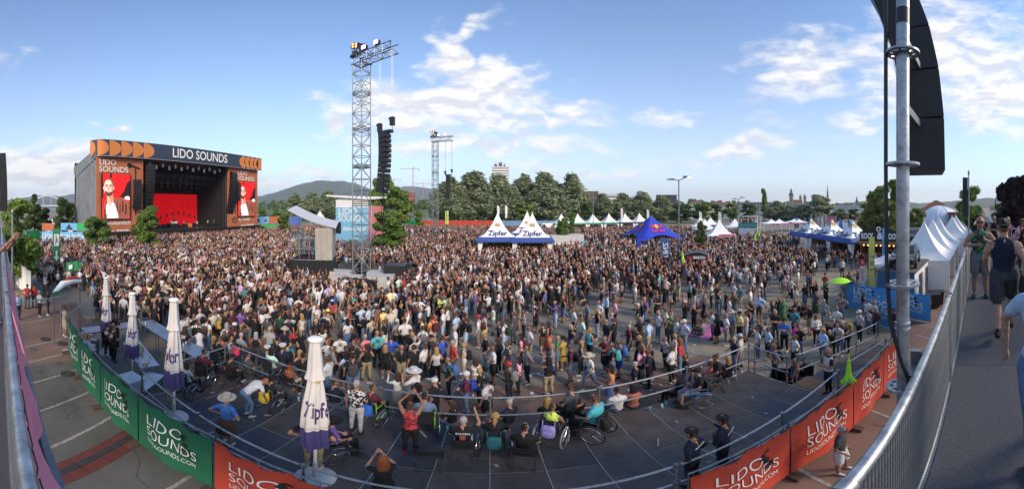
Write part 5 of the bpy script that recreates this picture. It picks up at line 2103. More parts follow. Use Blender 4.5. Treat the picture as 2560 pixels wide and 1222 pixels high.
# long low orange fence before the river
for k in range(8):
 flat_banner('%s orange fence banner along the river bank'%['leftmost','second','third','fourth','fifth','sixth','seventh','rightmost'][k],(-30+k*4.4,108),(-25.7+k*4.4,108),.5,2.2,M_red_ban if k else M_bgreen,group='orange banners along the river bank')
for k in range(6):
 flat_banner('%s low blue fence banner behind the beer pagodas'%['leftmost','second','third','fourth','fifth','rightmost'][k],(2.2+k*4.4,106),(6.4+k*4.4,106),.5,2.2,mat('dull_blue_banner',(.13,.26,.42),.8),group='blue banners along the river bank')
# white van and truck among the tents
def van(label,p,yaw,m,L_=5.6,h=2.5):
 t_=thing('delivery_van',label,'van',p,yaw)
 mb_=MB()
 mb_.prism([(-L_/2,.4),(L_/2,.4),(L_/2,1.05),(L_/2-.55,1.25),(L_/2-1.4,h-.1),(L_/2-1.8,h),(-L_/2,h)],-.95,.95,'y')
 mb_.build('body',m,t_,smooth=False)
 for s_ in (-1,1):
  mb_=MB()
  mb_.prism([(L_/2-.75,1.3),(L_/2-1.45,h-.25),(L_/2-2.2,h-.25),(L_/2-2.2,1.3)],s_*.955,s_*.965,'y')
  mb_.build('window',M_glass,t_,smooth=False)
 mb_=MB()
 mb_.add([(L_/2-.53,-.8,1.3),(L_/2-.53,.8,1.3),(L_/2-1.33,.75,h-.15),(L_/2-1.33,-.75,h-.15)],[(0,1,2,3)])
 mb_.build('windscreen',M_glass,t_,smooth=False)
 for x in (-L_/2+1,L_/2-1):
  for s_ in (-1,1):
   mb_=MB()
   mb_.ring((x,s_*.85,.36),.36,.2,.22,18,'y')
   w_=mb_.build('wheel',M_black,t_)
   mb_=MB()
   mb_.ring((x,s_*.88,.36),.2,.03,.18,14,'y')
   mb_.build('rim',M_steel,w_)
van('white van parked left of the white pagoda row',D(1366,84),3.3,M_white)
van('white lorry beside the stage\'s left side wall',D(184,80),1.2,M_white,7,3.2)
# scaffold towers holding blue screens left of the sail roof
p=D(738,60)
t=thing('scaffold_tower','slim scaffold tower with blue poster left of the sail roof','scaffold',p,face_cam(p))
mb=MB()
for sx in (-1.2,1.2):
 mb.tube([(sx,0,0),(sx,0,4.8)],.05,5)
 mb.tube([(sx,1.5,0),(sx,1.5,4.8)],.05,5)
for z in (1.5,3,4.7):
 mb.tube([(-1.2,0,z),(1.2,0,z)],.04,5)
mb.tube([(-1.2,0,0),(1.2,0,3)],.035,5)
mb.build('frame',M_steel,t)
mb=MB()
mb.box((0,-.06,4.2),(2.2,.05,1.6))
mb.build('poster',mat('blue_poster',(.05,.12,.38),.7),t)
p=D(800,100)
pagoda('white pagoda peak showing above the sail roof',p,.2,2.4,2.6,H(526,100),None,.3,True,None,None)
# ------------------------------------------------------------------ banner fence below the footbridge
def fence_panel(label,p0,p1,m,kind,group,z1=1.85,doodle=0,text=True,size=1.0):
 p0,p1=Vector((p0[0],p0[1],0)),Vector((p1[0],p1[1],0))
 d=p1-p0
 L_=d.length
 t_=thing('banner_fence_panel',label,'fence',p0,math.atan2(d.y,d.x),group)
 mb_=MB()
 mb_.tube([(.03,.03,0),(.03,.03,z1+.06),(L_-.03,.03,z1+.06),(L_-.03,.03,0)],.022,8)
 mb_.tube([(.03,.03,.14),(L_-.03,.03,.14)],.018,6)
 mb_.build('frame',M_dark_steel,t_)
 nu,nv=34,10
 r_=random.Random(label)
 ph,ph2=r_.uniform(0,6),r_.uniform(0,6)
 def surf(x,z):
  f=x/L_
  g_=(z-.08)/(z1-.08)
  b=math.sin(math.pi*f)
  sag=.055*math.sin(f*9+ph+g_*3)*b+.03*math.sin(f*21+ph2-g_*4)*b*(.4+g_)
  return Vector((x,-.03+sag-.05*b*math.sin(math.pi*g_),z-.03*b*g_*(1+.4*math.sin(f*15+ph))))
 vs=[surf(L_*(.012+.976*i/nu),.07+(z1-.07)*j/nv) for i in range(nu+1) for j in range(nv+1)]
 fs=[(i*(nv+1)+j,(i+1)*(nv+1)+j,(i+1)*(nv+1)+j+1,i*(nv+1)+j+1) for i in range(nu) for j in range(nv)]
 mb_=MB()
 mb_.add(vs,fs)
 k=len(vs)
 mb_.add([v+Vector((0,.012,0)) for v in vs],[f[::-1] for f in fs])
 b_=mb_.build('banner',m,t_)
 if text:
  def fn(zc):
   return lambda u,v:surf(u+L_*.18,v+zc)+Vector((0,-.02,0))
  s=L_/2.3*size
  lettering('LIDO',M_letter,b_,None,None,None,.47*s,-.007,'LEFT',fn=fn(1.38))
  lettering('SOUNDS',M_letter,b_,None,None,None,.47*s,-.007,'LEFT',fn=fn(.98),width=1.48*s)
  lettering('LIDOSOUNDS.COM',M_letter,b_,None,None,None,.235*s,-.006,'LEFT',fn=fn(.62),width=1.45*s)
  # little black drawing
  mb_=MB()
  cx,cz=L_*.18+1.08*s,1.42
  bl_=[[(cx-.1,cz-.02),(cx+.0,cz+.14),(cx+.1,cz+.04),(cx+.06,cz-.1)],[(cx+.02,cz+.14),(cx+.2,cz+.16),(cx+.22,cz+.12),(cx+.05,cz+.1)],
               [(cx+.02,cz-.2),(cx+.12,cz-.08),(cx+.22,cz-.12),(cx+.16,cz-.3)],[(cx+.05,cz-.32),(cx+.3,cz-.26),(cx+.28,cz-.4),(cx+.02,cz-.42)]]
  for pl in bl_:
   mb_.add([surf(x,z)+Vector((0,-.024,0)) for x,z in pl],[tuple(range(len(pl)))])
  mb_.build('drawing_print',M_blackcloth,b_,smooth=False)
 mb_=MB()
 mb_.box((0,.02,.06),(.2,.62,.12))
 mb_.build('foot_block',M_foot,t_)
 mb_=MB()
 for k in range(7):
  x=L_*(k+.5)/7
  mb_.tube([surf(x,z1-.05)+Vector((0,-.012,0)),(x,.0,z1+.075),(x,.055,z1+.04)],.006,4)
 mb_.build('cable_tie',M_black,t_)
 return t_
GP='banner fence panels below the footbridge'
GL=[(-13.1,2.95),(-10.75,2.86),(-8.6,2.9),(-6.47,3.1),(-4.14,3.4)]
for i,lb in enumerate(['farthest green banner panel at the bar end of the fence','second farthest green banner panel beside the beer kegs','green banner panel in front of the grey box','green banner panel next to the red ones']):
 fence_panel(lb,GL[i],GL[i+1],M_green_ban,'green',GP)
RL=[(-4.12,3.4),(-1.9,3.42),(.3,3.42),(2.5,3.40),(4.78,3.36),(7.26,3.15),(9.42,3.05),(11.6,2.9)]
for i,lb in enumerate(['red banner panel beside the last green one, below the white parasol','red banner panel hidden below the footbridge, left','red banner panel hidden below the footbridge, right','red banner panel directly below the two police officers',
      'red banner panel behind the man in grey polo and white shorts','red banner panel with the lime parasol at its corner','farthest red banner panel, behind the near scaffold pole']):
 if i in (1,2):
  continue
 fence_panel(lb,RL[i],RL[i+1],M_red_ban,'red',GP)
# blue fences to the right
GB='blue banner fences near the car container'
fence_panel('blue banner fence under the open lime parasol',(18.6,8.5),(18.1,5.5),M_blue_ban,'blue',GB,1.75)
fence_panel('blue banner fence in front of the container\'s blue wall',(18.05,5.45),(17.3,2.75),M_blue_ban,'blue',GB,1.75)
fence_panel('nearest blue banner fence behind the two men in white shirts',(16.6,6.4),(15.7,4.0),M_blue_ban,'blue',GB,1.75)
mb=MB()
mb.box((0,0,0),(.42,.03,.3))
o=mb.build('number_board',M_black,loc=(18.45,8.1,1.95),rotz=-1.4)
tag(o,'small black number board above the blue fence corner','sign')
lettering('136',M_letter,o,(0,-.02,0),(1,0,0),(0,0,1),.2)
# ------------------------------------------------------------------ viewing platform
PZ=.8
X0,X1,Y0,Y1=-7.7,7.7,3.62,7.05
M_ply=[mat('dark_plywood_%d'%i,c,.62,var=.45,vscale=1.7,bump=.15) for i,c in enumerate([(.070,.058,.054),(.082,.065,.058),(.042,.046,.060),(.078,.059,.050),(.057,.052,.052)])]
plat=thing('viewing_platform','low dark plywood viewing platform with wheelchair places','platform')
nx,xs=16,(X1-X0)/16
ys=[Y0,5.25,Y1]
pm={}
for i in range(nx):
 for j in range(2):
  h_=ys[j+1]-ys[j]
  for mi in range(5):
   if (j,mi) not in pm:
    b=MB()
    b.box((0,0,-.03),(xs-.014,h_-.014,.06))
    pm[(j,mi)]=b.mesh('floor_plate',M_ply[mi],False)
  link('floor_plate',pm[(j,(i*7+j*3+(i//3))%5)],plat,(X0+(i+.5)*xs,(ys[j]+ys[j+1])/2,PZ+.002*((i*5+j)%3)))
M_joint=mat('plate_edge',(.5,.47,.43),.7,var=.3)
for i in range(nx+1):
 b=MB()
 b.box((X0+i*xs,(Y0+Y1)/2,PZ-.036),(.026,Y1-Y0,.066))
 b.build('plate_joint',M_joint,plat,smooth=False)
b=MB()
b.box(((X0+X1)/2,5.25,PZ-.038),(X1-X0,.022,.06))
b.build('plate_joint',M_joint,plat,smooth=False)
for (cx,cy,sx,sy) in ((0,Y0-.02,X1-X0,.04),(0,Y1+.02,X1-X0,.04),(X0-.02,(Y0+Y1)/2,.04,Y1-Y0),(X1+.02,(Y0+Y1)/2,.04,Y1-Y0)):
 b=MB()
 b.box((cx,cy,PZ-.12),(sx,sy,.2))
 b.build('edge_beam',M_dark_steel,plat,smooth=False)
for i in range(9):
 for y in (Y0+.1,Y1-.1):
  b=MB()
  b.tube([(X0+.1+i*(X1-X0-.2)/8,y,0),(X0+.1+i*(X1-X0-.2)/8,y,PZ-.07)],.03,6)
  b.build('leg',M_steel,plat)
b=MB()
b.box((0,Y1-.25,.38),(X1-X0-.2,.02,.7))
b.build('underside_skirt',M_blackcloth,plat,smooth=False)
M_tape=mat('grey_tape',(.30,.29,.27),.8,var=.4,vscale=20)
for k in range(26):
 b=MB()
 b.box((0,0,0),(rng.choice([.1,.14,.05,.32]),rng.choice([.06,.05,.03]),.003))
 b.build('tape_mark',M_tape,plat,(rng.uniform(X0+.4,X1-.4),rng.uniform(Y0+.3,Y1-.3),PZ+.0085),rng.uniform(0,3.1),False)
# ramp walkway to the right
walk=thing('access_ramp','sloping dark plywood access ramp leading off the platform\'s right end','ramp')
for i in range(6):
 x0,x1=X1+.06+i*.92,X1+.06+(i+1)*.92-.012
 z0,z1=PZ-.1*i,PZ-.1*(i+1)
 b=MB()
 y0,y1=3.62-.04*i,5.35-.12*i
 b.add([(x0,y0,z0-.06),(x1,y0,z1-.06),(x1,y1,z1-.06),(x0,y1,z0-.06),(x0,y0,z0),(x1,y0,z1),(x1,y1,z1),(x0,y1,z0)],[(0,3,2,1),(4,5,6,7),(0,1,5,4),(1,2,6,5),(2,3,7,6),(3,0,4,7)])
 b.build('ramp_plate',M_wood if i==0 else M_ply[(i*2)%5],walk,smooth=False)
b=MB()
for x,y,z in ((9.5,3.55,.6),(9.5,5.1,.6),(11.5,3.5,.4),(11.5,4.8,.4)):
 b.tube([(x,y,0),(x,y,z-.06)],.03,6)
b.build('support',M_steel,walk)
def railing(label,pts,h=1.1,group='galvanised platform railings',step=2.2,z=PZ,zz=None,mids=(.5,),dash=True):
 """scaffold tube railing through plan points; every tube and post its own part"""
 t_=thing('scaffold_railing',label,'railing',(0,0,0),0,group)
 zz=zz or [z]*len(pts)
 posts=[]
 for k in range(len(pts)-1):
  a,b=Vector((*pts[k],zz[k])),Vector((*pts[k+1],zz[k+1]))
  n=max(1,round((b-a).length/step))
  for i in range(n):
   p,q=a.lerp(b,i/n),a.lerp(b,(i+1)/n)
   dirn=(q-p).normalized()
   for hh in (h,)+tuple(mids):
    mb_=MB()
    e=.07
    mb_.tube([p+Vector((0,0,hh))+dirn*e,q+Vector((0,0,hh))-dirn*e],.0245,8)
    mb_.build('rail_tube',M_steel,t_)
   posts.append(p)
   if i==n-1:
    posts.append(q)
 seen=set()
 for p in posts:
  key=(round(p.x,2),round(p.y,2))
  if key in seen:
   continue
  seen.add(key)
  mb_=MB()
  mb_.tube([(p.x,p.y,p.z-.3),(p.x,p.y,p.z+h+.04)],.026,8)
  po=mb_.build('post',M_steel,t_)
  for hh in (h,)+tuple(mids):
   mb_=MB()
   mb_.lathe([(.028,-.05),(.05,-.045),(.05,.045),(.028,.05)],8,(p.x,p.y,p.z+hh))
   mb_.build('coupler',M_dark_steel,po)
  mb_=MB()
  mb_.lathe([(.028,-.04),(.031,-.04),(.031,.04),(.028,.04)],8,(p.x,p.y,p.z+.28))
  mb_.build('orange_tape',mat('orange_tape',(.85,.14,.02),.6),po)
 return t_
railing('galvanised railing along the platform\'s crowd side',[(X0+.05,Y1-.05),(X1-.05,Y1-.05)],step=2.57)
railing('galvanised railing at the platform\'s left end by the bar',[(X0+.05,Y1-.32),(X0+.05,4.6)])
railing('galvanised railing at the platform\'s right end beside the ramp',[(X1-.05,Y1-.32),(X1-.05,5.45)])
railing('galvanised railing behind the green and red banner fence',[(X0+.1,3.72),(X1-.1,3.72)],step=2.57)
railing('galvanised railing along the ramp\'s crowd side',[(X1+.25,5.30),(13.2,4.55)],zz=[PZ,.25],step=1.9)
railing('short galvanised railing along the ramp\'s fence side',[(X1+.5,3.72),(11.0,3.45)],zz=[PZ,.5],step=1.9)
# ------------------------------------------------------------------ closed parasols
def closed_parasol(label,loc,H_,txt_rot,base=True,h0=1.15):
 t_=thing('closed_parasol',label,'parasol',loc,txt_rot,'closed white parasols at the bar')
 mb_=MB()
 mb_.tube([(0,0,.06),(0,0,H_-.1)],.032,8)
 mb_.build('pole',M_white,t_)
 n,rows=48,18
 def prof(f):
  # f: 0 at the hem, 1 at the tip; folded cloth that widens downwards
  return .068+.145*(1-f)**.9+.03*math.sin(min(1,f*1.4)*math.pi)
 def pt(a,f):
  fold=1+.16*math.cos(8*a+1.4*math.sin(f*5))*(1-f)**.5+.07*math.cos(3*a+2+2.2*f)+.06*math.sin(2*a+6*f)
  r_=prof(f)*fold
  return Vector((math.cos(a)*r_,math.sin(a)*r_,h0+(H_-.12-h0)*f+.05*math.cos(4*a)*(1-f)**4))
 vs=[pt(2*math.pi*j/n,i/rows) for i in range(rows+1) for j in range(n)]
 fs=[(i*n+j,i*n+(j+1)%n,(i+1)*n+(j+1)%n,(i+1)*n+j) for i in range(rows) for j in range(n)]
 split=4
 for nm,m_,lo,hi in (('violet_hem',M_parasol_blue,0,split),('cloth',M_parasol,split,rows)):
  mb_=MB()
  mb_.add(vs[lo*n:(hi+1)*n],[tuple(q-lo*n for q in f) for k,f in enumerate(fs) if lo<=k//n<hi])
  o_=mb_.build(nm,m_,t_)
 cloth=o_
 # cap: the vent flap hangs over the top third
 mb_=MB()
 vs2=[]
 for i in range(6):
  f=.70+.3*i/5
  for j in range(n):
   a=2*math.pi*j/n
   r_=prof(f)*(1.14+.10*math.cos(6*a))+.012+(.03 if i==0 else 0)
   vs2.append((math.cos(a)*r_,math.sin(a)*r_,h0+(H_-.12-h0)*f+.03))
 mb_.add(vs2,[(i*n+j,i*n+(j+1)%n,(i+1)*n+(j+1)%n,(i+1)*n+j) for i in range(5) for j in range(n)])
 mb_.build('vent_flap',M_parasol,t_)
 mb_=MB()
 mb_.lathe([(.03,-.04),(.125,-.03),(.13,.0),(.1,.025),(.03,.035)],16,(0,0,H_-.04))
 mb_.build('top_cap',M_white,t_)
 mb_=MB()
 fg=(split+.45)/rows
 mb_.tube([pt(2*math.pi*j/n,fg)*1+Vector((math.cos(2*math.pi*j/n),math.sin(2*math.pi*j/n),0))*.004 for j in range(n+1)],.008,4)
 mb_.build('gold_stripe',mat('gold_print',(.42,.30,.12),.6),cloth)
 # lettering wraps round the folds
 def fn(u,v):
  a=-math.pi/2+u/.23
  f=.42+v/(H_-h0)
  p_=pt(a,f)
  return p_+Vector((math.cos(a),math.sin(a),0))*.014
 lettering('Zipfer',mat('violet_letters',(.05,.03,.16),.8),cloth,None,None,None,.56,.02,fn=fn,width=.66)
 mb_=MB()
 mb_.add([fn(u,.72+v) for u,v in ((-.1,0),(0,-.05),(.1,0),(.13,.12),(.05,.06),(0,.15),(-.05,.06),(-.13,.12))],[tuple(range(8))])
 mb_.build('crown_print',mat('gold_print',(.42,.30,.12),.6),cloth,smooth=False)
 if base:
  mb_=MB()
  mb_.lathe([(.02,.075),(.08,.07),(.34,.045),(.36,.03),(.36,.0),(.02,-.0)][::-1],28)
  mb_.tube([(0,0,.05),(0,0,.55)],.045,10)
  mb_.build('base_plate',mat('pale_grey_base',(.50,.50,.48),.7,var=.15),t_)
 return t_
closed_parasol('nearest closed white parasol standing on the platform in mid picture',G(788,1193,PZ),3.75,.9)
closed_parasol('closed white parasol behind the green fence at the platform\'s left end',(-6.38,3.98,PZ),3.75,.1)
closed_parasol('closed white parasol in the middle of the bar',(-9.95,4.5,0),3.75,.5)
closed_parasol('farthest closed white parasol at the bar\'s far end',(-12.7,4.5,0),3.75,.2)
# lime parasols
def open_parasol(label,loc,h,r_,m):
 t_=thing('open_parasol',label,'parasol',loc)
 mb_=MB()
 n=10
 vs=[]
 for i in range(5):
  f=i/4
  for j in range(n):
   a=2*math.pi*j/n
   vs.append((math.cos(a)*r_*f,math.sin(a)*r_*f,h-.38*r_*f**1.6+(.02 if j%2 else 0)*f))
 mb_.add(vs,[(i*n+j,(i+1)*n+j,(i+1)*n+(j+1)%n,i*n+(j+1)%n) for i in range(4) for j in range(n)])
 mb_.build('canopy',m,t_)
 mb_=MB()
 mb_.tube([(0,0,0),(0,0,h+.06)],.016,6)
 mb_.build('pole',M_dark_steel,t_)
M_lime=mat('lime_fabric',(.33,.72,.02),.7,var=.1)
open_parasol('open lime green parasol above the blue fence',(17.9,8.6,0),2.25,.68,M_lime)
t=thing('closed_parasol','small closed lime green parasol stuck on the red fence','parasol',(7.30,3.28,1.72))
mb=MB()
n=24
vs=[]
for i,(f,r_) in enumerate([(0,.15),(.12,.17),(.22,.10),(.30,.075),(.6,.05),(1,.012)]):
 for j in range(n):
  a=2*math.pi*j/n
  k=1+.3*math.cos(6*a)*(1-f)
  vs.append((math.cos(a)*r_*k+f*.03,math.sin(a)*r_*k,f*1.0))
mb.add(vs,[(i*n+j,i*n+(j+1)%n,(i+1)*n+(j+1)%n,(i+1)*n+j) for i in range(5) for j in range(n)])
mb.build('cloth',M_lime,t)
mb=MB()
mb.tube([(0,0,-.9),(0,0,.3)],.014,6)
mb.build('pole',M_dark_steel,t)
for i,(px,d,h,lb) in enumerate([(1706,33,2.3,'small closed lime parasol beside the near street lamp'),(1888,52,2.6,'small lime parasol before the terrace'),(1897,55,3.0,'second small lime parasol right of the terrace')]):
 t=thing('closed_parasol',lb,'parasol',D(px,d))
 mb=MB()
 mb.lathe([(.26,h-1.4),(.2,h-1.2),(.1,h-.6),(.01,h)],8)
 mb.build('cloth',M_lime,t)
 mb=MB()
 mb.tube([(0,0,0),(0,0,h-1)],.02,5)
 mb.build('pole',M_dark_steel,t)
# ------------------------------------------------------------------ bar
def counter(label,p0,p1,wdt,h=1.08):
 p0,p1=Vector((*p0,0)),Vector((*p1,0))
 d=p1-p0
 L_=d.length
 t_=thing('bar_counter',label,'counter',p0,math.atan2(d.y,d.x),'stainless bar counters')
 n=max(1,round(L_/1.8))
 for i in range(n):
  mb_=MB()
  mb_.box((L_*(i+.5)/n,0,h),(L_/n-.015,wdt,.05))
  mb_.build('worktop',M_inox,t_,smooth=False)
  for s_ in (-1,1):
   for x in (.12,L_/n-.12):
    mb_=MB()
    mb_.tube([(L_*i/n+x,s_*(wdt/2-.06),0),(L_*i/n+x,s_*(wdt/2-.06),h-.03)],.022,6)
    mb_.build('leg',M_steel,t_)
 return t_
counter('long stainless bar counter facing the crowd',(-13.4,6.75),(-8.2,6.75),.75)
counter('stainless bar counter at the bar\'s far end',(-13.2,3.6),(-13.2,6.1),.7)
counter('stainless work table in the middle of the bar',(-11.6,5.2),(-9.2,4.8),.7,.95)
counter('low stainless drain table beside the platform railing',(-8.9,4.9),(-8.2,3.8),.6,.8)
M_keg=mat('keg_steel',(.35,.36,.38),.35,.85)
for i,(x,y) in enumerate([(-12.1,3.45),(-11.75,3.55),(-12.3,3.85),(-11.4,3.45)]):
 for lv in range(2):
  mb=MB()
  mb.lathe([(.16,0),(.19,.02),(.19,.1),(.2,.13),(.19,.16),(.19,.34),(.2,.37),(.19,.4),(.19,.48),(.16,.5)],14)
  tag(mb.build('beer_keg',M_keg,loc=(x,y,lv*.51)),'%s steel beer keg of the %s stack behind the green fence'%(['lower','upper'][lv],['second nearest','middle','farthest','nearest'][i]),'keg','steel beer kegs behind the fence')
t=thing('storage_box','tall light grey plastic box stack behind the green fence','box',(-8.35,3.72,0),.2)
for i,z in enumerate((.02,.62)):
 mb=MB()
 mb.box((0,0,z+.29),(.62,.52,.56))
 for zz in (.1,.5):
  mb.box((0,0,z+zz),(.65,.55,.03))
 mb.build('box_body',mat('grey_plastic',(.45,.46,.48),.55),t,smooth=False)
mb=MB()
mb.box((0,0,1.24),(.68,.58,.05))
mb.build('lid',mat('grey_plastic',(.45,.46,.48),.55),t,smooth=False)
bm_=MB()
bm_.lathe([(.028,0),(.036,.12)],8)
cupm=[bm_.mesh('plastic_cup',mm) for mm in (mat('clear_cup',(.55,.62,.60),.25),mat('teal_cup',(.10,.38,.36),.4),mat('beer_cup',(.62,.40,.10),.3))]
cup_spots=[]
for k in range(30):
 x=-11.5+2.2*rng.random()
 cup_spots.append((x,5.2-(x+11.6)*.16+rng.uniform(-.25,.25),.975,'plastic drinks cup on the middle bar table'))
for k in range(9):
 cup_spots.append((-13.1+4.7*rng.random(),6.75+rng.uniform(-.25,.25),1.105,'plastic drinks cup on the long bar counter'))
for (x,y,z,lb) in cup_spots:
 ci=rng.randrange(3)
 lb=['clear ','teal ','amber filled '][ci]+lb
 tag(link('plastic_cup',cupm[ci],None,(x,y,z)),lb,'cup',lb.replace('plastic drinks cup','cups'))
for k,x in enumerate([-4.85,-.95,-.80,-.6,.33,2.25,2.4,3.86,4.2,4.35,6.9,6.55]):
 tag(link('plastic_cup',cupm[1] if k%4 else cupm[0],None,(x,Y1-.16-.03*(k%3),PZ+.004)),'teal plastic cup on the platform\'s crowd side edge' if k%4 else 'clear plastic cup on the platform\'s crowd side edge','cup','teal cups along the platform edge' if k%4 else 'clear cups along the platform edge')
# ------------------------------------------------------------------ folding chairs and wheelchairs
M_chair=mat('black_chair_plastic',(.018,.018,.020),.5,var=.15)
def folding_chair(label,loc,yaw):
 t_=thing('folding_chair',label,'chair',loc,yaw,'black folding chairs on the platform')
 mb_=MB()
 mb_.box((0,.02,.45),(.43,.41,.03))
 mb_.build('seat',M_chair,t_)
 mb_=MB()
 vs=[]
 for i in range(9):
  x=-.22+.44*i/8
  y=-.24-.035*math.cos((i-4)/4*1.3)
  vs+=[(x,y,.62),(x,y-.05,.84),(x,y-.03,.84),(x,y+.02,.62)]
 mb_.add(vs,[(4*i+a,4*i+4+a,4*i+4+(a+1)%4,4*i+(a+1)%4) for i in range(8) for a in range(4)]+[(3,2,1,0),(32,33,34,35)])
 mb_.build('backrest',M_chair,t_)
 for s_ in (-1,1):
  mb_=MB()
  mb_.tube([(s_*.23,.26,.0),(s_*.23,-.06,.5),(s_*.23,-.28,.85)],.013,6)
  mb_.build('leg',M_chair,t_)
  mb_=MB()
  mb_.tube([(s_*.205,-.27,.0),(s_*.205,.2,.46)],.013,6)
  mb_.build('leg',M_chair,t_)
 for x_,y_,z_ in ((.23,.22,.07),(.2,-.24,.03)):
  mb_=MB()
  mb_.tube([(-x_,y_,z_),(x_,y_,z_)],.01,5)
  mb_.build('stretcher',M_chair,t_)
 return t_
M_tyre=mat('tyre_rubber',(.02,.02,.02),.7)
M_chrome=mat('chrome',(.6,.6,.62),.2,1.0,var=.05)
def wheelchair(label,loc,yaw,tyre=None,frame=None,bag=None,bagcol=None):
 t_=thing('wheelchair',label,'wheelchair',loc,yaw,'wheelchairs on the viewing platform')
 fm=frame or M_dark_steel
 for s_ in (-1,1):
  mb_=MB()
  n=28
  mb_.tube([(s_*.29,-.12+.3*math.cos(2*math.pi*j/n),.31+.3*math.sin(2*math.pi*j/n)) for j in range(n+1)],.017,6,False)
  w_=mb_.build('wheel',tyre or M_tyre,t_)
  mb_=MB()
  mb_.tube([(s_*.325,-.12+.265*math.cos(2*math.pi*j/n),.31+.265*math.sin(2*math.pi*j/n)) for j in range(n+1)],.009,5,False)
  mb_.build('push_rim',M_chrome,w_)
  mb_=MB()
  for j in range(10):
   a=2*math.pi*j/10
   mb_.tube([(s_*.29,-.12,.31),(s_*.29,-.12+.29*math.cos(a),.31+.29*math.sin(a))],.004,3,False)
  mb_.lathe([(.03,-.03),(.03,.03)],8,(0,0,0))
  mb_.v[-16:]=[(s_*.29+z,-.12+x,.31+y) for (x,y,z) in mb_.v[-16:]]
  mb_.build('spokes',M_chrome,w_)
  mb_=MB()
  mb_.ring((s_*.2,.36,.075),.075,.03,.03,14,'x')
  mb_.tube([(s_*.2,.36,.08),(s_*.2,.33,.3)],.012,5)
  mb_.build('caster',M_tyre,t_)
  mb_=MB()
  mb_.tube([(s_*.22,-.36,.95),(s_*.22,-.24,.88),(s_*.22,-.2,.3),(s_*.22,.3,.28),(s_*.2,.44,.14)],.013,6)
  mb_.tube([(s_*.22,-.22,.68),(s_*.22,.12,.68),(s_*.22,.2,.46)],.012,6)
  mb_.build('side_frame',fm,t_)
  mb_=MB()
  mb_.tube([(s_*.22,-.36,.95),(s_*.22,-.46,.95)],.018,6)
  mb_.build('handle',M_tyre,t_)
  mb_=MB()
  mb_.box((s_*.1,.48,.12),(.16,.17,.02))
  mb_.build('footrest',M_black,t_)
 mb_=MB()
 mb_.box((0,.02,.47),(.42,.42,.06))
 mb_.build('seat',M_chair,t_)
 mb_=MB()
 mb_.box((0,-.225,.70),(.42,.035,.42))
 mb_.build('backrest',M_chair,t_)
 if bag:
  mb_=MB()
  mb_.ball((0,-.30,.60),(.15,.075,.19),14,10,.5)
  mb_.ball((0,-.375,.53),(.11,.03,.09),12,8,.5)
  mb_.tube([(-.13,-.25,.9),(-.12,-.3,.7)],.014,5)
  mb_.tube([(.13,-.25,.9),(.12,-.3,.7)],.014,5)
  mb_.build('bag',mat('bag_'+bag,bagcol,.8,bump=.3,bscale=15),t_)
 return t_
# ------------------------------------------------------------------ footbridge
DZ=4.8
M_deck=mat('deck_felt',(.062,.068,.082),.95,var=.25,vscale=30,bump=.5,bscale=220)
br=thing('footbridge','temporary footbridge deck with dark felt floor','footbridge')
yb0,yb1=-1.55,.28
for i in range(40):
 x0=-30+i*2.4
 b=MB()
 b.box((x0+1.2,(yb0+yb1)/2,DZ-.03),(2.392,yb1-yb0,.06))
 b.build('deck_board',M_deck,br,smooth=False)
for y in (yb0-.03,yb1+.03):
 b=MB()
 b.box((18,y,DZ-.12),(96,.05,.22))
 b.build('edge_beam',M_dark_steel,br,smooth=False)
for i in range(14):
 for y in (yb0+.1,yb1-.05):
  x=-28+i*6.6
  if -6<x<6:
   continue
  b=MB()
  b.tube([(x,y,0),(x,y,DZ-.15)],.05,6)
  b.build('leg',M_steel,br)
RZ=DZ+1.1
bar_me={}
def barrier(label,p0,p1,banner=None,bars=True,group='galvanised footbridge barriers',r=.024):
 """one galvanised barrier element"""
 p0,p1=Vector((*p0,0)),Vector((*p1,0))
 d=p1-p0
 L_=d.length
 t_=thing('bridge_barrier',label,'barrier',(p0.x,p0.y,DZ),math.atan2(d.y,d.x),group)
 mb_=MB()
 mb_.tube([(0,0,1.1),(L_,0,1.1)],r,14)
 mb_.build('handrail',M_steel,t_)
 for x in (0.0,L_):
  mb_=MB()
  mb_.tube([(x,0,1.1-.001),(x+(.05 if x==0 else -.05),0,1.1-.001)],r+.006,14)
  mb_.build('sleeve',M_steel,t_)
 mb_=MB()
 mb_.tube([(0,0,.1),(L_,0,.1)],.017,8)
 mb_.build('lower_tube',M_dark_steel,t_)
 for x in (.03,L_-.03):
  mb_=MB()
  mb_.tube([(x,0,.0),(x,0,1.09)],.02,8)
  mb_.build('post',M_steel,t_)
 if bars:
  if 'm' not in bar_me:
   bb=MB()
   bb.tube([(0,0,.1),(0,0,1.09)],.006,5)
   bar_me['m']=bb.mesh('bar',M_steel)
  n=int(L_/.03)
  for i in range(1,n):
   link('bar',bar_me['m'],t_,(L_*i/n,0,0))
 if banner:
  nu,nv=40,6
  vs=[]
  for i in range(nu+1):
   for j in range(nv+1):
    x=L_*i/nu
    z=1.02-.98*j/nv
    vs.append((x,.05+.02*math.sin(i*.7)+.03*(j/nv)*math.sin(i*.45+1),z-.04*abs(math.sin(i*.26))))
  fs=[(i*(nv+1)+j,(i+1)*(nv+1)+j,(i+1)*(nv+1)+j+1,i*(nv+1)+j+1) for i in range(nu) for j in range(nv)]
  mb_=MB()
  mb_.add(vs,fs)
  mb_.build('banner',banner,t_)
 return t_
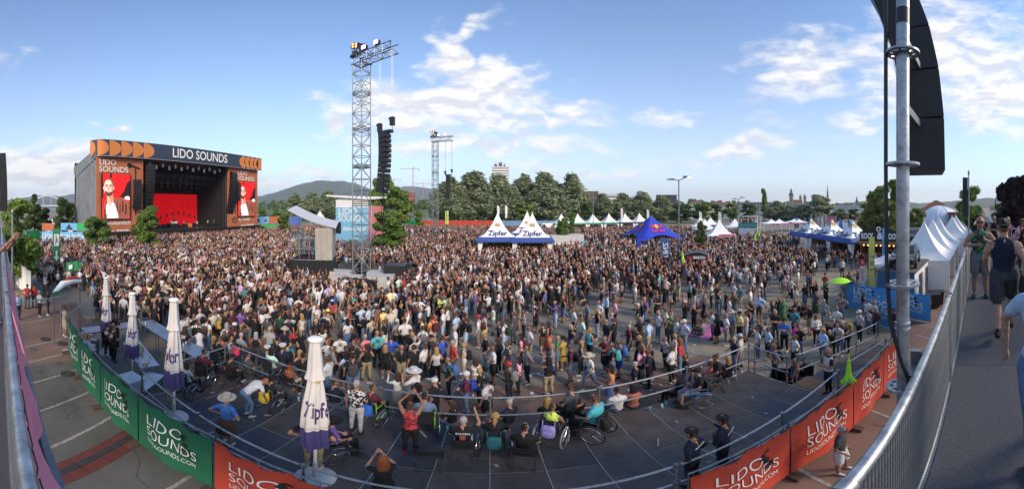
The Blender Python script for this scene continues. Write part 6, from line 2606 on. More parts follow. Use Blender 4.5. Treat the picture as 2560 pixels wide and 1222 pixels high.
# right hand rail runs .30 m in front of the camera, left hand rail .09 m
barrier('nearest galvanised barrier of the railing on the right',(.62,.30),(3.05,.30))
barrier('second galvanised barrier of the railing on the right',(3.10,.30),(5.5,.30))
barrier('third galvanised barrier of the railing on the right',(5.55,.30),(7.95,.30))
for k in range(5):
 barrier('%s galvanised barrier along the bridge beyond the photographer'%['fourth','fifth','sixth','seventh','eighth'][k],(8.0+k*2.45,.30),(10.4+k*2.45,.30),bars=k<2)
barrier('angled barrier element below the camera',(-.40,.08),(.58,.30),bars=False)
barrier('nearest galvanised barrier with pink banner at the left edge',(-3.1,.068),(-.45,.068),None,True)
barrier('second galvanised barrier with pink banner at the left edge',(-5.55,.068),(-3.15,.068),None,False)
for k in range(4):
 barrier('%s barrier far along the left railing'%['third','fourth','fifth','sixth'][k],(-8.0-k*2.45,.068),(-5.6-k*2.45,.068),None,False)
for k in range(8):
 barrier('%s barrier on the bridge\'s far side, at the right edge'%['first','second','third','fourth','fifth','sixth','seventh','eighth'][k],(2.2+k*2.45,-1.45),(4.6+k*2.45,-1.45),bars=k in (1,2,3))
# pink banner hanging outside the left railing
def pink(label,xa,xb,flap=False):
 t_=thing('pink_banner',label,'banner',(0,0,DZ),0,'pink banners outside the left railing')
 nu,nv=60,10
 vs=[]
 for i in range(nu+1):
  x=xa+(xb-xa)*i/nu
  for j in range(nv+1):
   f=j/nv
   out=.105+.20*f+.035*math.sin(x*5+f*2)*f+.02*math.sin(x*13)
   vs.append((x,out,.88-.95*f-.05*abs(math.sin(x*2.6))*(1-f)))
 fs=[(i*(nv+1)+j,(i+1)*(nv+1)+j,(i+1)*(nv+1)+j+1,i*(nv+1)+j+1) for i in range(nu) for j in range(nv)]
 mb_=MB()
 mb_.add(vs,fs)
 mb_.build('cloth',M_pink_ban,t_)
 mb_=MB()
 for k in range(6):
  x=xa+(xb-xa)*(k+.5)/6
  mb_.tube([(x,.10,1.06),(x+.005,.115,.95),(x,.11,.86)],.003,5)
 mb_.build('cable_tie',M_black,t_)
pink('nearest pink banner tied outside the left railing',-1.5,-.55)
pink('middle pink banner tied outside the left railing',-3.6,-1.53)
pink('farthest pink banner tied outside the left railing',-7.5,-3.65)
# scaffold pole with rosettes on the right, speaker column behind it
pp=D(2257,1.60)
t=thing('scaffold_pole','near galvanised scaffold pole with rosette discs on the right','pole',(pp.x,pp.y,CAMZ))
pr=.0345
mb=MB()
mb.tube([(0,0,-1.9),(0,0,-.66)],pr*.93,20)
mb.tube([(0,0,-.66),(0,0,2.6)],pr,20)
mb.build('tube',M_steel,t)
for z in (.862,.222,-.40,-1.03,1.5,2.1):
 mb=MB()
 mb.ring((0,0,z),.088,.066,.012,28)
 mb.ring((0,0,z),.048,pr-.001,.013,20)
 for k in range(8):
  a=2*math.pi*k/8
  mb.box((math.cos(a)*.057,math.sin(a)*.057,z),(.022,.016,.0115),a)
 mb.build('rosette',M_steel,t)
mb=MB()
for z in (-.62,-.655):
 mb.lathe([(pr,-.008),(pr+.006,-.005),(pr+.006,.005),(pr,.008)],20,(0,0,z))
mb.build('joint_collar',M_steel,t)
mb=MB()
mb.box((.10,-.02,-1.0),(.16,.05,.07))
mb.box((.20,-.03,-.96),(.04,.06,.16))
mb.tube([(.05,-.05,-1.02),(.22,-.06,-1.02)],.014,8)
mb.build('clamp',M_dark_steel,t)
mb=MB()
for k in range(7):
 mb.tube([(pr*1.05*math.cos(a),pr*1.05*math.sin(a),-1.52+k*.022+.004*a) for a in [2*math.pi*j/12 for j in range(13)]],.011,5)
mb.build('black_tape',M_black,t)
mb=MB()
mb.lathe([(pr+.001,0),(pr+.001,.12)],20,(0,0,1.06))
lab=mb.build('product_label',M_black,t)
mb=MB()
mb.tube([(-.02,.085,2.4),(-.02,.085,1.0),(-.02,.085,.2),(-.02,.08,-.3),(-.03,.06,-.6),(-.03,-.0,-.85),(-.01,-.06,-1.05),(.05,-.05,-1.3)],.011,8)
tag(mb.build('black_cable',M_black,loc=(pp.x,pp.y,CAMZ)),'thick black cable running down beside the near scaffold pole','cable')
def speaker_column(label,base,n,seg,w,dp,bend,yaw,lean0=0.0,mount=True):
 """curved column of speaker cabinets, standing on end and bending towards local -x"""
 t_=thing('speaker_column',label,'loudspeaker',base,yaw,'curved black speaker columns on the bridge')
 x,z,a_=0.0,0.0,lean0
 for i in range(n):
  mb_=MB()
  h=seg
  c0=Vector((x,0,z))
  up=Vector((-math.sin(a_),0,math.cos(a_)))
  sd_=Vector((math.cos(a_),0,math.sin(a_)))
  wl=w*(1+.06*math.sin(i*1.9))
  vs=[]
  for (uu,ww) in ((0,w),(h,wl)):
   for (sx,sy) in ((-.5,-.5),(.5,-.5),(.5,.5),(-.5,.5)):
    vs.append(c0+up*(uu-(.004 if uu else -.004))+sd_*(sx*w)+Vector((0,sy*dp,0)))
  mb_.add(vs,[(0,3,2,1),(4,5,6,7),(0,1,5,4),(1,2,6,5),(2,3,7,6),(3,0,4,7)])
  # front grille strip
  mb_.add([c0+up*(h*f)+sd_*(-w*.5-.008)+Vector((0,sy*dp*.85,0)) for f,sy in ((.03,-.5),(.03,.5),(.97,.5),(.97,-.5))],[(0,1,2,3)])
  mb_.build('cabinet',mat('speaker_black',(.016,.016,.018),.55,var=.15,bump=.2,bscale=150),t_,smooth=False)
  x,z=x+up.x*h,z+up.z*h
  a_+=bend
 return t_
sp=D(2310,2.3)
speaker_column('large curved black speaker column behind the near pole',(sp.x,sp.y,H(434,2.3)),6,.38,.29,.34,.075,-az(2310),.02)
for py_,lb_ in ((300,'lower'),(150,'upper')):
 tag(MB().box((pp.x+.25,pp.y+.02,H(py_,2)),(.5,.03,.05)).build('speaker_bracket',M_dark_steel),lb_+' steel bracket holding the large speaker column to the near pole','bracket')
sp=D(2418,16)
speaker_column('slim black speaker column on a post beyond the photographer',(sp.x,sp.y+.1,H(541,16)),4,.50,.26,.26,.0,-az(2418))
tag(MB().tube([(sp.x,sp.y-.08,DZ),(sp.x,sp.y-.08,H(440,16))],.035,8).ball((sp.x,sp.y-.08,H(432,16)),(.06,.06,.16)).tube([(sp.x-.14,sp.y-.08,H(436,16)),(sp.x+.14,sp.y-.08,H(433,16))],.02,5).build('mounting_post',M_steel),'post with clamp carrying the slim distant speaker column','post')
sp=D(9,9)
speaker_column('dark speaker column on a post at the left edge',(sp.x,sp.y,H(528,9)),4,.42,.22,.26,.02,-az(6))
tag(MB().tube([(sp.x+.02,sp.y+.25,DZ-3),(sp.x+.02,sp.y+.25,H(530,9))],.03,8).ball((sp.x+.02,sp.y+.25,H(530,9)),(.05,.05,.08)).build('mounting_post',M_steel),'galvanised scaffold post at the left edge beside the bright tree','post')
# ------------------------------------------------------------------ container with the black car on top
t=thing('show_container','blue ended white container with a car displayed on its roof','container',(19.0,4.05,0))
L_,Wc,Hc=5.2,2.45,2.6
M_cblue=mat('container_blue',(.025,.10,.20),.7,var=.12)
mb=MB()
mb.box((L_/2,Wc/2,Hc/2),(L_-.06,Wc-.06,Hc-.04))
mb.build('body',M_white,t,smooth=False)
mb=MB()
mb.box((-.0,Wc/2,Hc/2),(.05,Wc,Hc))
mb.build('blue_end_wall',M_cblue,t,smooth=False)
lettering('junction',M_letter,t,(-.04,Wc*.35,.55),(0,-1,0),(0,0,1),.55,.02)
mb=MB()
mb.box((L_/2,Wc/2,Hc+.04),(L_+.1,Wc+.1,.12))
mb.build('roof_deck',mat('roof_felt',(.09,.09,.09),.85),t,smooth=False)
for i in range(4):
 mb=MB()
 mb.box((.75+i*1.2,-.005,1.15),(.95,.05,2.1))
 dd=mb.build('door' if i%2 else 'panel',mat('dark_opening',(.05,.045,.04),.6) if i%2 else M_white,t,smooth=False)
 if i%2:
  mb=MB()
  mb.box((.45+i*1.2,-.05,1.1),(.03,.05,.2))
  mb.build('handle',M_steel,dd)
def car(label,loc,yaw):
 t_=thing('parked_car',label,'car',loc,yaw)
 M_car=mat('black_car_paint',(.006,.006,.008),.3,0,var=.05,coat=.3)
 # body sections across the length (front = -x)
 secs=[(-2.15,.55,.45,.70),(-2.05,.80,.35,.78),(-1.6,.88,.30,.90),(-1.0,.90,.28,.98),(-.2,.90,.28,1.0),(.9,.90,.28,1.02),(1.6,.89,.30,1.02),(2.0,.82,.36,.96),(2.15,.62,.5,.85)]
 vs=[]
 for (x,hw,z0,z1) in secs:
  vs+=[(x,-hw*.92,z0),(x,-hw,z0+.15),(x,-hw,z1-.18),(x,-hw*.9,z1),(x,hw*.9,z1),(x,hw,z1-.18),(x,hw,z0+.15),(x,hw*.92,z0)]
 mb_=MB()
 n=len(secs)
 mb_.add(vs,[(8*i+a,8*i+(a+1)%8,8*i+8+(a+1)%8,8*i+8+a) for i in range(n-1) for a in range(8)]+[tuple(range(8))[::-1],tuple(8*(n-1)+a for a in range(8))])
 mb_.build('body',M_car,t_)
 cs=[(-1.0,.78,.97,.98),(-.35,.72,.97,1.40),(.3,.70,.97,1.46),(1.0,.70,.97,1.43),(1.6,.74,.97,1.22),(1.95,.76,.97,1.0)]
 vs=[]
 for (x,hw,z0,z1) in cs:
  vs+=[(x,-hw-.06,z0),(x,-hw*.88,z1),(x,hw*.88,z1),(x,hw+.06,z0)]
 mb_=MB()
 n=len(cs)
 mb_.add(vs,[(4*i+a,4*i+a+1,4*i+5+a,4*i+4+a) for i in range(n-1) for a in range(3)])
 mb_.build('cabin',M_car,t_)
 mb_=MB()
 mb_.add([(-.98,-.68,1.02),(-.98,.68,1.02),(-.42,.60,1.36),(-.42,-.60,1.36)],[(0,1,2,3)])
 mb_.v=[(x-.02,y,z+.015) for x,y,z in mb_.v]
 mb_.build('windscreen',M_glass,t_)
 for s_ in (-1,1):
  for (x0,x1,xa,xb) in ((-.75,.25,-.3,.28),(.33,1.5,.36,1.15)):
   mb_=MB()
   pts=[(x0,s_*.815,1.04),(x1,s_*.80,1.04),(xb,s_*.685,1.36),(xa,s_*.69,1.33)]
   mb_.add(pts,[(0,1,2,3) if s_<0 else (3,2,1,0)])
   mb_.build('side_window',M_glass,t_)
  mb_=MB()
  mb_.box((-2.06,s_*.58,.72),(.12,.34,.13))
  mb_.build('headlight',mat('headlight_glass',(.55,.57,.6),.15,.3),t_)
  mb_=MB()
  mb_.box((-.72,s_*.96,1.05),(.16,.16,.12))
  mb_.build('mirror',M_car,t_)
  for x in (-1.35,1.35):
   mb_=MB()
   mb_.ring((x,s_*.82,.33),.33,.21,.2,22,'y')
   w_=mb_.build('wheel',M_tyre,t_)
   mb_=MB()
   mb_.ring((x,s_*.86,.33),.215,.17,.16,18,'y')
   for k in range(5):
    a=2*math.pi*k/5
    mb_.box((x+.1*math.cos(a),s_*.9,.33+.1*math.sin(a)),(.2,.04,.05),Matrix.Rotation(-a,3,'Y'))
   mb_.build('rim',M_chrome,w_)
 mb_=MB()
 mb_.box((-2.14,0,.56),(.06,.8,.22))
 mb_.build('grille',M_black,t_)
 return t_
car('black car displayed on top of the container',(21.6,5.25,2.7),.12)
for i,(x,y,lb) in enumerate([(20.2,2.9,'black wheeled bin in front of the marquee wall, left'),(20.9,2.75,'black wheeled bin in front of the marquee wall, right')]):
 t=thing('wheeled_bin',lb,'bin',(x,y,0),.2)
 mb=MB()
 mb.add([(-.24,-.24,.08),(.24,-.24,.08),(.24,.24,.08),(-.24,.24,.08),(-.3,-.3,.95),(.3,-.3,.95),(.3,.34,.95),(-.3,.34,.95)],[(0,3,2,1),(4,5,6,7),(0,1,5,4),(1,2,6,5),(2,3,7,6),(3,0,4,7)])
 mb.build('body',M_black,t)
 mb=MB()
 mb.box((0,.02,.99),(.66,.7,.07))
 mb.build('lid',M_chair,t)
 for s_ in (-1,1):
  mb=MB()
  mb.ring((s_*.28,.28,.1),.1,.03,.05,12,'x')
  mb.build('wheel',M_tyre,t)
# ------------------------------------------------------------------ gate and mesh fences at the far left of the passage
def mesh_fence(label,p0,p1,h=2.0,cloth=None):
 p0,p1=Vector((*p0,0)),Vector((*p1,0))
 d=p1-p0
 L_=d.length
 t_=thing('mesh_fence_panel',label,'fence',p0,math.atan2(d.y,d.x),'mesh fence panels at the passage end')
 mb_=MB()
 mb_.tube([(0,0,0),(0,0,h),(L_,0,h),(L_,0,0)],.022,6)
 mb_.tube([(0,0,.12),(L_,0,.12)],.018,6)
 mb_.build('frame',M_steel,t_)
 mb_=MB()
 for i in range(1,int(L_/.1)):
  mb_.tube([(i*.1,0,.12),(i*.1,0,h)],.004,3,False)
 for i in range(1,int(h/.2)):
  mb_.tube([(0,0,i*.2),(L_,0,i*.2)],.004,3,False)
 mb_.build('wire_mesh',M_steel,t_)
 if cloth:
  mb_=MB()
  n=20
  vs=[]
  for i in range(n+1):
   for z in (.1,h*.5,h-.02):
    vs.append((L_*i/n,-.04+.05*math.sin(i*.9+z),z))
  mb_.add(vs,[(3*i+k,3*i+3+k,3*i+4+k,3*i+1+k) for i in range(n) for k in range(2)])
  mb_.build('cover_cloth',cloth,t_)
 for x in (0,L_):
  mb_=MB()
  mb_.box((x,0,.06),(.22,.6,.12))
  mb_.build('foot_block',M_concrete,t_)
mesh_fence('bare mesh fence panel standing before the green banner fence',(-15.2,4.4),(-13.2,3.0))
mesh_fence('bare mesh fence panel turned towards the crowd near the passage gate',(-17.5,5.2),(-15.3,4.6),2.1)
mesh_fence('mesh fence covered with a white sheet at the passage end',(-26.5,1.4),(-22.0,2.2),2.2,M_whitefab)
t=thing('passage_gate','scaffold gate beam with rolled white and orange banner over the passage','gate',(0,0,0))
g0,g1=G(33,758,2.2),G(152,742,2.2)
mb=MB()
mb.tube([(g0.x,g0.y,2.2),(g1.x,g1.y,2.2)],.04,8)
mb.build('beam',M_steel,t)
for p in (g0,g1):
 mb=MB()
 mb.tube([(p.x,p.y,0),(p.x,p.y,2.6)],.035,8)
 mb.build('post',M_steel,t)
g2,g3=G(135,732,2.7),G(200,702,2.9)
mb=MB()
mb.tube([g2,g2.lerp(g3,.3)+Vector((0,0,.25)),g2.lerp(g3,.65)+Vector((0,0,.2)),g3],[.10,.17,.15,.12],10)
mb.build('rolled_banner',M_whitefab,t)
mb=MB()
mb.tube([g2.lerp(g3,.35)+Vector((0,-.02,.36)),g2.lerp(g3,.65)+Vector((0,-.02,.36)),g3+Vector((0,-.02,.12))],[.06,.12,.08],8)
mb.build('orange_fold',M_red_ban,t)
mb=MB()
mb.tube([g2+Vector((0,0,-.02)),g2.lerp(g3,.3)+Vector((0,.06,.1))],[.13,.12],8)
mb.build('green_fold',M_exit,t)
mb=MB()
mb.tube([(g2.x,g2.y,0),g2],.03,6)
mb.tube([(g3.x,g3.y,0),g3],.03,6)
mb.build('support',M_dark_steel,t)
p=D(167,25)
t=thing('green_flag','drooping green and white exit flag on a slanted pole','flag',p,face_cam(p))
mb=MB()
mb.tube([(-.2,0,0),(-.1,0,2.6)],.03,6)
mb.build('pole',M_black,t)
mb=MB()
n=14
vs=[]
for i in range(n+1):
 f=i/n
 x=-.1+1.25*f
 vs+=[(x,.05*math.sin(i),1.55+.35*f-.3*f*f),(x,.05*math.sin(i+.6),2.3+.35*f-.25*f*f)]
mb.add(vs,[(2*i,2*i+2,2*i+3,2*i+1) for i in range(n)])
mb.build('flag_cloth',M_exit,t)
mb=MB()
mb.add([(.15,-.07,1.75),(.45,-.09,1.85),(.45,-.09,2.2),(.15,-.07,2.1)],[(0,1,2,3)])
mb.build('white_print',M_letter,t)
# ------------------------------------------------------------------ people
COL={'white':(.56,.56,.55),'off-white':(.46,.44,.39),'black':(.012,.012,.014),'navy':(.011,.015,.034),'grey':(.19,.19,.20),'dark grey':(.055,.056,.062),'light grey':(.42,.42,.43),
       'red':(.50,.016,.022),'maroon':(.105,.014,.028),'coral':(.66,.12,.11),'terracotta':(.36,.10,.06),'orange':(.70,.20,.03),'rust':(.28,.07,.03),'mustard':(.42,.27,.03),'yellow':(.78,.66,.16),
       'neon yellow':(.62,.86,.03),'lime':(.35,.62,.04),'green':(.03,.20,.07),'dark green':(.014,.06,.036),'olive':(.11,.105,.045),'mint':(.42,.66,.55),'teal':(.02,.23,.27),'turquoise':(.03,.40,.46),
       'light blue':(.33,.49,.70),'blue':(.035,.15,.46),'royal blue':(.025,.07,.42),'denim blue':(.10,.17,.30),'purple':(.17,.07,.34),'lilac':(.42,.30,.60),'pink':(.70,.30,.42),'magenta':(.55,.03,.32),'beige':(.50,.42,.30),'brown':(.11,.058,.03),'khaki':(.29,.245,.14)}
COL={k_:tuple(v_*.86+.14*(c_[0]*.3+c_[1]*.6+c_[2]*.1) for v_ in c_) for k_,c_ in COL.items()}
HAIR={'brown':(.055,.028,.014),'dark':(.012,.009,.008),'blond':(.36,.23,.09),'grey':(.34,.33,.32),'ginger':(.25,.075,.02),'bald':None,'pink':(.8,.12,.35)}
SKIN=[(.37,.20,.135),(.32,.17,.112),(.41,.235,.165),(.27,.14,.09),(.21,.105,.066)]
TAGS=['skin','hair','top','sleeve','forearm','thigh','shin','shoe']
PM=[attr_mat('person_'+t_,'c_'+t_,'OBJECT',rough={'skin':.55,'forearm':.6,'shin':.65,'hair':.5}.get(t_,.85),var=.06 if t_ in ('skin',) else .16,vscale=9 if t_ in ('top','thigh','sleeve','shin') else 25) for t_ in TAGS]
M_eye=mat('eye_dark',(.02,.015,.012),.3,var=0)
M_lip=mat('lip',(.30,.085,.075),.5,var=0)
def POSE(**k):
 d=dict(pel=(0,0,.93),chest=(0,0,1.30),neck=(0,-.005,1.475),head=(0,.025,1.635),
             el=((-.245,-.03,1.155),(.245,-.03,1.155)),wr=((-.25,.05,.905),(.25,.05,.905)),
             kn=((-.10,.02,.495),(.10,.02,.495)),an=((-.11,-.02,.085),(.11,-.02,.085)),toe=((-.05,1),(.05,1)))
 d.update(k)
 return d
SIT=dict(pel=(0,-.02,.56),chest=(0,-.07,.93),neck=(0,-.05,1.105),head=(0,-.005,1.26),kn=((-.11,.42,.53),(.11,.42,.53)),an=((-.11,.44,.12),(.11,.44,.12)))
POSES={
 'stand':POSE(),
 'shift':POSE(pel=(.03,0,.925),chest=(.0,.0,1.30),head=(-.01,.03,1.63),el=((-.25,-.06,1.16),(.27,-.02,1.16)),wr=((-.18,.08,.93),(.20,.14,.99)),kn=((-.13,.07,.50),(.10,.0,.495)),an=((-.19,.06,.085),(.10,-.03,.085))),
 'pockets':POSE(el=((-.28,-.09,1.17),(.28,-.09,1.17)),wr=((-.185,.05,.95),(.185,.05,.95))),
 'cup':POSE(el=((-.245,-.03,1.155),(.25,-.03,1.15)),wr=((-.25,.05,.905),(.13,.24,1.16)),kn=((-.12,.04,.5),(.10,.0,.495)),an=((-.14,.05,.085),(.11,-.04,.085))),
 'crossed':POSE(el=((-.25,.05,1.14),(.25,.05,1.14)),wr=((.07,.19,1.20),(-.07,.20,1.15))),
 'armsup':POSE(el=((-.27,.05,1.66),(.27,.05,1.66)),wr=((-.20,.10,1.91),(.20,.10,1.91)),head=(0,.01,1.64)),
 'oneup':POSE(el=((-.245,-.03,1.155),(.26,.05,1.68)),wr=((-.2,.12,.97),(.22,.10,1.93))),
 'clap':POSE(el=((-.25,.14,1.22),(.25,.14,1.22)),wr=((-.06,.33,1.37),(.06,.33,1.37))),
 'phone':POSE(el=((-.22,.20,1.29),(.22,.20,1.29)),wr=((-.06,.36,1.50),(.06,.36,1.50))),
 'hips':POSE(el=((-.37,-.10,1.18),(.37,-.10,1.18)),wr=((-.20,.04,1.03),(.20,.04,1.03))),
 'walk':POSE(pel=(0,.02,.92),chest=(0,.05,1.29),neck=(0,.06,1.465),head=(0,.10,1.62),el=((-.25,.08,1.16),(.25,-.14,1.17)),wr=((-.22,.22,.97),(.25,-.15,.91)),kn=((-.09,-.04,.50),(.10,.20,.53)),an=((-.09,-.30,.16),(.10,.24,.085)),toe=((0,1),(0,1))),
 'shade':POSE(el=((-.25,-.03,1.16),(.33,.10,1.52)),wr=((-.2,.12,.97),(.10,.17,1.70))),
 'bend':POSE(pel=(0,-.12,.90),chest=(0,.20,1.10),neck=(0,.36,1.15),head=(0,.50,1.13),el=((-.24,.30,.86),(.24,.30,.86)),wr=((-.20,.40,.62),(.20,.40,.62)),kn=((-.11,.05,.49),(.11,.05,.49))),
 'lean':POSE(pel=(0,-.08,.92),chest=(0,.10,1.26),neck=(0,.19,1.42),head=(0,.27,1.57),el=((-.27,.24,1.14),(.27,.24,1.14)),wr=((-.12,.44,1.10),(.12,.44,1.10))),
 'sit':POSE(**SIT,el=((-.25,.0,.80),(.25,.0,.80)),wr=((-.13,.24,.66),(.13,.24,.66))),
 'sitphone':POSE(**SIT,el=((-.25,.0,.80),(.30,.10,1.08)),wr=((-.13,.24,.66),(.22,.25,1.36))),
 'ground':POSE(pel=(0,0,.13),chest=(0,-.03,.50),neck=(0,.02,.67),head=(0,.07,.83),el=((-.26,.10,.42),(.26,.10,.42)),wr=((-.10,.36,.43),(.10,.36,.43)),kn=((-.17,.40,.42),(.17,.40,.42)),an=((-.10,.58,.07),(.10,.58,.07))),
 'phoneup':POSE(el=((-.25,.10,1.64),(.23,.14,1.66)),wr=((-.05,.24,1.86),(.07,.24,1.88)),head=(0,-.005,1.64)),
 'photo':POSE(el=((-.31,.06,1.17),(.30,.05,1.15)),wr=((-.09,.27,1.30),(.05,.25,1.19)),toe=((-.18,1),(.18,1))),
 'chin':POSE(el=((-.26,.05,1.14),(.24,.10,1.17)),wr=((.06,.19,1.13),(.06,.20,1.45))),
}
def seg_tube(pts,rs,tags,n=9,sub=4):
 """dense tapered tube; tags per segment"""
 P,RR,TG=[],[],[]
 for i in range(len(pts)-1):
  for k in range(sub):
   f=k/sub
   P.append(Vector(pts[i]).lerp(Vector(pts[i+1]),f))
   RR.append(rs[i]+(rs[i+1]-rs[i])*f)
   TG.append(tags[i])
 P.append(Vector(pts[-1]))
 RR.append(rs[-1])
 TG.append(tags[-1])
 return P,RR,TG
def body_parts(pose,sex):
 """closed pieces as (MB, tag per vertex)"""
 mb,tg=MB(),[]
 def tube(pts,rs,tags,n=9,sub=4):
  P,RR,TG=seg_tube(pts,rs,tags,n,sub)
  mb.tube(P,RR,n)
  for t_ in TG:
   tg.extend([t_]*n)
 def ball(c,r,t_,nu=10,nv=8,tagf=None):
  a=len(mb.v)
  mb.ball(c,r,nu,nv)
  for v in mb.v[a:]:
   tg.append(tagf(v) if tagf else t_)
 pel,chest,neck,head=(Vector(pose[k]) for k in ('pel','chest','neck','head'))
 f=sex=='f'
 # torso: elliptical sections along the spine
 if f:
  st_=[(-.10,.10,.09),(-.04,.168,.118),(.03,.165,.115),(.12,.132,.096),(.20,.128,.096),(.30,.148,.118),(.38,.158,.108),(.45,.160,.088),(.50,.125,.072),(.545,.06,.055)]
 else:
  st_=[(-.10,.10,.09),(-.04,.158,.112),(.04,.158,.112),(.13,.148,.108),(.22,.155,.110),(.32,.178,.118),(.40,.186,.112),(.46,.180,.092),(.505,.135,.075),(.545,.065,.06)]
 def spine(o):
  if o<0:
   return pel+(pel-chest).normalized()*(-o) if pose['kn'][0][1]<.3 else pel+Vector((0,.02,o))
  if o<.37:
   return pel.lerp(chest,o/.37)
  return chest.lerp(neck,(o-.37)/.175)
 n=14
 rings=[]
 for i in range(len(st_)-1):
  for k in range(3):
   q=k/3
   rings.append(tuple(st_[i][m]+(st_[i+1][m]-st_[i][m])*q for m in range(3)))
 rings.append(st_[-1])
 vs=[]
 for (o,rx,ry) in rings:
  c=spine(o)
  ax=(spine(min(.54,o+.02))-spine(o-.02)).normalized()
  fw=Vector((1,0,0)).cross(ax).normalized()*-1
  for j in range(n):
   a=2*math.pi*j/n
   vs.append(c+Vector((1,0,0))*(math.cos(a)*rx)+fw*(math.sin(a)*ry))
   tg.append('thigh' if o<.055 else 'top')
 m_=len(rings)
 mb.add(vs,[(i*n+j,i*n+(j+1)%n,(i+1)*n+(j+1)%n,(i+1)*n+j) for i in range(m_-1) for j in range(n)]+[tuple(range(n))[::-1],tuple((m_-1)*n+j for j in range(n))])
 # neck and head
 tube([neck-Vector((0,0,.06)),neck,head-Vector((0,.01,.03))],[.062,.055,.052] if not f else [.055,.047,.045],['skin','skin'])
 ball(head,(.076,.094,.118),'skin',12,10)
 ball(head+Vector((0,.018,-.055)),(.055,.072,.062),'skin')
 ball(head+Vector((0,.098,-.012)),(.014,.018,.024),'skin',6,5)
 for s_ in (-1,1):
  ball(head+Vector((s_*.08,-.005,-.01)),(.012,.022,.03),'skin',6,5)
 ball(head+Vector((0,-.022,.022)),(.084,.092,.112),'hair',12,10)
 # arms
 sw=.150 if f else .176
 sh0=spine(.455)
 for i,s_ in enumerate((-1,1)):
  sh=sh0+Vector((s_*sw,0,-.015))
  el,wr=Vector(pose['el'][i]),Vector(pose['wr'][i])
  if el.z>sh.z+.1:
   sh+=Vector((s_*-.01,0,.03))
  k=.86 if f else 1.0
  mid=sh.lerp(el,.62)
  tube([sh+(sh0-sh)*.25,sh,mid,mid.lerp(el,.12),el,wr],[.055*k,.062*k,.060*k,.046*k,.041*k,.029*k],['sleeve','sleeve','sleeve','forearm','forearm'],9,4)
  d=(wr-el).normalized()
  ball(wr+d*.05,(.034,.034,.05),'skin',8,6)
 # legs
 for i,s_ in enumerate((-1,1)):
  hp=pel+Vector((s_*(.092 if f else .09),0,-.03))
  kn,an=Vector(pose['kn'][i]),Vector(pose['an'][i])
  cf=kn.lerp(an,.3)+Vector((0,-.012,0))
  tube([hp,hp.lerp(kn,.5),kn.lerp(hp,.12),kn.lerp(an,.06),cf,an.lerp(kn,.1)],[.095,.082,.066,.060,.058,.044],['thigh','thigh','thigh','shin','shin'],9,4)
  td=Vector((pose['toe'][i][0],pose['toe'][i][1],0)).normalized()
  fl=min(0,-.045)
  b=an+Vector((0,0,fl))
  tube([b-td*.06,b+td*.02+Vector((0,0,.01)),b+td*.11,b+td*.175-Vector((0,0,.012))],[.036,.046,.042,.026],['shoe','shoe','shoe'],8,3)
 return mb,tg
def remesh(mb,voxel,tris):
 me=bpy.data.meshes.new('tmp')
 me.from_pydata(mb.v,[],mb.f)
 ob=bpy.data.objects.new('tmp',me)
 C.objects.link(ob)
 m1=ob.modifiers.new('r','REMESH')
 m1.mode='VOXEL'
 m1.voxel_size=voxel
 m3=ob.modifiers.new('s','SMOOTH')
 m3.factor=.5
 m3.iterations=2
 outs=[]
 dg=bpy.context.evaluated_depsgraph_get()
 e=ob.evaluated_get(dg).to_mesh()
 e.calc_loop_triangles()
 base=len(e.loop_triangles)
 ob.evaluated_get(dg).to_mesh_clear()
 m2=ob.modifiers.new('d','DECIMATE')
 for t_ in tris:
  m2.ratio=min(1.0,t_/base)
  dg=bpy.context.evaluated_depsgraph_get()
  ev=ob.evaluated_get(dg)
  e=ev.to_mesh()
  e.calc_loop_triangles()
  V=np.empty(len(e.vertices)*3,'f')
  e.vertices.foreach_get('co',V)
  T=np.empty(len(e.loop_triangles)*3,'i')
  e.loop_triangles.foreach_get('vertices',T)
  outs.append((V.reshape(-1,3).copy(),T.reshape(-1,3).copy()))
  ev.to_mesh_clear()
 bpy.data.objects.remove(ob)
 bpy.data.meshes.remove(me)
 return outs
def fingers(mb,wr,el,palm_n,grip=.5):
 """five unequal bent fingers rooted in the palm"""
 d=(wr-el).normalized()
 side=d.cross(palm_n).normalized()
 nrm=side.cross(d)
 root=wr+d*.075
 for k,(o,L_) in enumerate([(-.026,.058),(-.009,.07),(.009,.068),(.025,.052)]):
  a=root+side*o
  b=a+d*L_*.55-nrm*L_*.18*grip
  c=b+d*L_*.35*(1-.6*grip)-nrm*L_*.42*grip
  mb.tube([a-d*.02,a,b,c],[.009,.0092,.0085,.006],5)
 a=wr+d*.03-side*.03
 b=a-side*.022+d*.03-nrm*.012
 mb.tube([wr+d*.02,a,b,b+d*.028],[.012,.011,.010,.007],5)
PROTO={}
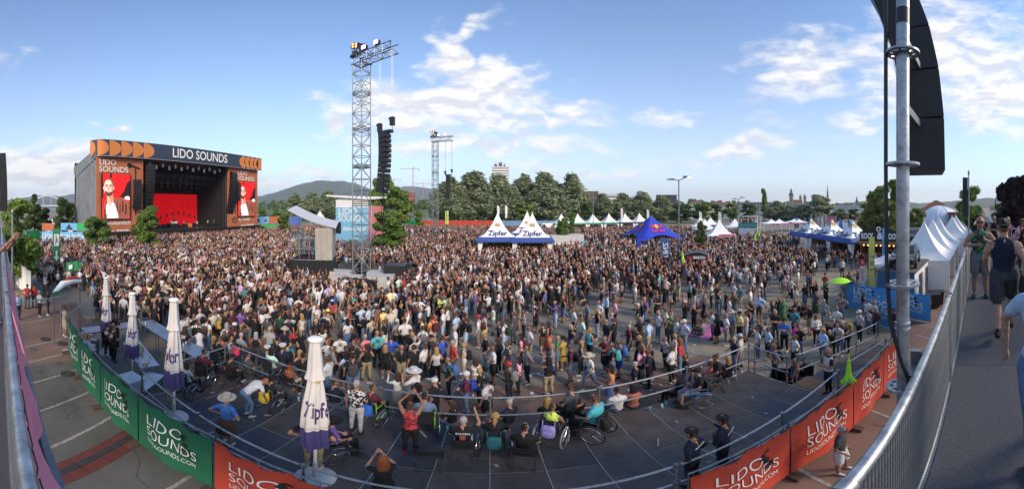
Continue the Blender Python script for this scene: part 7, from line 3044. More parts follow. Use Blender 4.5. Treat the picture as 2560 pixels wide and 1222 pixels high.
def proto(pose,sex,hero=False):
 key=(pose,sex,hero)
 if key in PROTO:
  return PROTO[key]
 ps=POSES[pose]
 mb,tg=body_parts(ps,sex)
 tris=[9000] if hero else [2000,340,115]
 res=remesh(mb,.0165 if hero else .024,tris)
 kd=kdtree.KDTree(len(mb.v))
 for i,v in enumerate(mb.v):
  kd.insert(v,i)
 kd.balance()
 ti={t_:i for i,t_ in enumerate(TAGS)}
 lods=[]
 for V,T in res:
  c=V[T].mean(1)
  tags=np.array([ti[tg[kd.find(Vector(p))[1]]] for p in c],'i')
  lods.append((V,T,tags))
 V,T,tags=lods[0]
 me=bpy.data.meshes.new('person')
 ex=MB()
 hd=Vector(ps['head'])
 for i,s_ in enumerate((-1,1)):
  wr,el=Vector(ps['wr'][i]),Vector(ps['el'][i])
  pn=Vector((-s_,.2,.1))
  fingers(ex,wr,el,pn,.75 if pose in ('cup','phone','sitphone','photo','phoneup','walk','stand') else .35)
 nf=len(ex.f)
 fm=[0]*nf
 for s_ in (-1,1):
  ex.ball(hd+Vector((s_*.031,.086,.012)),(.014,.008,.008),6,4)
  fm+=[8]*(len(ex.f)-len(fm))
  ex.tube([hd+Vector((s_*.016,.093,.033)),hd+Vector((s_*.048,.082,.034))],.005,4)
  fm+=[1]*(len(ex.f)-len(fm))
 ex.ball(hd+Vector((0,.089,-.062)),(.022,.008,.006),6,4)
 fm+=[9]*(len(ex.f)-len(fm))
 o=len(V)
 me.from_pydata([tuple(v) for v in V]+ex.v,[],[tuple(int(q) for q in t_) for t_ in T]+[tuple(q+o for q in f) for f in ex.f])
 for m_ in PM+[M_eye,M_lip]:
  me.materials.append(m_)
 me.polygons.foreach_set('material_index',np.concatenate([tags,np.array(fm,'i')]))
 me.polygons.foreach_set('use_smooth',[True]*len(me.polygons))
 me.update()
 PROTO[key]=(me,lods)
 return PROTO[key]
# hair, hats, bags: shared child meshes built round a head centred on the origin
def long_hair():
 mb=MB()
 n=14
 rows=[(.10,.060,.05,-.02),(.07,.088,.09,-.022),(.0,.094,.098,-.03),(-.08,.096,.085,-.04),(-.16,.105,.07,-.05),(-.24,.105,.06,-.055),(-.33,.085,.05,-.055),(-.38,.04,.03,-.05)]
 vs=[]
 for (z,rx,ry,oy) in rows:
  for j in range(n):
   a=2*math.pi*j/n
   y=math.sin(a)*ry
   if z<.06 and y>0:
    y *= .12
   vs.append((math.cos(a)*rx*(1+.06*math.sin(5*a+z*30)),y+oy,z))
 mb.add(vs,[(i*n+j,(i+1)*n+j,(i+1)*n+(j+1)%n,i*n+(j+1)%n) for i in range(len(rows)-1) for j in range(n)]+[tuple(range(n)),tuple((len(rows)-1)*n+j for j in range(n))[::-1]])
 return mb.mesh('hair',attr_mat('hair_child','c_main','OBJECT',.5,.25,40))
def pony():
 mb=MB()
 mb.tube([(0,-.10,.04),(0,-.15,.03),(0,-.165,-.06),(0,-.14,-.20)],[.02,.034,.036,.010],8)
 mb.ball((0,-.03,.03),(.087,.092,.10),10,8)
 return mb.mesh('hair',attr_mat('hair_child','c_main','OBJECT',.5,.25,40))
M_acc=attr_mat('accessory','c_main','OBJECT',.8,.15,30)
def cap():
 mb=MB()
 mb.lathe([(.096,.03),(.097,.06),(.088,.095),(.06,.125),(.012,.137)],14,(0,-.012,0),1,1.08)
 mb.add([(-.07,.07,.045),(.07,.07,.045),(.055,.165,.03),(0,.178,.028),(-.055,.165,.03),(-.07,.07,.055),(.07,.07,.055),(.055,.165,.038),(0,.178,.036),(-.055,.165,.038)],
           [(0,1,2,3,4)[::-1],(5,6,7,8,9),(0,4,9,5),(4,3,8,9),(3,2,7,8),(2,1,6,7)])
 return mb.mesh('cap',M_acc)
def brim_hat():
 mb=MB()
 mb.lathe([(.19,.035),(.195,.045),(.12,.055),(.098,.05),(.094,.10),(.085,.155),(.05,.165),(.01,.158)],20,(0,-.01,0),.95,1.08)
 return mb.mesh('hat',M_acc)
def beret():
 mb=MB()
 mb.lathe([(.088,.05),(.095,.062),(.108,.082),(.104,.105),(.06,.122),(.01,.124)],16,(0,-.012,0),1,1.1)
 return mb.mesh('beret',M_acc)
def peaked():
 mb=MB()
 mb.lathe([(.094,.04),(.096,.075),(.13,.10),(.125,.125),(.06,.135),(.01,.135)],18,(0,-.01,0),1,1.08)
 mb.prism([(-.075,.08),(.075,.08),(.05,.15),(-.05,.15)],.035,.045,'z')
 return mb.mesh('cap',M_acc)
def glasses():
 mb=MB()
 for s_ in (-1,1):
  mb.box((s_*.034,.100,.012),(.052,.012,.032))
  mb.box((s_*.074,.045,.016),(.008,.10,.009))
 mb.box((0,.102,.016),(.02,.008,.008))
 return mb.mesh('sunglasses',M_black)
def backpack():
 mb=MB()
 mb.ball((0,-.19,1.20),(.145,.085,.21),14,10,.55)
 mb.ball((0,-.275,1.11),(.105,.035,.10),12,8,.55)
 for s_ in (-1,1):
  mb.tube([(s_*.10,-.12,1.10),(s_*.12,.0,1.16),(s_*.115,.115,1.26),(s_*.11,.09,1.40),(s_*.10,-.02,1.475),(s_*.09,-.13,1.36)],.017,5)
 return mb.mesh('backpack',M_acc)
def sling():
 mb=MB()
 mb.ball((.20,.02,.98),(.07,.12,.10),10,8)
 mb.tube([(.17,.12,1.05),(.05,.135,1.22),(-.10,.08,1.41),(-.11,-.03,1.44),(.02,-.13,1.22),(.18,-.08,1.02)],.009,5)
 return mb.mesh('shoulder_bag',M_acc)
def skirt(long=False):
 mb=MB()
 n=20
 z1=.28 if long else .54
 rows=[(.0,1.02,.15,.11),(.3,0,0,0)]
 vs=[]
 rr=[(1.03,.140,.105),(.93,.182,.135),(.78,.205,.165),(z1,.24 if long else .235,.20)]
 for (z,rx,ry) in rr:
  for j in range(n):
   a=2*math.pi*j/n
   k=1+.05*math.cos(7*a)*(1.05-z)
   vs.append((math.cos(a)*rx*k,math.sin(a)*ry*k,z))
 mb.add(vs,[(i*n+j,(i+1)*n+j,(i+1)*n+(j+1)%n,i*n+(j+1)%n) for i in range(3) for j in range(n)])
 return mb.mesh('skirt',M_acc)
def phone_me():
 mb=MB()
 mb.box((0,0,0),(.075,.012,.15))
 return mb.mesh('phone',M_black)
def vest_me():
 mb=MB()
 n=18
 vs=[]
 for (z,rx,ry) in [(.98,.168,.125),(1.1,.162,.122),(1.25,.19,.132),(1.38,.195,.122),(1.46,.13,.09)]:
  for j in range(n):
   a=2*math.pi*j/n
   vs.append((math.cos(a)*rx,math.sin(a)*ry,z))
 mb.add(vs,[(i*n+j,i*n+(j+1)%n,(i+1)*n+(j+1)%n,(i+1)*n+j) for i in range(4) for j in range(n)])
 return mb.mesh('vest',M_acc)
ACC={'long':long_hair(),'pony':pony(),'cap':cap(),'hat':brim_hat(),'beret':beret(),'peaked':peaked(),'glasses':glasses(),'backpack':backpack(),'sling':sling(),'skirt':skirt(),'long_skirt':skirt(True),'phone':phone_me(),'vest':vest_me()}
def print_me(kind):
 mb=MB()
 if kind=='a':
  for k,w_ in enumerate((.18,.12,.20,.10)):
   mb.box((.008*(k%2),-.122,1.38-k*.045),(w_,.012,.022))
 else:
  mb.ring((0,-.122,1.31),.075,.045,.014,10,'y')
  mb.box((0,-.122,1.40),(.2,.012,.026))
 for k in range(2):
  mb.box((.07,.118,1.36-k*.03),(.07,.012,.016))
 return mb.mesh('shirt_print',M_acc)
ACC['print_a'],ACC['print_b']=print_me('a'),print_me('b')
PATTERN={}
def pattern_mat(kind,ca,cb):
 key=(kind,ca,cb)
 if key in PATTERN:
  return PATTERN[key]
 m=bpy.data.materials.new('fabric_'+kind)
 m.use_nodes=True
 N,L=m.node_tree.nodes,m.node_tree.links
 b=N['Principled BSDF']
 b.inputs['Roughness'].default_value=.85
 tc=N.new('ShaderNodeTexCoord')
 cr=N.new('ShaderNodeValToRGB')
 cr.color_ramp.interpolation='CONSTANT'
 cr.color_ramp.elements[0].color=(*COL[ca],1)
 cr.color_ramp.elements[1].color=(*COL[cb],1)
 if kind=='striped':
  w=N.new('ShaderNodeTexWave')
  w.bands_direction='Z'
  w.inputs['Scale'].default_value=4.2
  cr.color_ramp.elements[1].position=.5
  L.new(tc.outputs['Object'],w.inputs['Vector'])
  L.new(w.outputs['Fac'],cr.inputs[0])
 elif kind=='checked':
  w=N.new('ShaderNodeTexChecker')
  w.inputs['Scale'].default_value=16
  w.inputs[1].default_value=(*COL[ca],1)
  w.inputs[2].default_value=(*COL[cb],1)
  L.new(tc.outputs['Object'],w.inputs['Vector'])
  L.new(w.outputs[0],b.inputs['Base Color'])
 else:
  w=N.new('ShaderNodeTexNoise')
  w.inputs['Scale'].default_value=17
  w.inputs['Detail'].default_value=1
  cr.color_ramp.elements[1].position=.53
  L.new(tc.outputs['Object'],w.inputs['Vector'])
  L.new(w.outputs['Fac'],cr.inputs[0])
 if kind!='checked':
  L.new(cr.outputs[0],b.inputs['Base Color'])
 PATTERN[key]=m
 return m
POSETXT={'stand':'arms hanging','shift':'one knee bent','pockets':'hands in pockets','cup':'holding a hand out in front','crossed':'arms crossed','armsup':'both arms raised','oneup':'one arm raised','clap':'clapping','phone':'both hands held before the face',
           'hips':'hands on hips','walk':'walking','shade':'hand at forehead','bend':'bending over','lean':'leaning forward','sit':'seated','sitphone':'seated with a phone up','ground':'sitting on the ground','phoneup':'holding a phone up high','photo':'holding a camera','chin':'hand at chin'}
LABELS={}
PEOPLE=[]
def zone(x,y,z):
 d=math.hypot(x,y)
 if z>3:
  return 'on the footbridge'
 if z>1.5:
  return 'on the stage'
 if z>.5:
  return 'on the platform'
 if x<-8 and y<6.4 and x>-14:
  return 'inside the bar'
 if y<3.3:
  return 'in the passage'
 if d<13:
  return 'beyond the railing'
 if x<-13:
  return 'behind the bar'
 if x<-2:
  return 'below the tall tower'
 if x<7:
  return 'in mid crowd'
 if x>13:
  return 'near the blue fence'
 return 'in the loose crowd'
def person(x,y,z,yaw,pose='stand',sex='m',top='black',bottom='black',legs='long',sleeves='short',hair='brown',long=None,hat=None,extra=(),skin=None,h=None,label=None,shoe=None,pattern=None,hero=False,note=None,unique=True):
 """one person; yaw in degrees anticlockwise from +y. Returns None when an equal looking person exists already"""
 hs='with '
 what=[]
 if pattern:
  tn='%s %s and %s'%(pattern[0],pattern[1],pattern[2])
 else:
  tn=top
 tw={'short':'T-shirt','none':'sleeveless top','long':'long sleeved top'}[sleeves]
 bw={'long':'trousers','short':'shorts','skirt':'skirt','long_skirt':'long skirt'}[legs]
 hw='%s %s'%(hat[1],{'cap':'cap','hat':'brimmed hat','beret':'beret','peaked':'peaked cap'}[hat[0]]) if hat else ('bald head' if hair=='bald' else ('long ' if long=='long' else '')+hair+(' ponytail' if long=='pony' else ' hair'))
 ex=[('%s %s'%(e[1],{'backpack':'backpack','sling':'shoulder bag','vest':'vest'}[e[0]])) for e in extra if e[0] in ('backpack','sling','vest')]
 lab=label or 'person in %s %s and %s %s, %s'%(tn,tw,bottom,bw,hw)
 if not label and ex:
  lab+=', '+ex[0]
 if not label:
  for add in (POSETXT[pose]+' '+zone(x,y,z),zone(x,y,z),POSETXT[pose]):
   if len((lab+', '+add).split())<=16:
    lab+=', '+add
    break
 key=lab
 if key in LABELS:
  for add in (POSETXT[pose],zone(x,y,z)):
   k2=lab+', '+add
   if len(k2.split())<=16 and k2 not in LABELS:
    key=k2
    break
  else:
   if unique:
    return None
 LABELS[key]=1
 me,_=proto(pose,sex,hero)
 o=bpy.data.objects.new('person',me)
 C.objects.link(o)
 s=h or (rng.gauss(1.0,.028) if sex=='m' else rng.gauss(.945,.028))
 bw_=s*rng.uniform(.93,1.12)
 o.scale=(bw_,bw_,s)
 o.location=(x,y,z)
 o.rotation_euler=(0,0,R(yaw))
 tag(o,key,'person','people of the festival crowd')
 sk=skin or rng.choice(SKIN[:3]+SKIN[:2]+[SKIN[3]])
 tc_=COL[top]
 bc=COL[bottom]
 hc=HAIR.get(hair) or tuple(c*.97 for c in sk)
 o['c_skin']=sk
 o['c_hair']=hc
 o['c_top']=tc_
 o['c_sleeve']=sk if sleeves=='none' else tc_
 o['c_forearm']=tc_ if sleeves=='long' else sk
 o['c_thigh']=bc
 o['c_shin']=bc if legs=='long' else sk
 o['c_shoe']=shoe or rng.choice([(.6,.6,.58),(.02,.02,.02),(.02,.02,.02),(.08,.05,.035),(.5,.5,.5)])
 if pattern:
  pm=pattern_mat(*pattern)
  for si in ((2,3) if sleeves!='none' else (2,)):
   o.material_slots[si].link='OBJECT'
   o.material_slots[si].material=pm
 hd=Vector(POSES[pose]['head'])
 def child(name,key_,col,loc=None):
  c=link(name,ACC[key_],o,loc)
  c['c_main']=col
  return c
 if long:
  child('hair',long,hc,hd)
 if hat:
  hname={'cap':'cap','hat':'hat','beret':'beret','peaked':'cap'}[hat[0]]
  child(hname,hat[0],COL[hat[1]],hd+Vector((0,0,-.005)))
 if legs in ('skirt','long_skirt') and pose not in ('sit','sitphone','ground','bend'):
  child('skirt',legs,bc)
 seated=pose in ('sit','sitphone')
 if legs=='short' and pose not in ('sit','sitphone','ground'):
  k_='shorts_'+pose
  if k_ not in ACC:
   mb=MB()
   pl=Vector(POSES[pose]['pel'])
   for i_,s_ in enumerate((-1,1)):
    kn_=Vector(POSES[pose]['kn'][i_])
    hp_=pl+Vector((s_*.085,0,.02))
    mb.tube([hp_+Vector((0,0,.08)),hp_,hp_.lerp(kn_,.5),hp_.lerp(kn_,.88)],[.085,.108,.104,.100],10)
   ACC[k_]=mb.mesh('shorts',M_acc)
  child('shorts',k_,bc)
 for e in extra:
  if e[0]=='glasses':
   child('sunglasses','glasses',(0,0,0),hd)
  elif e[0] in ('backpack','sling','vest'):
   c=child({'backpack':'backpack','sling':'shoulder_bag','vest':'vest'}[e[0]],e[0],COL[e[1]],(0,-.06,-.37) if seated else None)
 if z<3 and not pattern and not ex and sleeves=='short' and pose not in ('sit','sitphone','ground','bend','lean') and rng.random()<.3 and not label:
  child('shirt_print',rng.choice(['print_a','print_b']),rng.choice([(.5,.5,.48),(.45,.4,.3),(.4,.05,.05),(.3,.3,.32)]) if sum(tc_)<.6 else (.05,.05,.06))['kind']='stuff'
 PEOPLE.append((x,y))
 return o
def held(name,label,cat,me,o,hand=1,off=(0,.02,.06),rot=None):
 """a thing held in a hand: top level, at the wrist of person o"""
 pose=next(k for k,v in POSES.items() if any(PROTO.get((k,s,hr),(None,))[0] is o.data for s in 'mf' for hr in (False,True)))
 wr,el=Vector(POSES[pose]['wr'][hand]),Vector(POSES[pose]['el'][hand])
 p=wr+(wr-el).normalized()*.06+Vector(off)
 M=Matrix.Translation(o.location)@Matrix.Rotation(o.rotation_euler[2],4,'Z')@Matrix.Diagonal((*o.scale,1))
 q=M@p
 h_=link(name,me,None,q)
 h_.rotation_euler=(rot[0] if rot else 0,rot[1] if rot else 0,o.rotation_euler[2])
 return tag(h_,label,cat)
# ------------------------------------------------------------------ people placed one by one
def at(px,py,z=0.0):
 p=G(px,py,z)
 return p.x,p.y,z
def P(px,py,yaw,pose,sex,top,bottom,legs='long',sleeves='short',hair='brown',long=None,hat=None,extra=(),z=0.0,**k):
 x,y,z=at(px,py,z)
 k.setdefault('unique',False)
 return person(x,y,z,yaw,pose,sex,top,bottom,legs,sleeves,hair,long,hat,extra,**k)
def PX(x,y,z,yaw,pose,sex,top,bottom,**k):
 k.setdefault('unique',False)
 return person(x,y,z,yaw,pose,sex,top,bottom,**k)
cupme=cupm[2]
# footbridge
o1=PX(6.75,.0,DZ,92,'photo','m','dark green','grey',legs='short',sleeves='none',hair='ginger',extra=(('glasses','black'),),pattern=('checked','dark green','green'),hero=True,h=1.02,label='photographer in sleeveless green checked shirt and grey shorts on the footbridge',skin=SKIN[0],shoe=(.01,.06,.045))
mb=MB()
mb.box((0,0,0),(.14,.07,.10))
mb.tube([(0,.03,0),(0,.13,0),(0,.19,0)],[.042,.045,.05],12)
mb.box((0,-.01,.06),(.06,.05,.03))
held('photo_camera','black camera with long lens held by the photographer','camera',mb.mesh('photo_camera',M_black),o1,0,(.07,.03,.03))
o2=PX(4.66,-.36,DZ,-92,'walk','m','navy','dark grey',legs='short',sleeves='none',hair='dark',hat=('cap','black'),hero=True,h=1.05,label='man in navy tank top, grey shorts and backward cap walking along the footbridge',skin=SKIN[2],shoe=(.02,.02,.022))
o2.children[0].rotation_euler=(0,0,math.pi)
mb=MB()
mb.ball((-.02,0,0),(.16,.10,.24),10,8)
mb.tube([(-.02,.0,.22),(.05,-.02,.55),(.10,.02,.72)],.011,5)
mb.tube([(.0,.05,-.2),(.10,.05,.2),(.14,.06,.7)],.008,5)
tag(mb.build('drawstring_bag',M_blackcloth,loc=(4.55,-.66,DZ+.80)),'black drawstring bag hanging at the tank top man\'s side','bag')
PX(2.02,-.43,DZ,86,'walk','f','light blue','denim blue',hair='blond',hero=True,h=1.02,label='person in light blue T-shirt and jeans cut off by the right edge',skin=SKIN[2])
PX(11.6,-.05,DZ,95,'stand','m','black','olive',legs='short',hair='dark',label='person in black numbered T-shirt and olive shorts further along the footbridge',h=1.03)
PX(12.4,-.55,DZ,80,'crossed','f','black','black',hair='brown',label='person in black sleeveless top behind the numbered T-shirt on the footbridge',sleeves='none')
PX(10.2,.05,DZ,60,'cup','m','black','black',hair='dark',label='person in black half hidden behind the photographer',hat=('cap','black'))
PX(13.5,-1.15,DZ,100,'lean','f','magenta','dark grey',hair='pink',label='pink haired person leaning at the footbridge\'s far railing')
PX(11.0,-1.3,DZ,140,'lean','f','pink','denim blue',hair='brown',long='long',label='person in pink top sitting by the footbridge\'s far railing')
PX(9.6,-1.3,DZ,140,'lean','f','black','black',hair='brown',long='long',label='brown haired person in black by the footbridge\'s far railing')
PX(-5.0,-.16,DZ,-20,'phone','m','light blue','denim blue',hair='brown',label='person at the left edge holding a camera on the footbridge')
# passage
PX(5.38,2.58,0,190,'shift','m','dark grey','white',legs='short',hair='grey',extra=(('glasses','black'),),label='grey haired man in dark polo and white shorts walking in the passage',h=1.0,skin=SKIN[3],shoe=(.55,.42,.42))
# platform, left to right
PX(-6.65,4.05,PZ,-40,'stand','m','black','khaki',hair='dark',label='stout man in black T-shirt behind the green fence beside the parasol',h=1.0)
P(566,1112,12,'hips','f','blue','brown','skirt',hair='blond',hat=('hat','beige'),z=PZ,label='person in blue T-shirt and straw hat with jacket round the waist',h=.96)
P(622,1040,-20,'bend','m','white','denim blue',hair='ginger',z=PZ,label='person in white T-shirt and jeans bending over a folding chair')
def seated(label,px,py,yaw,chair,pose='sit',sex='m',top='black',bottom='black',z=PZ,ck=None,clabel='',**k):
 x,y,_=at(px,py,z)
 if chair=='wheel':
  wheelchair(clabel,(x,y,z),R(yaw),**(ck or {}))
 else:
  folding_chair(clabel,(x,y,z),R(yaw))
 return PX(x,y,z,yaw,pose,sex,top,bottom,label=label,**k)
M_neonframe=mat('neon_green_frame',(.25,.65,.03),.4)
M_paletyre=mat('pale_tyre',(.36,.32,.24),.7)
seated('wheelchair user in navy with black hat and teal scarf',681,1022,-4,'wheel','sit','f','navy','navy',hat=('hat','black'),clabel='wheelchair with yellow cloth hanging at its back',ck=dict(bag='yellow',bagcol=(.62,.48,.04)))
seated('dark haired person in pale green top seated at the crowd side railing',681,948,-6,'wheel','sit','f','mint','dark grey',hair='dark',long='long',clabel='wheelchair of the person in pale green top')
seated('person with long red hair, rust top and black cap, seated',727,985,4,'fold','sit','f','rust','beige',hair='ginger',long='long',hat=('cap','black'),clabel='folding chair of the long red haired person')
seated('person in black seen from behind on a folding chair',579,968,10,'fold','sit','m','black','black',hat=('cap','black'),clabel='folding chair left of the bending person')
seated('grey haired person in teal and coral flowered shirt, seated',604,905,5,'wheel','sit','m','teal','dark grey',hair='grey',pattern=('flowered','teal','coral'),clabel='wheelchair of the person in flowered shirt',ck=dict(bag='pink',bagcol=(.6,.05,.12)))
seated('brown haired woman in white top seated by the bar railing',470,985,8,'wheel','sit','f','white','black',hair='brown',long='long',clabel='wheelchair with mustard jacket hanging at its back',ck=dict(bag='mustard',bagcol=(.45,.27,.03)))
seated('person in maroon top seated next to the bar counter',512,955,20,'wheel','sit','m','maroon','black',hair='dark',clabel='black wheelchair of the person in maroon',ck=dict(bag='black',bagcol=(.015,.015,.016)))
seated('person in black bent forward beside the maroon top',548,925,10,'wheel','sit','m','black','black',hair='dark',clabel='wheelchair standing farthest left against the railing')
P(891,1083,2,'cup','m','black','light grey',hair='grey',z=PZ,pattern=('flowered','black','white'),label='grey haired man in black and white flowered shirt and pale trousers',h=1.03)
seated('dark haired wheelchair user beside the man in flowered shirt',934,1052,-12,'wheel','sit','f','maroon','black',hair='brown',clabel='wheelchair with neon green and blue bag',ck=dict(bag='blue',bagcol=(.03,.14,.55),frame=M_neonframe))
P(783,1170,15,'hips','m','black','khaki',hair='brown',z=PZ,label='person in khaki trousers hidden behind the nearest parasol')
seated('person in purple top and black hat in a power wheelchair',836,1138,-35,'wheel','sit','f','purple','black',hair='dark',hat=('hat','black'),clabel='power wheelchair with black bag beside the nearest parasol',ck=dict(bag='black',bagcol=(.015,.015,.016)))
PX(-1.42,3.98,PZ,30,'phone','f','black','black',hair='ginger',long='long',label='red haired person with camera and red straps at the lower edge',h=.95)
a=P(1026,1132,4,'phoneup','f','red','black',hair='brown',sleeves='none',z=PZ,pattern=('flowered','red','maroon'),label='woman in red sleeveless top with both arms up filming',shoe=(.4,.01,.05))
held('phone','dark phone held up by the woman in red top','phone',ACC['phone'],a,1,(-.04,.02,.05))
seated('wheelchair user in denim jacket in front of the woman in red',1062,1080,8,'wheel','sit','m','denim blue','denim blue',hair='dark',sleeves='long',clabel='wheelchair with green frame behind the woman in red',ck=dict(frame=M_neonframe))
folding_chair('empty black folding chair right of the woman in red',(*at(1075,1163,PZ)[:2],PZ),R(8))
a=seated('grey haired man in printed black T-shirt filming from a folding chair',1158,1140,2,'fold','sitphone','m','black','light blue',hair='grey',clabel='folding chair of the man in printed T-shirt')
lettering('TOTEN',M_letter,a,(0,-.205,.98),(1,0,0),(0,0,1),.085,.01)
mb=MB()
mb.prism([(-.05,.78),(.05,.78),(.06,.88),(.03,.93),(-.03,.93),(-.06,.88)],-.205,-.195,'y')
mb.build('shirt_print',M_lip,a,smooth=False)
held('phone','phone held up by the man in printed T-shirt','phone',ACC['phone'],a,1,(0,.02,.05))
seated('blond woman in black T-shirt with teal backpack on her wheelchair',1238,1128,-6,'wheel','sit','f','black','denim blue',hair='blond',long='pony',clabel='wheelchair with teal backpack hung on its back',ck=dict(bag='teal',bagcol=(.015,.11,.13)))
seated('person in black hunched on a folding chair left of the mohawk',1312,1158,-14,'fold','sit','m','black','black',hair='dark',clabel='folding chair of the hunched person in black')
seated('person with short mohawk and neon top in a wheelchair',1382,1102,-30,'wheel','sit','f','neon yellow','black',hair='brown',sleeves='none',clabel='wheelchair with pale tyres and lilac pouch',ck=dict(bag='lilac',bagcol=(.35,.3,.62),tyre=M_paletyre))
seated('broad man in turquoise T-shirt in a wheelchair',1484,1090,42,'wheel','sit','m','turquoise','black',hair='brown',clabel='wheelchair with black rucksack behind the turquoise T-shirt',ck=dict(bag='black',bagcol=(.015,.015,.016)),h=1.04)
seated('man in grey T-shirt seated left of the turquoise T-shirt',1425,1062,30,'fold','sit','m','dark grey','black',hair='brown',clabel='folding chair of the man in grey T-shirt',extra=(('glasses','black'),))
seated('man in black T-shirt and cap in the wheelchair with blue tyres',1742,1010,68,'wheel','sit','m','black','denim blue',hat=('cap','black'),clabel='wheelchair with blue tyres near the platform\'s right part',ck=dict(bag='black',bagcol=(.015,.015,.016),tyre=mat('blue_tyre',(.03,.12,.28),.6)),legs='short')
seated('person in black on the folding chair behind the blue tyred wheelchair',1788,975,60,'fold','sit','m','black','dark grey',hair='dark',clabel='folding chair behind the blue tyred wheelchair')
for (x,y,lb,yw) in [(2.93,3.86,'police officer in navy uniform and black beret, left of the two',25),(3.60,3.88,'police officer in navy uniform and black beret, right of the two',28)]:
 o=PX(x,y,PZ,yw,'pockets' if 'left' in lb else 'chin','m','navy','navy',sleeves='long',hair='dark',hat=('beret','black'),label=lb,h=1.04,shoe=(.01,.01,.01))
 lettering('POLIZEI',M_letter,o,(0,-.130,1.36),(1,0,0),(0,0,1),.085,.012)
o=PX(7.75,4.1,PZ-.02,60,'chin','m','black','black',hair='bald',extra=(('vest','white'),),label='bald steward in white vest standing on the ramp',h=1.02)
# people sitting on or leaning at the platform edge, seen beyond the railing
edge=[(-7.05,'m','dark grey','dark','sit'),(-3.9,'m','navy','brown','sit'),(-3.35,'f','light grey','brown','sit'),(-1.9,'f','black','brown','sit'),(-1.4,'m','black','dark','sit'),(-.9,'f','black','brown','sit'),(.42,'m','navy','grey','sit'),(1.35,'f','black','blond','sit'),
  (2.05,'f','rust','dark','sit'),(3.1,'m','white','dark','sit'),(3.55,'f','terracotta','dark','sit'),(4.95,'f','black','brown','sit'),(5.4,'m','dark grey','brown','sit'),(6.15,'m','red','brown','sit'),(6.9,'f','black','blond','sit')]
for i,(x,sx,tp,hr,ps) in enumerate(edge):
 PX(x,7.22,PZ-.46,rng.uniform(-35,60),ps,sx,tp,rng.choice(['black','denim blue','dark grey']),hair=hr,long='long' if sx=='f' else None,unique=True)
# police in white caps at the railing's far side
for px,lb in ((668,'police officer in white peaked cap beyond the railing, left'),(706,'police officer in white peaked cap beyond the railing, right')):
 o=P(px,960,25,'stand','m','navy','navy',sleeves='long',hat=('peaked','white'),label=lb)
# bar staff
for px,py,yw,ps,lb in [(262,872,-60,'cup','bar worker in printed black T-shirt at the beer taps, back to the fence'),(284,905,20,'cup','bar worker in printed black T-shirt nearest the green fence'),(270,892,40,'phone','bar worker on the phone beside the green fence'),(289,872,-150,'clap','bar worker facing the green fence'),
                           (462,905,30,'cup','long haired bar worker in black handing out drinks at the long counter'),(338,850,30,'stand','bar worker in black behind the middle parasol'),(430,950,60,'pockets','long haired bar worker in black beside the platform parasol')]:
 o=P(px,py,yw,ps,'f' if 'long haired' in lb else 'm','black','black',hair='brown' if 'long' in lb else 'dark',long='long' if 'long haired' in lb else None,label=lb,hat=None)
 mb=MB()
 for k in range(3):
  mb.box((0,-.128,1.36-k*.06),(.2-.03*k,.006,.022))
 mb.build('shirt_print',M_letter,o)
# security in the passage
for px,py,vest,lb in [(68,772,'red','steward in red vest by the white sheet, left'),(86,770,'red','steward in red vest by the white sheet, right'),(113,742,'white','steward in white vest beyond the gate beam')]:
 P(px,py,60 if vest=='red' else 200,'pockets','m','dark grey','dark grey',hair='dark',extra=(('vest',vest),),label=lb)
P(99,792,30,'cup','m','off-white','black',hair='grey',label='person in pale top and black trousers under the gate beam')
P(121,788,170,'hips','f','black','black',hair='brown',long='long',label='long haired person in black under the gate beam')
P(45,800,-60,'pockets','m','light blue','dark grey',hair='blond',label='person in light blue at the white sheet beside the railing')
P(162,842,10,'pockets','m','beige','beige',legs='short',hair='brown',label='person in beige top and shorts by the mesh fence')
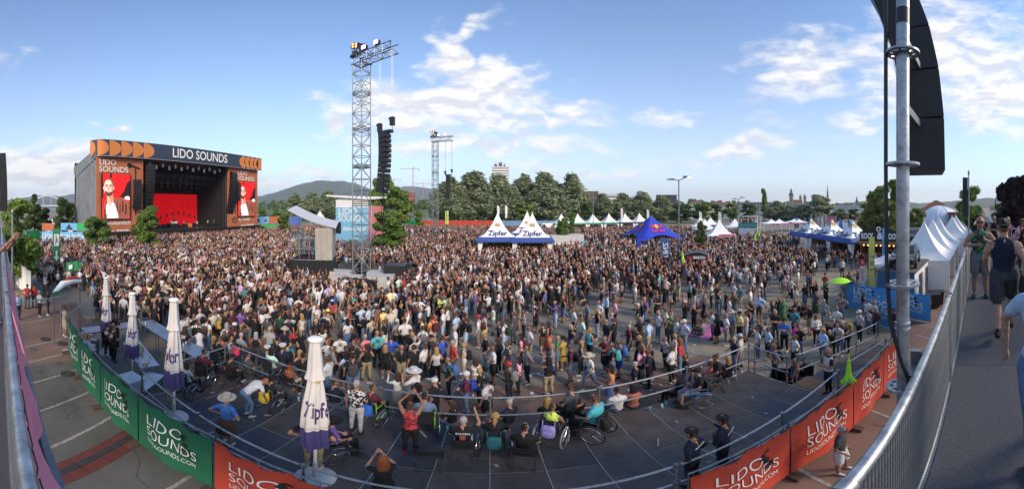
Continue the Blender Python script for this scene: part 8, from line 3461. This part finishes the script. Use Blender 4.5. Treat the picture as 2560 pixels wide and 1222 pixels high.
# crowd in the open, as seen in the photograph: (column, row of the feet, facing, pose, sex, top, bottom, legs, hair, more)
B='backpack'
rows=[
 (913,922,60,'hips','f','coral','navy','long','grey',dict(pattern=('flowered','coral','pink'))),(943,918,40,'pockets','m','turquoise','black','long','bald',{}),(977,930,30,'hips','m','royal blue','khaki','long','brown',{}),
 (1004,957,20,'pockets','m','black','khaki','short','bald',{}),(1035,957,60,'cup','m','black','black','short','dark',{}),(1091,960,40,'cup','f','white','black','long','blond',dict(long='long',sleeves='none',pattern=('striped','white','light grey'))),
 (1057,898,10,'stand','f','white','denim blue','long','brown',dict(extra=((B,'grey'),))),(1012,882,30,'pockets','m','white','black','long','brown',{}),(1132,945,110,'pockets','m','red','dark grey','long','grey',{}),(1137,904,100,'cup','m','white','beige','long','grey',{}),
 (1160,948,95,'crossed','f','white','beige','long','blond',dict(sleeves='none',extra=((B,'black'),))),(1122,995,95,'pockets','m','dark green','black','long','brown',dict(extra=((B,'blue'),))),(1167,1035,85,'crossed','m','maroon','denim blue','long','grey',dict(hat=('cap','white'),sleeves='long',extra=((B,'royal blue'),))),
 (1200,1020,70,'shade','f','black','black','long','blond',{}),(1218,1055,50,'cup','m','light grey','black','short','dark',dict(hat=('cap','navy'))),(1211,864,60,'clap','m','white','yellow','short','dark',dict(hat=('cap','navy'),pattern=('checked','white','navy'))),
 (1214,924,90,'pockets','m','black','denim blue','long','ginger',{}),(1233,960,100,'crossed','m','white','black','short','brown',dict(extra=(('glasses','black'),))),(1268,950,60,'stand','m','navy','dark grey','short','brown',{}),(1302,922,80,'cup','f','coral','black','long','dark',dict(long='long',pattern=('flowered','coral','white'),extra=((B,'maroon'),))),
 (1324,904,110,'cup','m','white','khaki','long','brown',dict(extra=(('glasses','black'),))),(1296,985,80,'hips','f','pink','black','long','dark',dict(long='long',extra=(('sling','black'),))),(1318,960,110,'hips','m','grey','navy','long','dark',{}),(1233,836,80,'crossed','f','mint','grey','long','brown',dict(sleeves='none')),
 (1085,850,60,'pockets','m','terracotta','navy','long','brown',{}),(1120,838,70,'stand','f','white','black','long','brown',dict(long='pony')),(1140,830,70,'stand','f','light grey','dark grey','long','dark',dict(extra=((B,'grey'),))),(1158,845,80,'pockets','m','navy','black','long','dark',{}),
 (1248,892,85,'pockets','m','navy','navy','long','brown',{}),(1262,880,60,'stand','f','white','light blue','long','dark',dict(extra=((B,'dark green'),))),(1284,860,60,'cup','m','dark grey','dark grey','long','brown',{}),(1310,850,80,'crossed','f','black','black','long','dark',dict(pattern=('flowered','black','light grey'))),
 (1372,883,60,'hips','f','black','red','long_skirt','brown',dict(long='long',sleeves='none')),(1357,885,30,'stand','m','black','brown','short','brown',{}),(1395,925,60,'stand','f','green','denim blue','short','blond',{}),(1408,924,45,'crossed','f','mustard','mustard','skirt','dark',dict(long='pony')),
 (1380,958,85,'clap','m','grey','royal blue','short','bald',{}),(1427,958,80,'cup','m','maroon','denim blue','short','brown',dict(extra=((B,'navy'),))),(1478,975,105,'walk','f','white','denim blue','long','brown',dict(hat=('hat','beige'),extra=(('sling','brown'),))),(1531,955,60,'cup','m','black','denim blue','short','brown',dict(extra=((B,'turquoise'),))),
 (1549,942,55,'pockets','m','maroon','royal blue','short','brown',dict(extra=((B,'blue'),))),(1513,936,95,'clap','m','maroon','navy','short','brown',{}),(1573,898,75,'cup','m','maroon','black','short','grey',dict(extra=((B,'black'),))),(1621,884,50,'pockets','m','light blue','khaki','long','dark',dict(sleeves='long',hat=('cap','black'))),
 (1627,948,100,'clap','f','black','black','skirt','dark',{}),(1598,926,100,'cup','f','black','black','long_skirt','blond',dict(long='long',sleeves='none')),(1602,962,40,'stand','f','pink','black','long','brown',dict(long='long')),(1622,968,60,'crossed','m','navy','navy','long','brown',{}),
 (1664,925,90,'cup','f','off-white','black','long','dark',dict(extra=(('sling','navy'),))),(1687,917,70,'crossed','f','white','white','long','blond',dict(long='long',sleeves='none')),(1679,957,30,'crossed','f','white','black','long','brown',dict(sleeves='long')),(1700,935,40,'stand','f','red','denim blue','long','ginger',dict(long='long')),
 (1711,880,100,'shift','m','white','denim blue','long','brown',dict(hat=('cap','white'),extra=((B,'blue'),))),(1666,850,70,'cup','m','white','black','long','dark',{}),(1676,865,110,'phone','m','green','dark grey','long','brown',dict(hat=('cap','olive'))),(1692,872,70,'cup','f','white','grey','long','ginger',dict(long='pony')),
 (1538,818,80,'pockets','m','pink','black','long','brown',dict(sleeves='long')),(1517,806,90,'crossed','m','light blue','black','long','dark',dict(sleeves='long',hat=('cap','navy'))),(1411,795,60,'walk','m','black','denim blue','long','brown',{}),(1435,850,90,'cup','m','white','black','short','dark',{}),
 (1456,878,85,'cup','m','mint','denim blue','short','brown',{}),(1468,834,90,'cup','m','denim blue','dark grey','long','dark',dict(hat=('cap','navy'))),(1493,848,100,'cup','f','black','light blue','long','blond',dict(long='long',sleeves='none')),(1612,792,70,'stand','m','black','black','short','brown',dict(h=1.08)),
 (1643,800,140,'crossed','f','black','black','skirt','dark',{}),(1735,772,70,'pockets','f','black','white','long','pink',{}),(1516,884,100,'cup','m','navy','denim blue','long','brown',{}),(1535,878,60,'crossed','m','black','black','long','dark',{}),(1600,868,170,'pockets','f','black','dark grey','long','blond',dict(long='long')),
 (1792,858,30,'stand','f','black','black','skirt','dark',dict(long='long',extra=((B,'dark grey'),))),(1781,848,60,'cup','f','white','denim blue','long','brown',{}),(1816,864,60,'pockets','m','white','grey','long','bald',dict(extra=(('sling','navy'),))),(1830,856,80,'pockets','m','denim blue','grey','short','brown',dict(hat=('hat','beige'))),
 (1850,858,80,'crossed','m','yellow','black','short','dark',dict(hat=('cap','black'))),(1866,853,40,'cup','f','white','light blue','short','brown',dict(long='long',sleeves='none')),(1894,900,60,'shade','f','white','denim blue','long','dark',dict(long='pony')),(1921,902,60,'pockets','m','light blue','navy','short','brown',{}),
 (1961,879,100,'crossed','m','blue','black','long','dark',dict(hat=('cap','black'))),(1988,886,60,'crossed','f','magenta','denim blue','long','dark',dict(sleeves='long')),(2000,894,95,'pockets','m','black','denim blue','long','bald',dict(extra=(('sling','black'),))),(1958,811,130,'stand','f','green','green','long_skirt','blond',dict(sleeves='long')),
 (1939,856,110,'crossed','m','black','dark grey','long','bald',{}),(1987,849,90,'cup','m','teal','navy','long','brown',dict(extra=(('glasses','black'),))),(2024,837,70,'pockets','m','black','khaki','short','brown',{}),(2041,864,150,'crossed','f','white','black','long','dark',dict(long='long',sleeves='long',extra=(('sling','red'),))),
 (2073,857,90,'crossed','m','navy','navy','long','brown',dict(pattern=('striped','navy','off-white'))),(2092,848,100,'cup','m','white','navy','long','brown',{}),(2060,813,100,'pockets','f','light grey','denim blue','long','grey',dict(pattern=('checked','light grey','navy'),sleeves='long')),(2103,807,80,'hips','m','maroon','denim blue','long','dark',dict(pattern=('flowered','maroon','off-white'),hat=('hat','dark grey'))),
 (2058,905,80,'crossed','f','light blue','denim blue','long','blond',dict(long='long',sleeves='long')),(2080,896,90,'lean','f','black','black','long','grey',dict(sleeves='long')),(2100,890,85,'lean','m','white','denim blue','long','brown',dict(extra=((B,'dark grey'),))),(2116,880,80,'lean','m','dark grey','black','long','grey',dict(extra=((B,'mustard'),))),
 (2149,856,60,'cup','m','light grey','black','long','grey',dict(hat=('cap','white'),extra=(('sling','dark grey'),))),(2170,819,70,'pockets','m','white','denim blue','long','dark',dict(sleeves='long')),(2186,828,60,'crossed','m','off-white','denim blue','long','bald',dict(sleeves='long',extra=(('sling','black'),))),(2157,791,60,'pockets','f','black','grey','short','dark',dict(long='long',sleeves='none')),
 (2234,852,80,'crossed','m','black','denim blue','long','dark',dict(hat=('hat','dark grey'),sleeves='long')),(1906,772,60,'walk','f','black','denim blue','long','brown',dict(long='pony',sleeves='none')),(1975,752,250,'walk','f','grey','black','long','dark',dict(sleeves='none')),(1978,752,60,'hips','m','white','black','long','dark',{}),
 (1880,760,80,'cup','m','white','light blue','long','brown',{}),(1835,765,70,'pockets','m','white','dark grey','long','dark',{}),(1850,775,85,'pockets','m','teal','khaki','long','bald',{}),(1878,770,80,'stand','f','maroon','denim blue','long','brown',dict(long='long')),(1760,800,60,'crossed','m','black','black','long','dark',{}),
 (1800,790,60,'cup','f','white','denim blue','long','blond',{}),(1815,792,50,'stand','m','black','black','short','brown',{}),(1742,818,160,'crossed','f','black','dark grey','long_skirt','brown',{}),(1760,812,80,'stand','f','black','black','skirt','dark',{}),(1823,810,70,'stand','f','white','light blue','long','brown',{}),(2040,790,80,'shift','f','dark grey','dark green','long_skirt','dark',dict(hat=None)),
 (2065,770,80,'phone','m','black','black','long','dark',dict(hat=('hat','green'))),(2112,760,90,'clap','m','grey','grey','long','brown',{}),
 # in front of the platform, left half
 (850,925,30,'pockets','m','white','black','long','dark',dict(hat=('cap','black'))),(884,940,40,'cup','m','dark grey','denim blue','long','dark',dict(hat=('cap','black'))),(832,960,120,'pockets','m','grey','black','short','brown',dict(extra=(('glasses','black'),))),(790,905,60,'stand','f','navy','navy','skirt','brown',dict(long='pony')),(806,900,20,'cup','f','white','light blue','long','brown',dict(long='long')),
 (674,905,20,'stand','m','turquoise','khaki','long','grey',dict(pattern=('flowered','turquoise','coral'))),(712,900,30,'stand','m','navy','olive','long','grey',dict(hat=('hat','beige'))),(752,905,40,'stand','f','black','black','skirt','blond',dict(long='pony')),(640,912,30,'stand','f','black','dark grey','long','grey',dict(long='long',sleeves='none')),(577,930,-30,'cup','m','white','light grey','long','dark',{}),
 (534,928,-60,'cup','f','olive','olive','skirt','blond',dict(long='long',sleeves='none')),(556,925,60,'cup','f','terracotta','black','long','brown',dict(sleeves='none')),(499,905,60,'lean','f','white','white','skirt','brown',dict(long='long',sleeves='none')),(517,880,20,'stand','m','white','denim blue','long','dark',dict(extra=((B,'brown'),))),
 (553,862,40,'stand','m','olive','black','long','brown',dict(extra=((B,'mustard'),))),(470,862,20,'pockets','m','off-white','denim blue','long','dark',{}),(456,868,60,'cup','m','white','denim blue','long','dark',{}),(668,870,30,'cup','m','dark grey','khaki','long','grey',dict(hat=('hat','white'))),(700,862,30,'stand','m','dark green','black','long','brown',{}),
 (820,855,40,'stand','m','khaki','black','short','brown',dict(hat=('cap','neon yellow'),pattern=('checked','khaki','brown'))),(885,820,40,'stand','m','coral','black','long','dark',dict(hat=('cap','turquoise'))),(1060,812,60,'stand','m','blue','denim blue','long','brown',dict(extra=((B,'navy'),))),(1100,800,60,'stand','f','neon yellow','black','long','brown',{}),(1115,800,60,'stand','f','turquoise','black','long','dark',{}),
 (930,870,40,'stand','m','beige','denim blue','long','brown',{}),(958,845,40,'stand','m','yellow','khaki','long','dark',dict(hat=('cap','mint'))),(940,835,40,'stand','m','white','black','long','dark',dict(hat=('cap','light grey'))),(620,800,50,'stand','m','maroon','black','long','dark',{}),(600,850,40,'stand','m','purple','navy','long','dark',dict(sleeves='long')),
]
for (px,py,yw,ps,sx,tp,bt_,lg,hr,k) in rows:
 P(px,py,yw+rng.uniform(-8,8),ps,sx,tp,bt_,lg,hair=hr,**k)
# groups sitting on the ground
for (px,py,yw,sx,tp,bt_,hr) in [(1898,838,60,'f','black','black','dark'),(1912,842,200,'f','light grey','denim blue','dark'),(1928,792,120,'f','white','denim blue','blond'),(1940,788,200,'m','black','black','dark'),(1975,795,90,'f','navy','black','brown'),(1985,800,30,'m','dark grey','black','dark'),(2035,785,40,'f','maroon','black','dark'),(2005,790,150,'f','black','black','brown'),(1757,838,20,'m','grey','olive','brown'),(2012,940,30,'f','black','black','dark'),(1990,945,60,'m','terracotta','black','bald')]:
 P(px,py,yw,'ground',sx,tp,bt_,hair=hr,unique=True)
# bags and a blanket on the ground
for i,(px,py,c_,lb) in enumerate([(1480,852,'black','black patterned rucksack lying on the square'),(1440,858,'brown','dark brown bag lying beside the black rucksack'),(1950,872,'dark grey','black and white rucksack standing by the blue T-shirt man'),(1925,785,'dark grey','dark bag beside the sitting group')]):
 mb=MB()
 mb.ball((0,0,.2),(.24,.17,.22),10,8)
 mb.tube([(-.08,0,.38),(-.06,0,.46),(.06,0,.46),(.08,0,.38)],.012,5)
 tag(mb.build('rucksack',mat('bag_%d'%i,COL[c_],.85,bump=.3,bscale=15),loc=G(px,py)),lb,'bag')
q=G(1768,828)
mb=MB()
n=10
mb.add([(-1.0+2*i/n,-.7+1.4*j/n,.02+.03*math.sin(i*2.1+j*1.7)) for i in range(n+1) for j in range(n+1)],[(i*(n+1)+j,(i+1)*(n+1)+j,(i+1)*(n+1)+j+1,i*(n+1)+j+1) for i in range(n) for j in range(n)])
tag(mb.build('picnic_blanket',pattern_mat('striped','white','magenta') and mat('pink_blanket',(.55,.12,.38),.9,var=.5,vscale=5),loc=q,rotz=.4),'pink and white picnic blanket spread on the square','blanket')
for k,(x,y,lb) in enumerate([(8.4,6.2,'black drinks crate beside the platform\'s right end'),(9.0,5.75,'black and yellow crate at the ramp corner')]):
 t=thing('drinks_crate',lb,'crate',(x,y,0),.5)
 mb=MB()
 for sx,sy,wx,wy in ((0,-.38,1.0,.04),(0,.38,1.0,.04),(-.48,0,.04,.72),(.48,0,.04,.72)):
  mb.box((sx,sy,.3),(wx,wy,.6))
 mb.box((0,0,.03),(.92,.72,.05))
 mb.build('body',M_black,t,smooth=False)
 mb=MB()
 mb.box((0,-.41,.52),(1.0,.02,.1))
 mb.build('rim_strip',mat('yellow_strip',(.7,.55,.03),.6) if k else M_dark_steel,t,smooth=False)
# band on stage
for i,(dx,y,tp,lb) in enumerate([(-2.2,43.5,'white','singer in white top at the stage front'),(-2.6,36.5,'black','guitarist in black at the stage\'s left half'),(-2.8,40.2,'denim blue','bass player in blue jeans jacket left of the singer'),(-3.2,47.5,'off-white','musician in pale jacket right of the singer'),(-3.4,49.6,'dark grey','musician in dark grey near the right wing'),(-4.6,38.6,'black','drummer behind the drum kit')]):
 PX(SX+dx,y,ZS if i<5 else ZS+1.0,-90,['oneup','cup','cup','clap','stand','clap'][i],'m',tp,'black',label=lb)
# ------------------------------------------------------------------ the crowd: 300 nearest as individuals, the rest one mass
STAGE_C=Vector((SX,40))
blocked=[(T1.x-3.4,T1.x+4.6,T1.y-4.0,T1.y+2.4),(cpos.x-2.4,cpos.x+2.6,cpos.y-2.6,cpos.y+2.6),(cpos.x-.6,cpos.x+3.2,cpos.y-5.0,cpos.y-2.5),(T1.x-2.0,T1.x+4.2,T1.y-5.5,T1.y-3.5),(-14.2,-7.6,2.5,7.4),(X0-.4,X1+.4,2.8,7.9),(X1,13.6,2.6,6.0),(fx1-7.8,fx1+.8,fy-.6,fy+8.2),
           (T2.x-8,T2.x+3,T2.y-4,T2.y+3),(-1.7,3.6,40.4,46),(3.3,8.6,39.8,52),(9.5,18,46.5,53),(17.3,19.6,24,26.8),(14.9,26,2,9.2),(T1.x+2,T1.x+5,T1.y-.6,T1.y+2),(34,44,8,28)]
STAR=D(1627,55.5)
def is_blocked(x,y):
 if (x-STAR.x)**2+(y-STAR.y)**2<36:
  return True
 dx,dy=x-D(1600,46).x,y-D(1600,46).y
 if dx*dx/4+dy*dy/9<1:
  return True
 return any(a<x<b and c<y<d for a,b,c,d in blocked)
def density(px,py):
 """people per square metre at the place the photograph shows at px, py"""
 thr=np.interp(px,[90,300,700,900,1050,1200,1400,1600,1900,2150],[800,880,895,890,870,825,775,752,720,675])
 sparse=np.interp(px,[90,900,1100,1300,1600,1900,2200],[1.1,1.1,.9,.72,.62,.52,.36])
 dense=np.interp(px,[150,500,1100,1300,1700,2000,2200],[2.4,3.3,3.1,2.6,2.3,1.8,1.1])
 f=min(1,max(0,(thr+25-py)/60))
 return sparse+(dense-sparse)*f
def sample_crowd():
 pts=[]
 cell={}
 def ok(x,y,rmin):
  i,j=int(x//.5),int(y//.5)
  for a in (-1,0,1):
   for b in (-1,0,1):
    for (u,v) in cell.get((i+a,j+b),()):
     if (u-x)**2+(v-y)**2<rmin*rmin:
      return False
  cell.setdefault((i,j),[]).append((x,y))
  return True
 for (x,y) in PEOPLE:
  cell.setdefault((int(x//.5),int(y//.5)),[]).append((x,y))
 g=random.Random(21)
 N=60000
 xa,xb,ya,yb=-55,52,3.5,88
 area=(xb-xa)*(yb-ya)
 dmax=3.4
 for _ in range(int(area*dmax)):
  x,y=g.uniform(xa,xb),g.uniform(ya,yb)
  d=math.hypot(x,y)
  if d<8 or d>92:
   continue
  a=math.atan2(x,y)
  px=PX0+a*F
  py=PY0+math.atan(CAMZ/d)*F
  if px<92 or px>2205:
   continue
  if px<240 and ((y<6.5 and d<24) or y<2.4 or d>57):
   continue
  if px<700 and x<SX+4.2:
   continue
  if px>1380 and y>80:
   continue
  if px>2000 and d>48:
   continue
  if is_blocked(x,y):
   continue
  r=density(px,py)
  if d>45:
   r *= .62
  if r<1.3:
   r *= .35+1.3*max(0,.5+.5*math.sin(x*1.9+2.3*math.sin(y*.7))*math.cos(y*1.6+1.7*math.sin(x*.8)))
  if g.random()*dmax>r:
   continue
  if not ok(x,y,.30 if r>1 else .46):
   continue
  pts.append((d,x,y,px,py))
 pts.sort()
 return pts
CR=sample_crowd()
TOPS=['black']*70+['white']*20+['navy']*9+['grey']*7+['dark grey']*9+['light grey']*4+['off-white']*5+['maroon']*4+['red']*3+['beige']*4+['olive']*3+['dark green']*2+['blue']*2+['light blue']*4+['denim blue']*4+['pink']*2+['teal','turquoise','yellow','mustard','rust','coral','green','purple','orange','lilac','mint','khaki','brown','royal blue']
BOTS=['black']*12+['denim blue']*9+['navy']*5+['dark grey']*5+['grey']*3+['khaki']*3+['beige']*2+['light blue']*2+['olive','white','brown']
HAIRS=['brown']*10+['dark']*9+['blond']*4+['grey']*2+['ginger']
N_IND=300
STAGEY=['armsup','oneup','clap','phone','stand','cup','stand','pockets']
CALM=['stand','stand','shift','pockets','cup','crossed','cup','hips','stand','clap','shade','phone']
g=random.Random(4)
def look(x,y,px,dense):
 sx='f' if g.random()<.46 else 'm'
 w=math.degrees(math.atan2(STAGE_C.y-y,STAGE_C.x-x))-90
 yaw=w+g.gauss(0,22) if g.random()<.88 else g.uniform(0,360)
 ps=g.choice(STAGEY if dense and g.random()<.75 else CALM)
 return sx,yaw,ps
placed=0
used=0
need=N_IND-len(PEOPLE)-0
rest=[]
for (d,x,y,px,py) in CR:
 if placed>=need:
  rest.append((d,x,y,px,py))
  continue
 sx,yaw,ps=look(x,y,px,d>16)
 o=None
 for _ in range(12):
  top,bot,hr=g.choice(TOPS),g.choice(BOTS),g.choice(HAIRS)
  lg=g.choice(['long','long','short']) if sx=='m' else g.choice(['long','long','short','skirt'])
  sl=g.choice(['short','short','short','long']) if sx=='m' else g.choice(['short','none','none','long'])
  hat=(g.choice(['cap','cap','cap','hat']),g.choice(['black','navy','white','beige','light grey','red'])) if g.random()<.2 else None
  ex=((g.choice(['backpack','backpack','sling']),g.choice(['black','black','navy','dark grey','maroon','grey'])),) if g.random()<.2 else ()
  o=person(x,y,0,yaw,ps,sx,top,bot,lg,sl,hr,g.choice(['long','long','pony']) if sx=='f' else None,hat,ex)
  if o:
   break
 if o:
  placed+=1
 else:
  rest.append((d,x,y,px,py))
# people far off on the terrace and at the stalls join the mass
for _ in range(26):
 p=D(g.uniform(1849,1891),62.8+g.uniform(-.5,1.2))
 rest.append((63,p.x,p.y,-1,0))
for _ in range(60):
 p=D(g.uniform(2020,2150),g.uniform(41,47))
 rest.append((45,p.x,p.y,1900,600))
def mass(rest):
 VS,TS,CS=[],[],[]
 off=0
 keys={}
 for ps in set(STAGEY+CALM):
  for sx in 'mf':
   keys[(ps,sx)]=proto(ps,sx)[1]
 hair_v={}
 me=ACC['long']
 hv=np.empty(len(me.vertices)*3,'f')
 me.vertices.foreach_get('co',hv)
 # simple long hair: back slab
 HB=MB().ball((0,-.055,-.10),(.10,.05,.22),7,4)
 HBv=np.array(HB.v)
 HBt=np.array([(f[0],f[k],f[k+1]) for f in HB.f for k in range(1,len(f)-1)],'i')
 CAP=MB().ball((0,.0,.055),(.098,.115,.085),7,4)
 CAPv=np.array(CAP.v)
 CAPt=np.array([(f[0],f[k],f[k+1]) for f in CAP.f for k in range(1,len(f)-1)],'i')
 BAG=MB().ball((0,-.20,1.20),(.14,.10,.20),7,5)
 BAGv=np.array(BAG.v)
 BAGt=np.array([(f[0],f[k],f[k+1]) for f in BAG.f for k in range(1,len(f)-1)],'i')
 for (d,x,y,px,py) in rest:
  z0=2.81 if px==-1 else 0.0
  dn=density(px,py)>1.2 if px>0 else False
  sx,yaw,ps=look(x,y,px,dn)
  if x<-2 and d>26 and g.random()<.28:
   ps=g.choice(['armsup','armsup','oneup','clap'])
  lod=1 if d<29 else 2
  V,T,tags=keys[(ps,sx)][lod]
  sk=np.array(g.choice(SKIN[:4]))*np.array([1.02,.93,.90])
  top=np.array(COL[g.choice(TOPS)])
  top=(top*.78+.22*top.mean())*(.86 if top.mean()<.4 else 1.12)
  bot=np.array(COL[g.choice(BOTS)])*.8
  hr=np.array(HAIR[g.choice(HAIRS)])
  sl=g.choice(['short','short','none','long'])
  lg=g.random()<.6
  pal=np.array([sk,hr,top,sk if sl=='none' and sx=='f' else top,top if sl=='long' else sk,bot,bot if lg else sk,(.1,.1,.1)])
  s=g.gauss(1.0,.045)*(.945 if sx=='f' else 1.0)
  a=R(yaw)
  M=np.array([[math.cos(a),-math.sin(a),0],[math.sin(a),math.cos(a),0],[0,0,1]])*s
  M[:2] *= g.uniform(.92,1.14)
  t_=np.array([x,y,z0])
  pieces=[(V,T,pal[tags])]
  hd=np.array(POSES[ps]['head'])
  if sx=='f' and g.random()<.75:
   pieces.append((HBv+hd,HBt,np.repeat(hr[None],len(HBt),0)))
  if g.random()<.17:
   cc=np.array(COL[g.choice(['white','black','navy','beige','light grey','black','black','navy','dark grey'])])*.85
   pieces.append((CAPv+hd,CAPt,np.repeat(cc[None],len(CAPt),0)))
  if g.random()<.13 and d<45:
   cc=np.array(COL[g.choice(['black','navy','dark grey','maroon','grey'])])
   pieces.append((BAGv,BAGt,np.repeat(cc[None],len(BAGt),0)))
  for (v,tt,cc) in pieces:
   VS.append(v@M.T+t_)
   TS.append(tt+off)
   CS.append(cc)
   off+=len(v)
 V=np.concatenate(VS).astype('f')
 T=np.concatenate(TS).astype('i')
 Cc=np.concatenate(CS).astype('f')
 n=len(T)
 me=bpy.data.meshes.new('crowd')
 me.vertices.add(len(V))
 me.vertices.foreach_set('co',V.ravel())
 me.loops.add(n*3)
 me.loops.foreach_set('vertex_index',T.ravel())
 me.polygons.add(n)
 me.polygons.foreach_set('loop_start',np.arange(0,n*3,3,dtype='i'))
 me.polygons.foreach_set('use_smooth',np.ones(n,dtype=bool))
 me.update(calc_edges=True)
 at_=me.attributes.new('col','FLOAT_COLOR','FACE')
 at_.data.foreach_set('color',np.concatenate([Cc,np.ones((n,1),'f')],1).ravel())
 me.materials.append(attr_mat('crowd_clothes','col','GEOMETRY',.8,.10,6))
 o=link('crowd',me)
 tag(o,'dense festival crowd filling the square up to the stage','crowd',kind='stuff')
 print('CROWD',len(rest),'tris',n)
mass(rest)
print('INDIVIDUALS',len(PEOPLE),'time',time.time()-T0)
# ------------------------------------------------------------------ summer haze
mb=MB()
mb.box((0,900,150),(11000,9600,320))
hz=mb.build('haze',None,smooth=False)
hz.data.materials.clear()
hm=bpy.data.materials.new('summer_haze')
hm.use_nodes=True
_N,_L=hm.node_tree.nodes,hm.node_tree.links
_N.remove(_N['Principled BSDF'])
_v=_N.new('ShaderNodeVolumePrincipled')
_v.inputs['Color'].default_value=(.80,.88,1.0,1)
_v.inputs['Density'].default_value=.00016
_v.inputs['Anisotropy'].default_value=.1
_L.new(_v.outputs[0],_N['Material Output'].inputs['Volume'])
hz.data.materials.append(hm)
hz['kind']='stuff'
hz['label']='thin blue summer haze over the river and hills'
# ------------------------------------------------------------------ litter on the square, and stains
lv,lf=[],[]
mbl=MB()
for k in range(260):
 px=g.uniform(900,2150)
 q=G(px,g.uniform(700,990))
 if is_blocked(q.x,q.y):
  continue
 a=g.uniform(0,6.28)
 if k%3:
  mbl.tube([(q.x,q.y,.035),(q.x+.11*math.cos(a),q.y+.11*math.sin(a),.035)],[.028,.036],6)
 else:
  mbl.box((q.x,q.y,.02),(.16,.11,.012),a)
tag(mbl.build('litter',mat('litter_plastic',(.48,.50,.48),.5,var=.3)),'dropped cups and paper scraps on the square','litter',kind='stuff')
M_stain=mat('dark_stain',(.085,.078,.068),.9,var=.3,vscale=3)
for k in range(34):
 px=g.choice([g.uniform(60,330),g.uniform(1050,2080),g.uniform(2060,2300)])
 q=G(px,g.uniform(760,1010) if 400<px<2050 else g.uniform(820,1180))
 if is_blocked(q.x,q.y):
  continue
 r_=g.uniform(.08,.32)
 n=11
 pts=[(q.x+r_*g.uniform(.5,1.2)*math.cos(6.283*i/n),q.y+r_*g.uniform(.4,1.0)*math.sin(6.283*i/n)) for i in range(n)]
 struct(sheet('ground_stain',pts,.016+.0004*k,M_stain))
for (pts_) in [[(60,985),(120,1000),(180,1020),(260,1010)],[(330,1120),(350,1150),(340,1190),(370,1222)],[(90,930),(150,940),(170,960)],[(2140,1080),(2180,1060),(2230,1070)]]:
 mb=MB()
 mb.tube([G(a_,b_,.012) for a_,b_ in pts_],.006,4)
 struct(mb.build('asphalt_crack',M_stain))
# pieces too small to pick apart stay joined
for o_ in C.objects:
 if o_.parent is not None and o_.name.split('.')[0] in ('cable_tie','drawing_print','microphone_print','speaker_print','spokes','wire_mesh','hoist_cable','cable','moving_light','drum_kit','orange_print','ribbon','black_tape','joint_collar','shirt_print','banner_hem','support'):
  o_['kind']='stuff'
